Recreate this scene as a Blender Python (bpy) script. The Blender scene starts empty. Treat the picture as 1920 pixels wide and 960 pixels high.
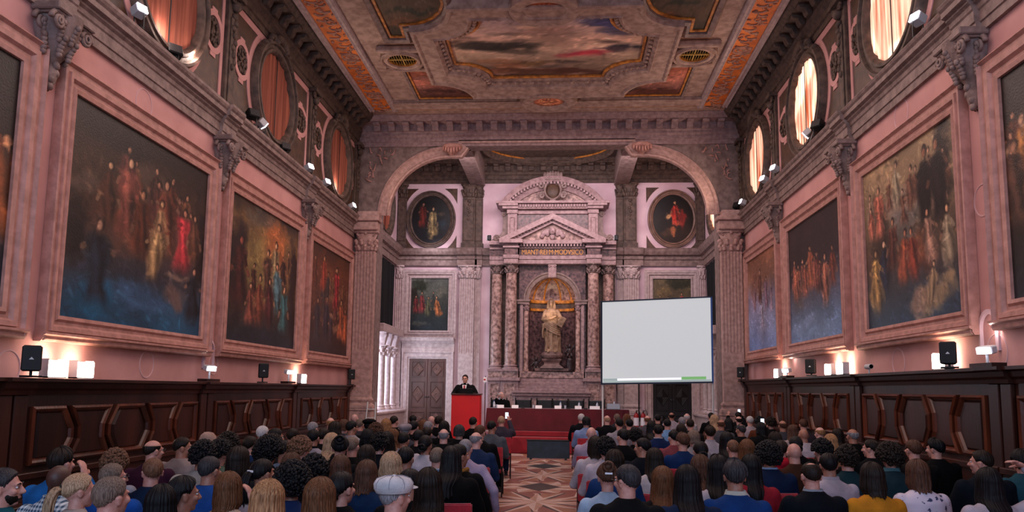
import bpy, bmesh, math, random
import numpy as np
from mathutils import Vector, Matrix, noise as mnoise
PI = math.pi
S = bpy.context.scene
COL = S.collection
# ------------------------------------------------------------------ camera
FPX, PPY = 1400.0, 568.445
CAM = np.array([0.53, 0.0, 1.85])
def _rot(yaw, pitch, roll):
    cy, sy, cp, sp = math.cos(yaw), math.sin(yaw), math.cos(pitch), math.sin(pitch)
    f = np.array([-sy*cp, cy*cp, sp]); r = np.array([cy, sy, 0.0]); u = np.cross(r, f)
    c, s = math.cos(roll), math.sin(roll)
    return np.array([c*r+s*u, -s*r+c*u, f])
RM = _rot(math.radians(3.8946), math.radians(6.5709), math.radians(0.72465))
cd = bpy.data.cameras.new('camera'); cam = bpy.data.objects.new('camera', cd); COL.objects.link(cam)
cd.sensor_fit = 'HORIZONTAL'; cd.sensor_width = 36.0; cd.lens = FPX*36/1920
cd.shift_y = (PPY-480)/1920; cd.clip_start = .05; cd.clip_end = 200
cam.matrix_world = Matrix(((RM[0][0], RM[1][0], -RM[2][0], CAM[0]), (RM[0][1], RM[1][1], -RM[2][1], CAM[1]),
                           (RM[0][2], RM[1][2], -RM[2][2], CAM[2]), (0, 0, 0, 1)))
S.camera = cam
def ray(px, py): return RM.T @ np.array([(px-960)/FPX, (PPY-py)/FPX, 1.0])
def onX(px, py, x): d = ray(px, py); return CAM+(x-CAM[0])/d[0]*d
def onY(px, py, y): d = ray(px, py); return CAM+(y-CAM[1])/d[1]*d
def onZ(px, py, z): d = ray(px, py); return CAM+(z-CAM[2])/d[2]*d
# ------------------------------------------------------------------ view, world, large lights
S.view_settings.view_transform = 'Standard'; S.view_settings.look = 'None'
S.view_settings.gamma = 1.0; S.view_settings.use_curve_mapping = False
S.view_settings.exposure = 1.0
S.cycles.use_denoising = True
S.cycles.max_bounces = 6; S.cycles.diffuse_bounces = 3; S.cycles.glossy_bounces = 3
S.cycles.sample_clamp_indirect = 4.0
w = bpy.data.worlds.new('world'); S.world = w; w.use_nodes = True
w.node_tree.nodes['Background'].inputs[0].default_value = (.30, .36, .55, 1)
w.node_tree.nodes['Background'].inputs[1].default_value = .25
def area(name, loc, target, sx, sy, power, col):
    l = bpy.data.lights.new(name, 'AREA'); l.shape = 'RECTANGLE'; l.size = sx; l.size_y = sy; l.energy = power; l.color = col
    o = bpy.data.objects.new(name, l); COL.objects.link(o); o.location = loc
    o.rotation_euler = (Vector(target)-Vector(loc)).to_track_quat('-Z', 'Y').to_euler(); return o
def spot(name, loc, target, power, col, ang=110, rad=.08):
    l = bpy.data.lights.new(name, 'SPOT'); l.energy = power; l.color = col; l.spot_size = math.radians(ang); l.spot_blend = .9; l.shadow_soft_size = rad
    o = bpy.data.objects.new(name, l); COL.objects.link(o); o.location = loc
    o.rotation_euler = (Vector(target)-Vector(loc)).to_track_quat('-Z', 'Y').to_euler(); return o
def point(name, loc, power, col, rad=.1):
    l = bpy.data.lights.new(name, 'POINT'); l.energy = power; l.color = col; l.shadow_soft_size = rad
    o = bpy.data.objects.new(name, l); COL.objects.link(o); o.location = loc; return o
WARM = (1.0, .66, .56); WHITE = (1.0, .77, .62); COOL = (.55, .72, 1.0)
area('rear_window_daylight', (0, -3.5, 5.2), (0, 12, 2.5), 9, 5, 340, COOL)
area('hall_fill_soft', (0, 12.5, 9.9), (0, 12.5, 0), 8, 18, 530, (1.0, .75, .69))  # added downward fill standing in for bounced light, no lamp hangs here
area('chancel_fill_soft', (0, 23.9, 9.2), (0, 28, 5.2), 8, 1.0, 190, (1.0, .81, .86))  # added soft fill that brightens the chancel, not a fixture

area('chancel_window_daylight', (-5.2, 25.8, 2.6), (2, 26.6, 2.2), 2.4, 2.4, 40, (.72, .84, 1.0))
# ------------------------------------------------------------------ colour + material helpers
def lin(c):
    if isinstance(c, str): c = tuple(int(c[i:i+2], 16)/255 for i in (0, 2, 4))
    return tuple((x/12.92 if x <= .04045 else ((x+.055)/1.055)**2.4) for x in c)
def mat(name, c1, c2=None, scale=4.0, rough=.6, bump=0.0, bscale=None, spec=.35, metal=0.0, stretch=(1, 1, 1), detail=4, sheen=0, coord='Object', attr=None, coat=0, ramp=(.35, .65)):
    m = bpy.data.materials.new(name); m.use_nodes = True; nt = m.node_tree; N = nt.nodes; K = nt.links
    b = N['Principled BSDF']; b.inputs['Roughness'].default_value = rough; b.inputs['Metallic'].default_value = metal
    b.inputs['Specular IOR Level'].default_value = spec
    if sheen: b.inputs['Sheen Weight'].default_value = sheen
    if coat: b.inputs['Coat Weight'].default_value = coat; b.inputs['Coat Roughness'].default_value = .25
    a = lin(c1)+(1,); b.inputs['Base Color'].default_value = a
    tc = None
    if c2 is not None or bump:
        tc = N.new('ShaderNodeTexCoord'); mp = N.new('ShaderNodeMapping'); mp.inputs['Scale'].default_value = stretch
        K.new(tc.outputs[coord], mp.inputs[0])
    if c2 is not None:
        nz = N.new('ShaderNodeTexNoise'); nz.inputs['Scale'].default_value = scale; nz.inputs['Detail'].default_value = detail
        K.new(mp.outputs[0], nz.inputs['Vector'])
        r = N.new('ShaderNodeValToRGB'); r.color_ramp.elements[0].position = ramp[0]; r.color_ramp.elements[1].position = ramp[1]
        r.color_ramp.elements[0].color = a; r.color_ramp.elements[1].color = lin(c2)+(1,)
        K.new(nz.outputs['Fac'], r.inputs[0]); K.new(r.outputs[0], b.inputs['Base Color'])
    if attr:
        at = N.new('ShaderNodeAttribute'); at.attribute_name = attr; K.new(at.outputs['Color'], b.inputs['Base Color'])
    if bump:
        n2 = N.new('ShaderNodeTexNoise'); n2.inputs['Scale'].default_value = bscale or scale; n2.inputs['Detail'].default_value = 5
        K.new(mp.outputs[0], n2.inputs['Vector'])
        bp = N.new('ShaderNodeBump'); bp.inputs['Strength'].default_value = bump; bp.inputs['Distance'].default_value = .02
        K.new(n2.outputs['Fac'], bp.inputs['Height']); K.new(bp.outputs[0], b.inputs['Normal'])
    return m
def glow(name, c, st):
    m = bpy.data.materials.new(name); m.use_nodes = True; nt = m.node_tree
    b = nt.nodes['Principled BSDF']; b.inputs['Base Color'].default_value = lin(c)+(1,)
    b.inputs['Emission Color'].default_value = lin(c)+(1,); b.inputs['Emission Strength'].default_value = st
    return m
# ------------------------------------------------------------------ mesh helpers
class MB:
    def __init__(s): s.v = []; s.f = []
    def add(s, vs, fs):
        o = len(s.v); s.v += [tuple(float(c) for c in p) for p in vs]; s.f += [tuple(i+o for i in f) for f in fs]; return s
    def box(s, x0, x1, y0, y1, z0, z1, T=None):
        p = [(x, y, z) for z in (z0, z1) for y in (y0, y1) for x in (x0, x1)]
        if T: p = [T(*q) for q in p]
        return s.add(p, [(0, 2, 3, 1), (4, 5, 7, 6), (0, 1, 5, 4), (2, 6, 7, 3), (0, 4, 6, 2), (1, 3, 7, 5)])
    def cbox(s, c, d, M=None, taper=1.0):
        p = []
        for z in (-1, 1):
            for y in (-1, 1):
                for x in (-1, 1):
                    t = taper if z > 0 else 1.0
                    q = Vector((x*d[0]/2*t, y*d[1]/2*t, z*d[2]/2))
                    if M is not None: q = M @ q
                    p.append((q[0]+c[0], q[1]+c[1], q[2]+c[2]))
        return s.add(p, [(0, 2, 3, 1), (4, 5, 7, 6), (0, 1, 5, 4), (2, 6, 7, 3), (0, 4, 6, 2), (1, 3, 7, 5)])
    def prism(s, poly, vec):
        n = len(poly); a = [tuple(p) for p in poly]; b = [tuple(np.array(p)+np.array(vec)) for p in poly]
        return s.add(a+b, [tuple(range(n))[::-1], tuple(range(n, 2*n))]+[(i, (i+1) % n, n+(i+1) % n, n+i) for i in range(n)])
    def grid(s, P, closeu=False, closev=False):
        P = np.asarray(P, float); nv, nu = P.shape[:2]; fs = []
        for j in range(nv-(0 if closev else 1)):
            for i in range(nu-(0 if closeu else 1)):
                a = j*nu+i; b = j*nu+(i+1) % nu; c = ((j+1) % nv)*nu+(i+1) % nu; d = ((j+1) % nv)*nu+i
                fs.append((a, b, c, d))
        return s.add(P.reshape(-1, 3), fs)
    def lathe(s, prof, c=(0, 0, 0), n=24, T=None, a0=0, a1=2*PI, sx=1, sy=1, rfun=None):
        full = abs(a1-a0-2*PI) < 1e-6; m = n if full else n+1; P = []
        for r, z in prof:
            row = []
            for i in range(m):
                a = a0+(a1-a0)*i/n; rr = r*(rfun(a, z) if rfun else 1)
                p = (rr*math.cos(a)*sx, rr*math.sin(a)*sy, z)
                if T: p = T(*p)
                row.append((p[0]+c[0], p[1]+c[1], p[2]+c[2]))
            P.append(row)
        s.grid(P, closeu=full)
        if full:
            o = len(s.v)
            if prof[0][0] > 1e-4: s.f.append(tuple(range(o-len(prof)*m, o-len(prof)*m+m))[::-1])
            if prof[-1][0] > 1e-4: s.f.append(tuple(range(o-m, o)))
        return s
    def tube(s, pts, r, n=8, closed=False, cap=True):
        pts = [Vector(p) for p in pts]; k = len(pts); rr = r if hasattr(r, '__len__') else [r]*k; P = []; up = None
        for i in range(k):
            a = pts[i-1] if (i or closed) else pts[0]; b = pts[(i+1) % k] if (i < k-1 or closed) else pts[-1]
            t = (b-a).normalized() if (b-a).length > 1e-9 else Vector((0, 0, 1))
            if up is None: up = t.orthogonal().normalized()
            else:
                up = up-t*up.dot(t); up = up.normalized() if up.length > 1e-6 else t.orthogonal().normalized()
            q = t.cross(up); P.append([pts[i]+(up*math.cos(2*PI*j/n)+q*math.sin(2*PI*j/n))*rr[i] for j in range(n)])
        s.grid(P, closeu=True, closev=closed); o = len(s.v)
        if cap and not closed: s.f.append(tuple(range(o-k*n, o-k*n+n))[::-1]); s.f.append(tuple(range(o-n, o)))
        return s
    def ell(s, c, r, nu=16, nv=10, M=None):
        P = []
        for j in range(nv+1):
            th = PI*j/nv; row = []
            for i in range(nu):
                a = 2*PI*i/nu; q = Vector((r[0]*math.sin(th)*math.cos(a), r[1]*math.sin(th)*math.sin(a), r[2]*math.cos(th)))
                if M is not None: q = M @ q
                row.append((q[0]+c[0], q[1]+c[1], q[2]+c[2]))
            P.append(row)
        return s.grid(P, closeu=True)
    def frame(s, path, prof, T, closed=True):
        # sweep profile [(offset outward, height)] along planar path with mitred corners; T(s,t,h) -> xyz
        n = len(path); P = []
        for i in range(n):
            p = np.array(path[i], float); a = np.array(path[i-1], float) if (closed or i) else None; b = np.array(path[(i+1) % n], float) if (closed or i < n-1) else None
            d1 = (p-a)/max(1e-9, np.linalg.norm(p-a)) if a is not None else None; d2 = (b-p)/max(1e-9, np.linalg.norm(b-p)) if b is not None else None
            if d1 is None: d1 = d2
            if d2 is None: d2 = d1
            n1 = np.array([d1[1], -d1[0]]); n2 = np.array([d2[1], -d2[0]]); m = n1+n2; L = m.dot(m)
            m = m*2/L if L > .2 else n1
            P.append([T(p[0]+m[0]*o, p[1]+m[1]*o, h) for o, h in prof])
        return s.grid(P, closev=closed)
    def build(s, name, m, parent=None, smooth=False, bevel=0, kind=None, seg=1, recalc=True):
        me = bpy.data.meshes.new(name); me.from_pydata(s.v, [], s.f)
        if recalc or bevel:
            bm = bmesh.new(); bm.from_mesh(me)
            bmesh.ops.remove_doubles(bm, verts=bm.verts, dist=1e-5)
            bmesh.ops.recalc_face_normals(bm, faces=bm.faces)
            if bevel:
                es = [e for e in bm.edges if len(e.link_faces) == 2 and e.calc_face_angle(0) > .5]
                bmesh.ops.bevel(bm, geom=es, offset=bevel, segments=seg, affect='EDGES', clamp_overlap=True)
            bm.to_mesh(me); bm.free()
        if smooth:
            me.shade_smooth()
            if smooth is not True: me.set_sharp_from_angle(angle=math.radians(smooth))
        me.materials.append(m); o = bpy.data.objects.new(name, me); COL.objects.link(o)
        if parent is not None: o.parent = parent
        if kind: o['kind'] = kind
        return o
def empty(name, loc=(0, 0, 0), rz=0.0):
    o = bpy.data.objects.new(name, None); COL.objects.link(o); o.location = loc; o.rotation_euler = (0, 0, rz); o.empty_display_size = .1; return o
def tag(o, label, cat, group=None, kind=None):
    o['label'] = label; o['category'] = cat
    if group: o['group'] = group
    if kind: o['kind'] = kind
    return o
def struct(mb, name, m, parent=None, **k): return mb.build(name, m, parent, kind=None if parent is not None else 'structure', **k)
def copy_tree(o, parent=None):
    c = o.copy(); COL.objects.link(c)
    if parent is not None: c.parent = parent
    for ch in list(o.children): copy_tree(ch, c)
    return c
def TL(s, t, h): return (-6+h, s, t)
def TR(s, t, h): return (6-h, s, t)
def TB(s, t, h): return (s, 28-h, t)
CZ = 10.25
def TC(s, t, h): return (s, t, CZ-h)
def rect(s0, s1, t0, t1): return [(s0, t0), (s1, t0), (s1, t1), (s0, t1)]
def ellp(cs, ct, rs, rt, n=48, a0=0.0, a1=2*PI): return [(cs+rs*math.cos(a0+(a1-a0)*i/n), ct+rt*math.sin(a0+(a1-a0)*i/n)) for i in range(n)]
def ccw(p):
    A = sum(p[i][0]*p[(i+1) % len(p)][1]-p[(i+1) % len(p)][0]*p[i][1] for i in range(len(p))); return p if A > 0 else p[::-1]
# ------------------------------------------------------------------ painted canvases (colours live on the canvas)
RNG = np.random.RandomState(7)
def vnoise(nv, nu, cells, rs):
    g = rs.rand(cells+2, cells+2); y = np.linspace(0, cells, nv); x = np.linspace(0, cells, nu)
    yi = y.astype(int); xi = x.astype(int); fy = (y-yi)[:, None]; fx = (x-xi)[None, :]; fy = fy*fy*(3-2*fy); fx = fx*fx*(3-2*fx)
    a = g[np.ix_(yi, xi)]; b = g[np.ix_(yi, xi+1)]; c = g[np.ix_(yi+1, xi)]; d = g[np.ix_(yi+1, xi+1)]
    return a*(1-fy)*(1-fx)+b*(1-fy)*fx+c*fy*(1-fx)+d*fy*fx
def fbm(nv, nu, cells, rs, oct=4): return sum(vnoise(nv, nu, cells*2**k, rs)*.5**k for k in range(oct))/sum(.5**k for k in range(oct))
def H(c): return np.array([int(c[i:i+2], 16)/255 for i in (0, 2, 4)])
def paint(nu, nv, seed, bg, figs=(), blobs=(), mottle=.6, grain=.10, strokes=900):
    """bg: list of (height 0..1, hex); blobs: (cx,cy,rx,ry,hex,alpha,angle); figs: (cx, foot, h, robe, skin, lean)"""
    rs = np.random.RandomState(seed)
    U, V = np.meshgrid(np.linspace(0, 1, nu), np.linspace(0, 1, nv))
    wu = U+(fbm(nv, nu, 5, rs)-.5)*.10; wv = V+(fbm(nv, nu, 5, rs)-.5)*.10
    C = np.stack([np.interp(wv, [b[0] for b in bg], [H(b[1])[k] for b in bg]) for k in range(3)], -1)
    C *= (1-mottle/2+mottle*fbm(nv, nu, 4, rs, 5))[..., None]
    def put(m, col, sh=None):
        nonlocal C
        c = H(col)[None, None, :]*(1 if sh is None else sh[..., None]); C = C*(1-m[..., None])+c*m[..., None]
    det = fbm(nv, nu, 14, rs, 3); fold = fbm(nv, nu, 10, rs, 3)
    def soft(d, e=.25): return np.clip((1-d)/e, 0, 1)
    for cx, cy, rx, ry, col, al, an in blobs:
        ca, sa = math.cos(an), math.sin(an); du = wu-cx; dv = wv-cy
        d = np.hypot((du*ca+dv*sa)/rx, (-du*sa+dv*ca)/ry)+(det-.5)*.9
        put(soft(d, .5)*al, col, .7+.6*fold)
    for cx, ft, h, robe, skin, lean in figs:
        wv2 = V+(det-.5)*.02; wu2 = U+(det-.5)*.02
        t = (wv2-ft)/h; ax = cx+lean*t*h; hw = h*(.22-.10*np.clip(t, 0, 1)+.05*np.sin(t*9+cx*40))
        d = np.abs(wu2-ax)/np.maximum(hw, 1e-3)
        body = soft(d+(det-.5)*.5, .55)*np.clip(t/.22, 0, 1)*np.clip((.84-t)/.06, 0, 1)
        str_ = .55+.8*fold+.45*np.sin((wu2-ax)/np.maximum(hw, 1e-3)*7+t*5)*.5-.35*np.clip((wu2-ax)/np.maximum(hw, 1e-3), -1, 1)
        put(body, robe, np.clip(str_, .15, 1.6))
        hx, hy = cx+lean*.9*h, ft+.9*h
        put(soft(np.hypot((wu2-hx-.012*h)/(.065*h), (wv2-hy-.02*h)/(.085*h)), .3)*.8, '1c1210')
        put(soft(np.hypot((wu2-hx)/(.042*h), (wv2-hy)/(.062*h)), .4), skin, np.clip(.86+.4*det-.4*(wu2-hx)/(.05*h), .3, 1.3))
        for sgn in (-1, 1):
            ex, ey = cx+sgn*.2*h+lean*h*.5, ft+(.5+.14*((seed+int(cx*100)) % 3-1))*h; sx_, sy_ = cx+sgn*.08*h+lean*.7*h, ft+.72*h
            L2 = (ex-sx_)**2+(ey-sy_)**2; tt = np.clip(((wu2-sx_)*(ex-sx_)+(wv2-sy_)*(ey-sy_))/L2, 0, 1)
            dd = np.hypot(wu2-sx_-tt*(ex-sx_), wv2-sy_-tt*(ey-sy_))/(.035*h)
            put(soft(dd, .35)*(tt > .7)*.85, skin, .5+.5*det); put(soft(dd, .35)*(tt <= .55), robe, .6+.6*det)
    for k in range(strokes):                              # loose brushwork
        cy, cx = rs.randint(2, nv-2), rs.randint(2, nu-2); L, W_ = (.010+.035*rs.rand())*nu, (.004+.008*rs.rand())*nu; an = rs.randn()*.7+1.1+3*fold[cy, cx]
        R_ = int(L)+2; y0, y1, x0, x1 = max(0, cy-R_), min(nv, cy+R_), max(0, cx-R_), min(nu, cx+R_)
        yy, xx = np.mgrid[y0:y1, x0:x1]; dx, dy = xx-cx, yy-cy; d = np.hypot((dx*math.cos(an)+dy*math.sin(an))/L, (-dx*math.sin(an)+dy*math.cos(an))/max(W_, .7))
        col = C[cy, cx]*(.55+1.05*rs.rand())+rs.randn(3)*.012; a = (np.clip((1-d)/.4, 0, 1)*.42)[..., None]; C[y0:y1, x0:x1] = C[y0:y1, x0:x1]*(1-a)+col*a
    C *= (1-grain/2+grain*rs.rand(nv, nu))[..., None]
    return np.clip(C, 0, 1)
def s2l(C): return np.where(C <= .04045, C/12.92, ((C+.055)/1.055)**2.4)
def canvas(name, pts, C, m, parent, tri=None):
    """pts (nv,nu,3) grid of points, C (nv,nu,3) sRGB"""
    mb = MB(); mb.grid(pts); me = bpy.data.meshes.new(name); me.from_pydata(mb.v, [], mb.f)
    at = me.color_attributes.new('paint', 'FLOAT_COLOR', 'POINT')
    L = s2l(C).reshape(-1, 3); at.data.foreach_set('color', np.concatenate([L, np.ones((len(L), 1))], 1).astype(np.float32).ravel())
    me.materials.append(m); o = bpy.data.objects.new(name, me); COL.objects.link(o)
    if parent is not None: o.parent = parent
    return o
M = {}
M['plaster'] = mat('pink_plaster', 'ca9692', 'b98682', 1.3, .75, .25, 9, detail=6)
M['plaster_pale'] = mat('pale_plaster', 'd6bac0', 'c4a4ac', 1.6, .75, .2, 9)
M['stone'] = mat('grey_pink_stone', '8c7670', '6c5853', 7, .6, .5, 18, detail=7)
M['stone_dark'] = mat('dark_stone', '5f4c42', '40332d', 7, .65, .6, 14, detail=7)
M['stone_pale'] = mat('pale_stone', 'bda8a6', 'a48f8d', 9.0, .55, .35, 22, detail=7)
M['frame_stone'] = mat('rose_stone_frame', 'bd8b80', 'a2756a', 7.0, .5, .3, 20, detail=7)
M['brown_marble'] = mat('brown_marble', '553c2b', '3a281d', 5.0, .5, .3, 12, detail=7)
M['stone_altar'] = mat('altar_stone', 'a38785', '84696a', 9.0, .55, .35, 22, detail=7)
M['stone_rose'] = mat('rosy_pale_stone', 'bb968d', '9c7a72', 9.0, .55, .35, 22, detail=7)
M['marble'] = mat('mottled_marble', 'b8958a', '604440', 9.0, .35, .1, 20, detail=9, ramp=(.36, .66))
M['marble_dark'] = mat('dark_mottled_marble', '745654', '33252a', 10.0, .35, .1, 20, detail=9, ramp=(.36, .66))
M['stucco'] = mat('ceiling_stucco', 'b39588', '8d7066', 6.0, .7, .7, 30, detail=7)
M['gold'] = mat('gilded_moulding', 'd08530', '8a4f1c', 8, .45, .3, 30, spec=.5)
M['wood'] = mat('dark_walnut', '3d1e16', '210f0b', 2.0, .36, .12, 30, stretch=(1, 1, .15), detail=6, spec=.28)
M['wood_red'] = mat('red_walnut_moulding', '5f2d1b', '331710', 3.0, .26, .1, 30, stretch=(1, 1, .3), detail=6, spec=.4)
M['canvas'] = mat('oil_canvas', '404040', rough=.4, attr='paint', bump=.2, bscale=40, spec=.3)
M['black'] = mat('black_plastic', '0f1114', rough=.5)
M['black_cloth'] = mat('black_cloth', '08090c', '0d0e12', 3, .9)
M['white_metal'] = mat('white_metal', 'b9b9bc', rough=.4)
M['lamp'] = glow('lamp_glass', 'f4f2ff', 9.0)
M['lamp_warm'] = glow('warm_lamp_glass', 'ffe9d2', 6.0)
M['chrome'] = mat('chrome', '9a9aa0', rough=.25, metal=1)
# =================================================================== SETTING
def floor_material():
    m = bpy.data.materials.new('inlaid_marble_floor'); m.use_nodes = True; nt = m.node_tree; N = nt.nodes; K = nt.links
    b = N['Principled BSDF']; b.inputs['Roughness'].default_value = .28; b.inputs['Specular IOR Level'].default_value = .4
    tc = N.new('ShaderNodeTexCoord'); sp = N.new('ShaderNodeSeparateXYZ'); K.new(tc.outputs['Object'], sp.inputs[0])
    def mt(op, a, b_=None, c=None):
        n = N.new('ShaderNodeMath'); n.operation = op
        for i, v in enumerate((a, b_, c)):
            if v is None: continue
            if isinstance(v, (int, float)): n.inputs[i].default_value = v
            else: K.new(v, n.inputs[i])
        return n.outputs[0]
    X = sp.outputs[0]; Y = sp.outputs[1]
    P = 3.9
    x = mt('SUBTRACT', mt('PINGPONG', mt('ADD', X, 39-.11), P), 0.0)          # distance to unit axis
    y0 = mt('SUBTRACT', mt('MODULO', mt('ADD', Y, 39-12.67+P/2), P), P/2)
    y1 = mt('SUBTRACT', mt('MODULO', mt('ADD', Y, 39-12.67), P), P/2)
    xs = mt('SUBTRACT', mt('MODULO', mt('ADD', X, 39-.11+P/2), P), P/2)
    def star(xv, yv, n, R, k, ph=0.0):
        r = mt('SQRT', mt('ADD', mt('MULTIPLY', xv, xv), mt('MULTIPLY', yv, yv)))
        an = mt('ADD', mt('ARCTAN2', yv, xv), PI+ph); q = mt('PINGPONG', mt('MULTIPLY', an, n/(2*PI)), .5)
        rad = mt('DIVIDE', R, mt('ADD', 1.0, mt('MULTIPLY', q, k)))
        ins = mt('LESS_THAN', r, rad)
        half = mt('GREATER_THAN', mt('FRACT', mt('MULTIPLY', an, n/(2*PI))), .5)
        return ins, half, r
    def rgb(c): n = N.new('ShaderNodeRGB'); n.outputs[0].default_value = lin(c)+(1,); return n.outputs[0]
    def mix(f, a, b_):
        n = N.new('ShaderNodeMix'); n.data_type = 'RGBA'; K.new(f, n.inputs[0]); K.new(a, n.inputs[6]); K.new(b_, n.inputs[7]); return n.outputs[2]
    TAN, WHT, BLK, RED, OCH = rgb('b58a76'), rgb('d0b4aa'), rgb('1c181d'), rgb('8a4c40'), rgb('a06a50')
    col = TAN
    # checker of rotated squares between the stars
    ck = mt('MODULO', mt('ADD', mt('FLOOR', mt('MULTIPLY', mt('ADD', mt('ADD', X, Y), 60), 1.45)), mt('FLOOR', mt('MULTIPLY', mt('ADD', mt('SUBTRACT', X, Y), 60), 1.45))), 3)
    col = mix(mt('GREATER_THAN', ck, 1.5), col, RED)
    col = mix(mt('COMPARE', ck, 1.0, .2), col, WHT)
    r0 = mt('SQRT', mt('ADD', mt('MULTIPLY', xs, xs), mt('MULTIPLY', y0, y0)))
    col = mix(mt('LESS_THAN', r0, 1.95), col, BLK)
    col = mix(mt('LESS_THAN', r0, 1.88), col, WHT)
    ins, half, _ = star(xs, y0, 8, 1.86, 2.2, PI/8)
    col = mix(ins, col, OCH); col = mix(mt('MULTIPLY', ins, half), col, RED)
    i2, h2, _ = star(xs, y0, 16, 1.80, 7.0)
    col = mix(i2, col, WHT); col = mix(mt('MULTIPLY', i2, h2), col, BLK)
    i3, h3, _ = star(xs, y0, 8, 1.0, 4.0)
    col = mix(i3, col, TAN); col = mix(mt('MULTIPLY', i3, h3), col, WHT)
    # diamonds half way between
    ay = mt('ABSOLUTE', y1); ax = mt('ABSOLUTE', xs)
    dm = mt('ADD', mt('DIVIDE', ax, .42), mt('DIVIDE', ay, .62))
    r1 = mt('SQRT', mt('ADD', mt('MULTIPLY', xs, xs), mt('MULTIPLY', y1, y1)))
    col = mix(mt('LESS_THAN', r1, .95), col, RED); 
    l8, lh, _ = star(xs, y1, 8, .93, 1.2, PI/8)
    col = mix(l8, col, TAN); col = mix(mt('MULTIPLY', l8, lh), col, WHT)
    col = mix(mt('LESS_THAN', dm, 1.0), col, BLK)
    nz = N.new('ShaderNodeTexNoise'); nz.inputs['Scale'].default_value = 7; nz.inputs['Detail'].default_value = 8
    K.new(tc.outputs['Object'], nz.inputs['Vector'])
    mx = N.new('ShaderNodeMix'); mx.data_type = 'RGBA'; mx.blend_type = 'MULTIPLY'; mx.inputs[0].default_value = .55
    K.new(col, mx.inputs[6]); K.new(nz.outputs['Fac'], mx.inputs[7]); 
    br = N.new('ShaderNodeBrightContrast'); br.inputs['Bright'].default_value = .03; K.new(mx.outputs[2], br.inputs[0])
    K.new(br.outputs[0], b.inputs['Base Color']); return m
struct(MB().box(-6.4, 6.4, -4, 28.4, -.2, 0), 'floor', floor_material())
struct(MB().box(-5.2, 5.2, 22.25, 28, 0, .45), 'floor_chancel', M['stone'], bevel=.02)
wl = struct(MB().box(-6.4, -6, -4, 23, 0, 10.4), 'wall_left', M['plaster'])
wr = struct(MB().box(6, 6.4, -4, 23, 0, 10.4), 'wall_right', M['plaster'])
struct(MB().box(-6.4, -5.85, 23, 28.4, 0, 10.8), 'wall_chancel_left', M['plaster_pale'])
struct(MB().box(5.85, 6.4, 23, 28.4, 0, 10.8), 'wall_chancel_right', M['plaster_pale'])
struct(MB().box(-6.4, 6.4, 28, 28.4, 0, 10.8), 'wall_back', M['plaster_pale'])
# arch wall
AY0, AY1 = 22.64, 23.3
def arch_curve():
    L = [(-5.25, .4), (-5.25, 7.2)]+[(-3.0-2.25*math.cos(a), 7.2+2.2*math.sin(a)) for a in np.linspace(.08, PI/2, 20)]
    return L+[(-2.82, 9.4), (-2.72, 9.54)]
ac = arch_curve(); opening = ac+[(-x, z) for x, z in ac[::-1]]
poly = [(-6, .0), (-6, 10.25), (6, 10.25), (6, 0), (5.25, 0)]+opening[::-1]+[(-5.25, 0)]
struct(MB().prism([(x, AY0, z) for x, z in poly], (0, AY1-AY0, 0)), 'wall_arch', M['stone'])
pr = [(-.02, 0), (-.02, .09), (.06, .11), (.10, .07), (.26, .07), (.30, .12), (.36, .12), (.38, 0)]
mb = MB()
for sg in (-1, 1):
    path = [(sg*x, z) for x, z in ac[1:]]
    if sg < 0: path = path[::-1]
    mb.frame(path if sg > 0 else path, [(-o if False else o, h) for o, h in pr], lambda s, t, h: (s, AY0-h, t), closed=False)
mb.box(-2.75, 2.75, AY0-.10, AY0+.02, 9.50, 9.60)
struct(mb, 'trim_arch_moulding', M['stone_rose'], smooth=30)
# pendant brackets hanging from the arch, spandrel relief
for sg, nm in ((-1, 'left'), (1, 'right')):
    mb = MB(); c = (sg*2.95, AY0-.05, 9.36)
    mb.lathe([(.02, -.34), (.06, -.30), (.10, -.22), (.20, -.12), (.30, -.05), (.33, 0), (.30, .06), (.0, .08)], c, 16)
    for k in range(-3, 4): mb.ell((c[0]+k*.085, c[1]-.22-.04*math.cos(k), c[2]-.08-.03*(3-abs(k))), (.04, .07, .10-.008*abs(k)), 8, 6)
    struct(mb, 'trim_pendant_'+nm, M['frame_stone'], smooth=True)
    mb = MB(); rs = random.Random(3)
    for k in range(90):
        x = sg*(5.6-rs.random()*2.2); z = 9.38-rs.random()*1.1
        if ((abs(x)-3.0)/2.75)**2+((z-7.2)/2.65)**2 < 1: continue
        a = rs.random()*3; L = .04+.09*rs.random(); cu = rs.uniform(-1, 1)*L
        mb.tube([(x+L*math.cos(a)*t, AY0-.03, z+L*math.sin(a)*t+cu*math.cos(2.2*t)) for t in np.linspace(-1, 1, 7)], [.008+.02*math.sin(PI*t) for t in np.linspace(0, 1, 7)], 6)
    struct(mb, 'trim_spandrel_scrolls_'+nm, M['frame_stone'], smooth=True)
# ---- hall ceiling
struct(MB().box(-6.4, 6.4, -4, 23.2, CZ, CZ+.3), 'ceiling', M['stucco'])
struct(MB().box(-6.4, 6.4, 23.2, 28.4, 10.55, 10.8), 'ceiling_chancel', M['stone_dark'])
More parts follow.
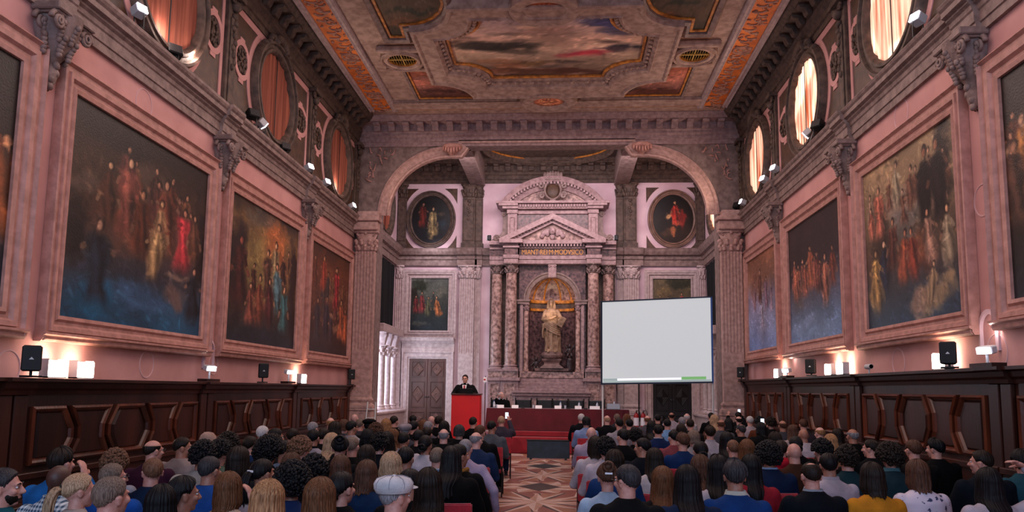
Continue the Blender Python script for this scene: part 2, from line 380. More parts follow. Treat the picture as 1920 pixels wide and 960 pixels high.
# entablature with modillions right round the hall: architrave, modillion band, corona
def entab(T, s0, s1, side, n, m=M['stone_dark'], zt=CZ, mitre=.65, ends=(1, 1)):
    prof = [(0, -.83), (.06, -.83), (.06, -.70), (.10, -.68), (.10, -.55), (.16, -.50), (.16, -.43), (.20, -.40), (.20, -.17), (.52, -.16), (.56, -.12), (.60, -.10), (.66, -.02), (.66, 0), (0, 0)]
    mb = MB(); P = []
    for k in range(2):
        P.append([T((s0 + (h if ends[0] else 0)) if k == 0 else (s1-(h if ends[1] else 0)), zt+z, h) for h, z in prof])
    mb.grid(P); o = struct(mb, 'trim_entablature_'+side, m)
    mb = MB(); g = (s1-s0)/n
    for i in range(n):
        c = s0+(i+.5)*g
        if (ends[0] and c < s0+.55) or (ends[1] and c > s1-.55): continue
        w_ = g*.22
        pf = [(.20, -.40), (.30, -.40), (.34, -.33), (.36, -.26), (.46, -.25), (.50, -.20), (.50, -.165), (.20, -.165)]
        a = [T(c-w_, zt+z, h) for h, z in pf]; b = [T(c+w_, zt+z, h) for h, z in pf]
        k = len(pf); mb.add(a+b, [tuple(range(k)), tuple(range(k, 2*k))[::-1]]+[(q, (q+1) % k, k+(q+1) % k, k+q) for q in range(k)])
    mb.build('modillion_row', m, o, bevel=.008)
    return o
entab(TL, -4, 22.64, 'left', 58, ends=(0, 1)); entab(TR, -4, 22.64, 'right', 58, ends=(0, 1))
entab(lambda s, t, h: (s, AY0-h, t), -6, 6, 'arch', 26, M['stone_altar'])
entab(lambda s, t, h: (s, 28-h, t), -5.85, 5.85, 'chancel', 26, zt=10.55)
# ---- side cornices above the pictures
def side_cornice(T, sg, zb, zt, nm, corb, y1):
    prof = [(0, zb), (.06, zb), (.06, zb+.12), (.08, zb+.13), (.08, zb+.28), (.10, zb+.30), (.11, zb+.36), (.15, zb+.39), (.15, zb+.42), (.21, zb+.44), (.21, zb+.52), (.24, zb+.55), (.26, zb+.59), (.26, zt), (0, zt)]
    mb = MB(); mb.grid([[T(s, z, h) for h, z in prof] for s in (-4, y1)])
    for c in corb:                                   # the cornice breaks forward over every corbel
        pf = [(h+(.07 if h else 0), z-.002 if i == 0 else z+.004) for i, (h, z) in enumerate(prof)]
        P = [[T(s, z, h) for h, z in pf] for s in (c-.28, c+.28)]; mb.grid(P)
        for s in (c-.28, c+.28): mb.add([T(s, z, h) for h, z in pf], [tuple(range(len(pf)))])
    return struct(mb, 'trim_cornice_'+nm, M['stone'])
CORB = {-1: (8.62, 13.45, 18.2), 1: (9.88, 14.22, 18.92)}
side_cornice(TL, -1, 6.48, 7.12, 'left', CORB[-1], 22.64); side_cornice(TR, 1, 6.54, 7.14, 'right', CORB[1], 22.64)
# chancel mid cornice (back + sides)
mp = [(0, 6.5), (.08, 6.5), (.08, 6.72), (.12, 6.74), (.14, 6.86), (.24, 6.9), (.30, 7.02), (.32, 7.1), (.34, 7.14), (0, 7.14)]
mb = MB(); mb.grid([[TB(s, z, h) for h, z in mp] for s in (-5.85, -2.2)]); mb.grid([[TB(s, z, h) for h, z in mp] for s in (2.2, 5.85)])
for sg in (-1, 1): mb.grid([[(sg*(5.85-h), y, z) for h, z in mp] for y in (23.3, 28)])
for c, w_ in ((-3.1, .38), (3.15, .38), (-2.66, .14), (2.68, .14)):
    pf = [(h+.10, z) for h, z in mp]; mb.grid([[TB(s, z, h) for h, z in pf] for s in (c-w_, c+w_)])
    for s in (c-w_, c+w_): mb.add([TB(s, z, h) for h, z in pf], [tuple(range(len(pf)))])
struct(mb, 'trim_cornice_chancel', M['stone'])
# chancel ceiling: two beams + oval moulding
mb = MB()
for sg in (-1, 1): mb.box(sg*2.75-.28, sg*2.75+.28, 23.3, 28, 9.62, 10.57)
mb.box(-5.85, 5.85, 23.3, 23.7, 9.62, 10.57)
struct(mb, 'trim_chancel_beams', M['stone'], bevel=.02)
mb = MB(); mb.frame(ellp(0, 25.8, 2.2, 1.7, 64), [(.03, 0), (.03, .2), (.12, .26), (.24, .2), (.34, .06), (.34, 0)], lambda s, t, h: (s, t, 10.55-h))
struct(mb, 'trim_chancel_oval', M['stone_dark'], smooth=40)
mb = MB(); mb.frame(ellp(0, 25.8, 2.2, 1.7, 64), [(.02, .0), (.02, .05), (.04, .06), (.05, .0)], lambda s, t, h: (s, t, 10.55-h)); struct(mb, 'trim_chancel_oval_gilding', M['gold'], smooth=40)
# wall rings (small pale circles painted in the plaster of the side walls)
M['line'] = mat('pale_plaster_line', 'c79f9f', rough=.8)
for sg, T, par in ((-1, TL, wl), (1, TR, wr)):
    mb = MB()
    for (px, py, r) in (((270, 195, .22), (275, 683, .2), (15, 690, .2), (400, 683, .18), (40, 360, .18)) if sg < 0 else ((1690, 215, .24), (1783, 690, .0), (1685, 680, .22), (1843, 375, .2), (1870, 660, .22))):
        if not r: continue
        p = onX(px, py, sg*6)
        mb.frame(ellp(p[1], p[2], r, r*1.05, 32), [(-.012, 0), (-.008, .008), (.008, .008), (.012, 0)], T)
    struct(mb, 'trim_painted_rings_'+('left' if sg < 0 else 'right'), M['line'])
# =================================================================== CEILING WORK
M['orange'] = mat('orange_ground', 'ee8430', 'b85a1e', 2.5, .6, .2, 20)
M['scroll'] = mat('stucco_scroll', 'c4937a', '94675a', 8, .6, .3, 40)
CX = .1
def octa(x0, x1, y0, y1, r, n=10):
    P = []
    for cx, cy, a0 in ((x1, y0, PI), (x1, y1, -PI/2), (x0, y1, 0), (x0, y0, PI/2)):
        P += [(cx+r*math.cos(a0-PI/2*i/n), cy+r*math.sin(a0-PI/2*i/n)) for i in range(n+1)]
    return P
def loft(mb, A, B, prof, T):
    A = np.array(A); B = np.array(B); mb.grid([[T(*(a+(b-a)*t), h) for t, h in prof] for a, b in zip(A, B)], closev=True)
def poly_canvas(name, path, colfun, m, parent, h=.015):
    """flat painted canvas filling a polygon, painted on a fine triangulated grid"""
    xs = [p[0] for p in path]; ys = [p[1] for p in path]; x0, x1, y0, y1 = min(xs), max(xs), min(ys), max(ys)
    bm = bmesh.new(); bm.faces.new([bm.verts.new((x, y, 0)) for x, y in path])
    for ax, lo, hi in ((0, x0, x1), (1, y0, y1)):
        for k in range(1, 60):
            c = lo+(hi-lo)*k/60; co = [0, 0, 0]; no = [0, 0, 0]; co[ax] = c; no[ax] = 1
            bmesh.ops.bisect_plane(bm, geom=bm.verts[:]+bm.edges[:]+bm.faces[:], plane_co=co, plane_no=no)
    me = bpy.data.meshes.new(name)
    bmesh.ops.triangulate(bm, faces=[f for f in bm.faces if len(f.verts) > 4])
    C = colfun; nv, nu = C.shape[:2]; cols = []
    for v in bm.verts:
        i = min(nu-1, int((v.co.x-x0)/(x1-x0)*(nu-1)+.5)); j = min(nv-1, int((v.co.y-y0)/(y1-y0)*(nv-1)+.5)); cols.append(C[j, i]); v.co.z = CZ-h
    bm.to_mesh(me); bm.free()
    at = me.color_attributes.new('paint', 'FLOAT_COLOR', 'POINT'); L = s2l(np.array(cols))
    at.data.foreach_set('color', np.concatenate([L, np.ones((len(L), 1))], 1).astype(np.float32).ravel())
    me.materials.append(m); o = bpy.data.objects.new(name, me); COL.objects.link(o); o.parent = parent; return o
M['fresco'] = mat('ceiling_fresco', '404040', rough=.75, attr='paint', spec=.2)
t = tag(empty('ceiling_painting', (0, 0, 0)), 'large octagonal ceiling painting of clouds and flying figures, framed in pale stucco', 'painting')
A = octa(CX-2.4, CX+2.4, 16.0, 19.3, .9); B = octa(CX-3.15, CX+3.15, 15.25, 20.33, 1.02)
rs0 = random.Random(5)
C = paint(150, 130, 11, [(0, '9c8890'), (.35, 'd4a894'), (.6, 'bc9c86'), (.85, '8d7060'), (1, '42261c')], figs=(),
          blobs=[(c_[0], c_[1], c_[2], c_[2]*.35, c_[3], .75, c_[4]) for c_ in [(rs0.random(), .1+.85*rs0.random(), .04+.08*rs0.random(), rs0.choice(('c8a592', '5a4a44', 'b08a7c', '6a5650', 'd0b09c', '4a3c38')), rs0.uniform(-.4, .4)) for _ in range(40)]]+[(.8, .12, .22, .10, '5d5b78', .85, .2), (.82, .25, .14, .06, '44425c', .8, .1), (.25, .45, .25, .08, '4a423c', .9, .1), (.33, .55, .2, .07, '5a4e45', .8, .3),
                 (.1, .42, .12, .05, '6b5a50', .8, 0), (.68, .6, .2, .07, 'b83c4a', .98, -.25), (.2, .44, .22, .09, '3c3430', .95, .05), (.3, .74, .2, .05, '54382a', .9, .1), (.88, .5, .12, .07, '33303c', .95, 0), (.85, .14, .16, .1, '4a4a74', .9, 0), (.62, .56, .1, .04, 'b98a80', .8, -.3), (.8, .52, .14, .035, '6d4b58', .9, .1),
                 (.25, .72, .13, .06, 'a87a5f', .8, .1), (.28, .8, .12, .05, '8c5c42', .8, 0), (.45, .75, .12, .05, '6d5238', .8, 0), (.35, .88, .2, .05, '5d3a2a', .9, 0), (.65, .9, .25, .05, '4b2c22', .9, 0), (.1, .9, .2, .06, '6a4230', .8, 0),
                 (.88, .55, .1, .05, '4d4048', .8, 0), (.42, .3, .1, .04, 'c39a86', .6, 0), (.55, .22, .18, .06, 'b98d80', .6, 0)], mottle=.7, strokes=500)
poly_canvas('canvas', ccw(A), C, M['fresco'], t, .01)
mb = MB(); loft(mb, A, B, [(-.07, .0), (-.07, .05), (0, .06), (.02, .0)], TC); mb.build('gilded_frame', M['gold'], t, smooth=40)
mb = MB(); loft(mb, A, B, [(.02, 0), (.1, .10), (.22, .13), (.25, .20), (.33, .24), (.37, .20), (.85, .20), (.9, .25), (1, .22), (1.02, 0)], TC); mb.build('stucco_frame', M['stucco'], t, smooth=40)
mb = MB(); Am = np.array(A); Bm = np.array(B); L = len(Am)
for i in range(L):                                    # egg and leaf enrichment round the inner slope
    p, q = Am[i]+(Bm[i]-Am[i])*.14, Am[(i+1) % L]+(Bm[(i+1) % L]-Am[(i+1) % L])*.14; n = max(1, int(np.hypot(*(q-p))/.2))
    for k in range(n):
        c = p+(q-p)*(k+.5)/n; mb.ell(TC(c[0], c[1], .13), (.06, .06, .05), 6, 4)
mb.build('enriched_moulding', M['stucco'], t, smooth=True)
def side_ceiling(sg):
    X = lambda x: CX+sg*(-x-.0) if sg < 0 else CX+x
    # small painting by the far end
    nm = 'left' if sg < 0 else 'right'
    arc = [(3.15-1.02*math.cos(a), 20.33-1.02*math.sin(a)) for a in np.linspace(PI/2-.1, .1, 10)]   # concave corner of the big frame
    P = [(3.75, 18.68), (3.75, 20.68), (1.0, 20.68), (.98, 20.5), (1.9, 20.45)]+[(x+.03, y+.06) for x, y in arc]+[(3.3, 18.68)]
    path = ccw([(CX+sg*x, y) for x, y in P])
    t = tag(empty('ceiling_painting'), 'small corner ceiling painting of pink clouds, %s of the round stucco medallion' % nm, 'painting', 'small ceiling paintings')
    C = paint(60, 50, 31+sg, [(0, '8a4a38'), (.4, 'b06a58'), (.7, '8b5a50'), (1, '4d2a22')], blobs=[(.3, .75, .3, .1, '3f221c', .8, .2), (.7, .85, .3, .1, '4a261c', .8, 0), (.5, .5, .3, .1, 'b98070', .7, .2), (.2, .3, .2, .1, '74504a', .7, 0)])
    poly_canvas('canvas', path, C, M['fresco'], t)
    mb = MB(); mb.frame(path, [(-.05, .0), (-.05, .045), (0, .05), (.02, .02)], TC); mb.build('gilded_frame', M['gold'], t, smooth=40)
    mb = MB(); mb.frame(path[:], [(.02, 0), (.02, .08), (.08, .10), (.10, .0)], TC); mb.build('stucco_frame', M['stone'], t, smooth=40)
    # larger painting nearer the camera, bitten by the round corner of the big frame
    arc = [(2.15+1.2*math.cos(a), 15.25+1.1*math.sin(a)) for a in np.linspace(.05, PI/2+.05, 12)][::-1]
    P = [(3.75, 11), (3.75, 16.86), (3.36, 16.86), (3.33, 16.3)]+[(2.2+1.05*math.cos(a), 15.3+.95*math.sin(a)) for a in np.linspace(1.2, .0, 9)[::-1]][::-1][:0]+[(3.0, 16.27), (2.75, 16.15), (2.5, 15.95), (2.32, 15.7), (2.2, 15.35), (2.18, 11)]
    path = ccw([(CX+sg*x, y) for x, y in P])
    t = tag(empty('ceiling_painting'), 'dark stormy ceiling painting with a curved corner, at the %s end of the top edge' % nm, 'painting', 'dark ceiling paintings')
    C = paint(50, 120, 41+sg, [(0, '4a4038'), (.6, '4b443c'), (.85, '5d4a3c'), (1, '39342c')], blobs=[(.4, .93, .35, .015, '9a6448', .8, .1), (.3, .88, .3, .02, '7d5440', .7, 0), (.6, .97, .3, .015, '2c2a26', .9, 0), (.5, .8, .4, .03, '30342e', .8, 0)])
    poly_canvas('canvas', path, C, M['fresco'], t)
    mb = MB(); mb.frame(path, [(-.06, .0), (-.06, .05), (0, .055), (.02, .02)], TC); mb.build('gilded_frame', M['gold'], t, smooth=40)
    mb = MB(); mb.frame(path, [(.02, 0), (.02, .10), (.10, .14), (.17, .08), (.2, .0)], TC); mb.build('stucco_frame', M['stone'], t, smooth=40)
    # round grille between the two
    v = tag(empty('ceiling_vent'), 'round grille with a cross bar in the ceiling, %s of the octagonal painting' % nm, 'vent', 'round ceiling grilles')
    c = (CX+sg*3.66, 17.93)
    mb = MB(); mb.frame(ellp(c[0], c[1], .40, .40, 32), [(-.04, .12), (-.02, .17), (.05, .18), (.09, .14), (.12, .2), (.16, .16), (.16, 0)], TC); mb.build('ring', M['stucco'], v, smooth=40)
    mb = MB(); mb.frame(ellp(c[0], c[1], .385, .385, 32), [(-.03, .06), (-.03, .13), (.0, .14), (.02, .1)], TC); mb.build('gilded_rim', M['gold'], v, smooth=40)
    mb = MB(); mb.add([TC(c[0]+.36*math.cos(a), c[1]+.36*math.sin(a), .02) for a in np.linspace(0, 2*PI, 24, endpoint=False)], [tuple(range(24))]); mb.build('dark_opening', M['black_cloth'], v)
    mb = MB()
    for k in range(-5, 6):
        x = k*.064; L = math.sqrt(max(0, .365**2-x*x)); w_ = .016 if k == 0 else .004
        mb.box(c[0]+x-w_, c[0]+x+w_, c[1]-L, c[1]+L, CZ-.11, CZ-.08)
    mb.box(c[0]-.36, c[0]+.36, c[1]-.022, c[1]+.022, CZ-.12, CZ-.09)
    mb.build('bars', mat('brass_bars', 'a8863f', rough=.5) if 'brass' not in M else M['brass'], v)
    for y0, y1 in ((17.32, 17.48), (18.42, 18.58)):
        struct(MB().box(min(c[0]-.55, c[0]+.55), c[0]+.55, y0, y1, CZ-.16, CZ), 'trim_vent_block', M['stucco'], bevel=.03)
    # orange arabesque band with mouldings
    xo, xi = sg*5.2, sg*4.62
    struct(MB().box(min(xo, xi), max(xo, xi), -4, 21.55, CZ-.02, CZ+.01), 'trim_orange_band_'+nm, M['orange'])
    mb = MB(); y = 13.4; k = 0; rs = random.Random(9+sg); xc = (xo+xi)/2
    while y < 21.4:
        s = 1 if k % 2 else -1
        for q in range(2):
            th = np.linspace(0, 4.6, 18); r = .21*np.exp(-th*.33); ph = rs.random()*.6
            mb.tube([(xc+s*(.02+r_*math.cos(t_+ph))*(1 if q == 0 else -.8), y+q*.16+.8*r_*math.sin(t_+ph), CZ-.03) for t_, r_ in zip(th, r)], list(.028-.004*th), 5)
        for q in range(5):
            a = rs.random()*6; L = .05+.05*rs.random(); px_, py_ = xc+(rs.random()-.5)*.46, y+rs.random()*.36
            mb.tube([(px_+L*math.cos(a+.8*t_)*t_, py_+L*math.sin(a+.8*t_)*t_, CZ-.03) for t_ in np.linspace(-1, 1, 5)], [.008, .02, .028, .02, .006], 5)
        y += .42; k += 1
    for yc in (14.6, 17.9, 20.4):
        mb.frame(ellp(xc, yc, .2, .17, 24), [(-.02, .02), (0, .06), (.02, .06), (.04, .02)], TC)
        mb.frame(ellp(xc, yc, .1, .08, 16), [(-.02, .02), (0, .05), (.02, .05), (.03, .02)], TC)
    struct(mb, 'trim_scrolls_'+nm, M['scroll'], smooth=True, recalc=False)
    for x0, w_, h in ((5.2, .14, .10), (4.47, .15, .12)):
        mb = MB(); a = sg*x0; b_ = sg*(x0+w_); pf = [(a, 0), (a, h*.6), (a+(b_-a)*.2, h), (a+(b_-a)*.4, h*.7), (a+(b_-a)*.7, h*.75), (a+(b_-a)*.85, h), (b_, h*.9), (b_, 0)]
        mb.grid([[(x, yy, CZ-hh) for x, hh in pf] for yy in (-4, 21.56)]); struct(mb, 'trim_band_moulding_'+nm, M['stone_pale'])
for sg in (-1, 1): side_ceiling(sg)
M['medallion'] = mat('painted_medallion', '9a5a42', '6a4034', 9, .7)
for yc, nm, wh in ((20.72, 'ceiling_medallion', 'small oval painted medallion set in pale stucco at the far end of the ceiling'), (15.45, 'ceiling_medallion', 'oval painted medallion in pale stucco cut by the top edge of the view')):
    t = tag(empty(nm), wh, 'medallion')
    mb = MB(); mb.frame(ellp(CX, yc, .42, .32, 36), [(-.03, .1), (0, .17), (.04, .16), (.08, .22), (.14, .24), (.34, .24), (.36, 0)], TC); mb.build('stucco_frame', M['stucco'], t, smooth=40)
    U = np.linspace(0, 2*PI, 37)
    C = paint(37, 10, 55, [(0, 'b06a48'), (1, '9a5840')], blobs=[(.3, .5, .1, .4, 'c08a68', .8, 0), (.7, .4, .1, .4, '5d3428', .8, 0)])
    canvas('canvas', [[TC(CX+.42*q*math.cos(a), yc+.32*q*math.sin(a), .17) for a in U] for q in np.linspace(0, 1, 10)], C, M['fresco'], t)
    for s in (-1, 1):
        mb = MB(); mb.frame([(CX+s*(.62+.16*math.cos(a)), yc+.05-.3*math.sin(a)) for a in np.linspace(-1.2, 1.2, 9)], [(-.05, .0), (-.05, .2), (.05, .22), (.05, 0)], TC, closed=False)
        mb.build('stucco_scroll', M['stucco'], t)
mb = MB()
for k in range(60):
    x = -4.4+k*.15; th = np.linspace(0, 4, 9)
    mb.tube([(x+.06*math.exp(-.3*q)*math.cos(q), 21.47+.05*math.exp(-.3*q)*math.sin(q), CZ-.03) for q in th], .014, 4)
struct(mb, 'trim_far_scrolls', M['scroll'], smooth=True, recalc=False)
struct(MB().box(-4.6, 4.6, 21.36, 21.58, CZ-.02, CZ+.01), 'trim_far_gold_strip', M['gold'])
mb = MB(); mb.grid([[TC(x, y, h) for y, h in ((21.36, 0), (21.34, .1), (21.26, .13), (21.2, .09), (20.98, .09), (20.93, .13), (20.86, .1), (20.86, 0))] for x in (-4.5, 4.5)]); struct(mb, 'trim_far_moulding', M['stucco'])
# =================================================================== UPPER WALLS WITH OCULUS WINDOWS
def curtain_mat(name, c1, c2, tr):
    m = bpy.data.materials.new(name); m.use_nodes = True; nt = m.node_tree; N = nt.nodes; K = nt.links
    b = N['Principled BSDF']; b.inputs['Roughness'].default_value = .9; out = N['Material Output']
    tc = N.new('ShaderNodeTexCoord'); mp = N.new('ShaderNodeMapping'); mp.inputs['Scale'].default_value = (4, 4, .2); nz = N.new('ShaderNodeTexNoise'); nz.inputs['Scale'].default_value = 2.2; nz.inputs['Detail'].default_value = 5
    K.new(tc.outputs['Object'], mp.inputs[0]); K.new(mp.outputs[0], nz.inputs['Vector'])
    r = N.new('ShaderNodeValToRGB'); r.color_ramp.elements[0].position = .35; r.color_ramp.elements[1].position = .62
    r.color_ramp.elements[0].color = lin(c1)+(1,); r.color_ramp.elements[1].color = lin(c2)+(1,); K.new(nz.outputs['Fac'], r.inputs[0]); K.new(r.outputs[0], b.inputs['Base Color'])
    t = N.new('ShaderNodeBsdfTranslucent'); K.new(r.outputs[0], t.inputs['Color']); mx = N.new('ShaderNodeMixShader'); mx.inputs[0].default_value = tr
    K.new(b.outputs[0], mx.inputs[1]); K.new(t.outputs[0], mx.inputs[2]); K.new(mx.outputs[0], out.inputs['Surface']); return m
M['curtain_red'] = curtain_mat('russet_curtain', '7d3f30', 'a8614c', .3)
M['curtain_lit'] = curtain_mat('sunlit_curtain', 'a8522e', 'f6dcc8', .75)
M['sky_pane'] = glow('daylight_pane', 'ffeae0', 3.0); M['dull_pane'] = glow('shaded_pane', 'ffd8c0', .12)
M['dark_glass'] = mat('dim_glass', '2a2024', rough=.2)
win_n = [0]
def oculus(T, yc, zc, lit, r=.98, par_tag=True, deco=True):
    win_n[0] += 1; t = empty('window_%d' % win_n[0]); t['kind'] = 'structure'
    mb = MB(); mb.frame(ellp(yc, zc, r, r, 56), [(-.05, .02), (-.04, .13), (.0, .17), (.05, .17), (.07, .13), (.14, .13), (.16, .19), (.21, .19), (.25, .12), (.25, 0)], T); mb.build('stone_ring', M['stone_dark'], t, smooth=40)
    mb = MB(); mb.add([T(yc+r*math.cos(a), zc+r*math.sin(a), .012) for a in np.linspace(0, 2*PI, 40, endpoint=False)], [tuple(range(40))]); mb.build('pane', M['sky_pane'] if lit == 1 else M['dull_pane'], t)
    rs = np.random.RandomState(win_n[0]); ph = rs.rand(4)*6; P = []
    for j in range(15):
        q = j/14*(r-.01); P.append([])
    mbc = MB(); xs = np.linspace(-r+.005, r-.005, 90); rows = []
    for v in np.linspace(-1, 1, 16):
        row = []
        for x in xs:
            z = v*math.sqrt(max(1e-6, r*r-x*x)); f = .5*math.sin(x*26+ph[0]+.3*z)+.3*math.sin(x*47+ph[1]-.4*z)+.3*math.sin(x*11+ph[2])
            row.append(T(yc+x, zc+z, .055+.025*f))
        rows.append(row)
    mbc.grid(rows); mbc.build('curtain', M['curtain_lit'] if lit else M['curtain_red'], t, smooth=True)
    mb = MB(); mb.box(-.012, .012, -r, r, .085, .095, lambda a, b, c: T(yc+a*1.0+.02, zc+b, c)); mb.build('curtain_wire', M['black'], t)
    if deco:
        mb = MB()                                     # carved shell and garland over the ring
        for k in range(-4, 5):
            a = k*.28; mb.ell(T(yc+.30*math.sin(a), zc+1.14+.24*math.cos(a)-.05, .16), (.11, .05+.02*math.cos(a), .12), 8, 6)
        for s in (-1, 1):
            for k in range(7):
                u = k/6; mb.ell(T(yc+s*(.30+.42*u), zc+1.22-.30*u*u+.05*math.sin(u*6), .14), (.07, .075-.03*u, .075-.03*u), 8, 6)
            mb.ell(T(yc+s*.76, zc+.93, .12), (.08, .07, .07), 8, 6)
        mb.build('carved_shell', M['stone_dark'], t, smooth=True)
    return t
def panel_poly(mb, T, pts, h0, h1): mb.prism([T(s, t_, h0) for s, t_ in pts], np.array(T(0, 0, h1))-np.array(T(0, 0, h0)))
def bay(T, sg, y0, y1, yc, zc, lit, nm):
    oculus(T, yc, zc, lit)
    mb = MB(); panel_poly(mb, T, rect(y0, y1, 6.9, 9.44), 0, .012); struct(mb, 'trim_marble_field_'+nm, M['brown_marble'])
    mb = MB()
    mb.frame(ellp(yc, zc, 1.22, 1.22, 56), [(0, .012), (0, .03), (.15, .03), (.15, .012)], T)
    for a, b in ((y0+.22, y0+.32), (y1-.32, y1-.22)): panel_poly(mb, T, rect(a, b, 6.9, 9.44), .012, .03)
    panel_poly(mb, T, rect(y0+.2, y1-.2, 9.27, 9.45), .012, .028)
    for s in (-1, 1):
        e = (y0+.27) if s < 0 else (y1-.27); c = (yc+s*1.3+e)/2; rw = max(.16, abs(e-yc-s*1.3)/2-.02)
        mb.frame(ellp(c, zc+.12, rw, .36, 32), [(-.06, .012), (-.06, .034), (.05, .034), (.05, .012)], T)
        panel_poly(mb, T, rect(c-.10, c+.10, zc+.5, zc+.58), .012, .03); panel_poly(mb, T, rect(c-.10, c+.10, zc-.36, zc-.26), .012, .03)
    struct(mb, 'trim_plaster_bands_'+nm, M['plaster'])
    mb = MB()
    for s in (-1, 1):
        e = (y0+.27) if s < 0 else (y1-.27); c = (yc+s*1.3+e)/2; rw = max(.16, abs(e-yc-s*1.3)/2-.02)-.06; rs = random.Random(int(c*10))
        for k in range(30):
            a = rs.random()*6.28; q = math.sqrt(rs.random())*.9; mb.ell(T(c+rw*q*math.cos(a), zc+.12+.3*q*math.sin(a), .03), (.03, .025, .05), 6, 4)
    struct(mb, 'trim_carved_medallions_'+nm, M['stone_dark'], smooth=True)
def upper_pilaster(T, y, nm):
    t = tag(empty('wall_pilaster'), nm, 'pilaster', 'dark pilasters between round windows')
    mb = MB(); mb.box(-.2, .2, 6.9, 9.44, 0, .10, lambda a, b, c: T(y+a, b, c)); mb.box(-.12, .12, 7.1, 8.95, .10, .13, lambda a, b, c: T(y+a, b, c)); mb.build('shaft', M['stone_dark'], t, bevel=.012)
    mb = MB()
    for s in (-1, 1):
        th = np.linspace(0, 9, 28); mb.tube([T(y+s*(.15+.09*math.exp(-.16*q)*math.cos(q)), 9.28+.09*math.exp(-.16*q)*math.sin(q), .16) for q in th], .025, 6)
    mb.box(-.25, .25, 9.36, 9.46, 0, .24, lambda a, b, c: T(y+a, b, c)); mb.ell(T(y, 9.2, .14), (.1, .1, .12), 10, 8)
    mb.build('capital', M['stone_dark'], t, smooth=40)
    mb = MB(); rs = random.Random(int(y*7))
    for k in range(9): mb.ell(T(y+.05*math.sin(k*2.1), 9.0-.13*k, .13), (.05, .085-.005*k, .07), 8, 6)
    mb.build('carved_drop', M['stone_dark'], t, smooth=True)
for sg, T, ocs, sd in ((-1, TL, (11.2, 15.7, 20.5), 'left'), (1, TR, (12.05, 16.4, 20.6), 'right')):
    cb = CORB[sg]; eds = (cb[0], cb[1], cb[2], 22.62)
    for i, yc in enumerate(ocs):
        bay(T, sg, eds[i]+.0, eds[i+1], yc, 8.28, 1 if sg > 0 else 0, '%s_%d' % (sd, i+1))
    for i, y in enumerate(cb): upper_pilaster(T, y, 'dark carved pilaster on the upper %s wall, above the %s corbel' % (sd, ('nearest', 'middle', 'farthest')[i]))
    upper_pilaster(T, 22.42, 'dark carved pilaster on the upper %s wall, in the corner by the arch' % sd)
for sg in (-1, 1):
    T2 = (lambda s, t, h, sg=sg: (sg*(5.85-h), s, t))
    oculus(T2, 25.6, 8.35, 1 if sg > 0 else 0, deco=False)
# =================================================================== PICTURES ON THE SIDE WALLS
def wall_picture(T, s0, s1, t0, t1, label, C, cs=None, grp='framed paintings on the side walls', fw=.32, m=None):
    """outer edge s0..s1, t0..t1; frame width fw; sill below"""
    t = tag(empty('framed_painting', T((s0+s1)/2, t0, 0)), label, 'painting', grp)
    base = Vector(t.location)
    def TT(s, tt, h): p = T(s, tt, max(h, .004)); return (p[0]-base.x, p[1]-base.y, p[2]-base.z)
    f = fw; path = rect(s0+f, s1-f, t0+f, t1-f)
    mb = MB(); mb.frame(path, [(-.02, .0), (-.02, .07), (.03, .09), (.06, .06), (.10, .06), (.13, .11), (.19, .12), (.20, .09), (.27, .09), (.30, .14), (f, .13), (f, 0)], TT)
    mb.build('frame', m or M['frame_stone'], t, smooth=35)
    C = np.clip(C*.97, 0, 1); nv, nu = C.shape[:2]; a0, a1, b0, b1 = s0+f+.0, s1-f, t0+f, t1-f
    P = np.array([[TT(a0+(a1-a0)*i/(nu-1), b0+(b1-b0)*j/(nv-1), .03) for i in range(nu)] for j in range(nv)])
    canvas('canvas', P, C, M['canvas'], t)
    mb = MB(); mb.grid([[TT(s, z, h) for h, z in ((0, t0-.01), (.10, t0-.01), (.13, t0+.03), (.13, t0+.06), (.17, t0+.08), (.17, t0+.11), (0, t0+.11))] for s in (s0-.02, s1+.02)]); 
    for s in (s0-.02, s1+.02): mb.add([TT(s, z, h) for h, z in ((0, t0-.01), (.10, t0-.01), (.13, t0+.03), (.13, t0+.06), (.17, t0+.08), (.17, t0+.11), (0, t0+.11))], [tuple(range(7))])
    mb.build('sill_moulding', m or M['frame_stone'], t)
    return t
def flip(C): return C[:, ::-1]
DK = [(0, '1d2c3a'), (.16, '22384a'), (.3, '2b2a2e'), (.55, '2a1d18'), (1, '17100d')]
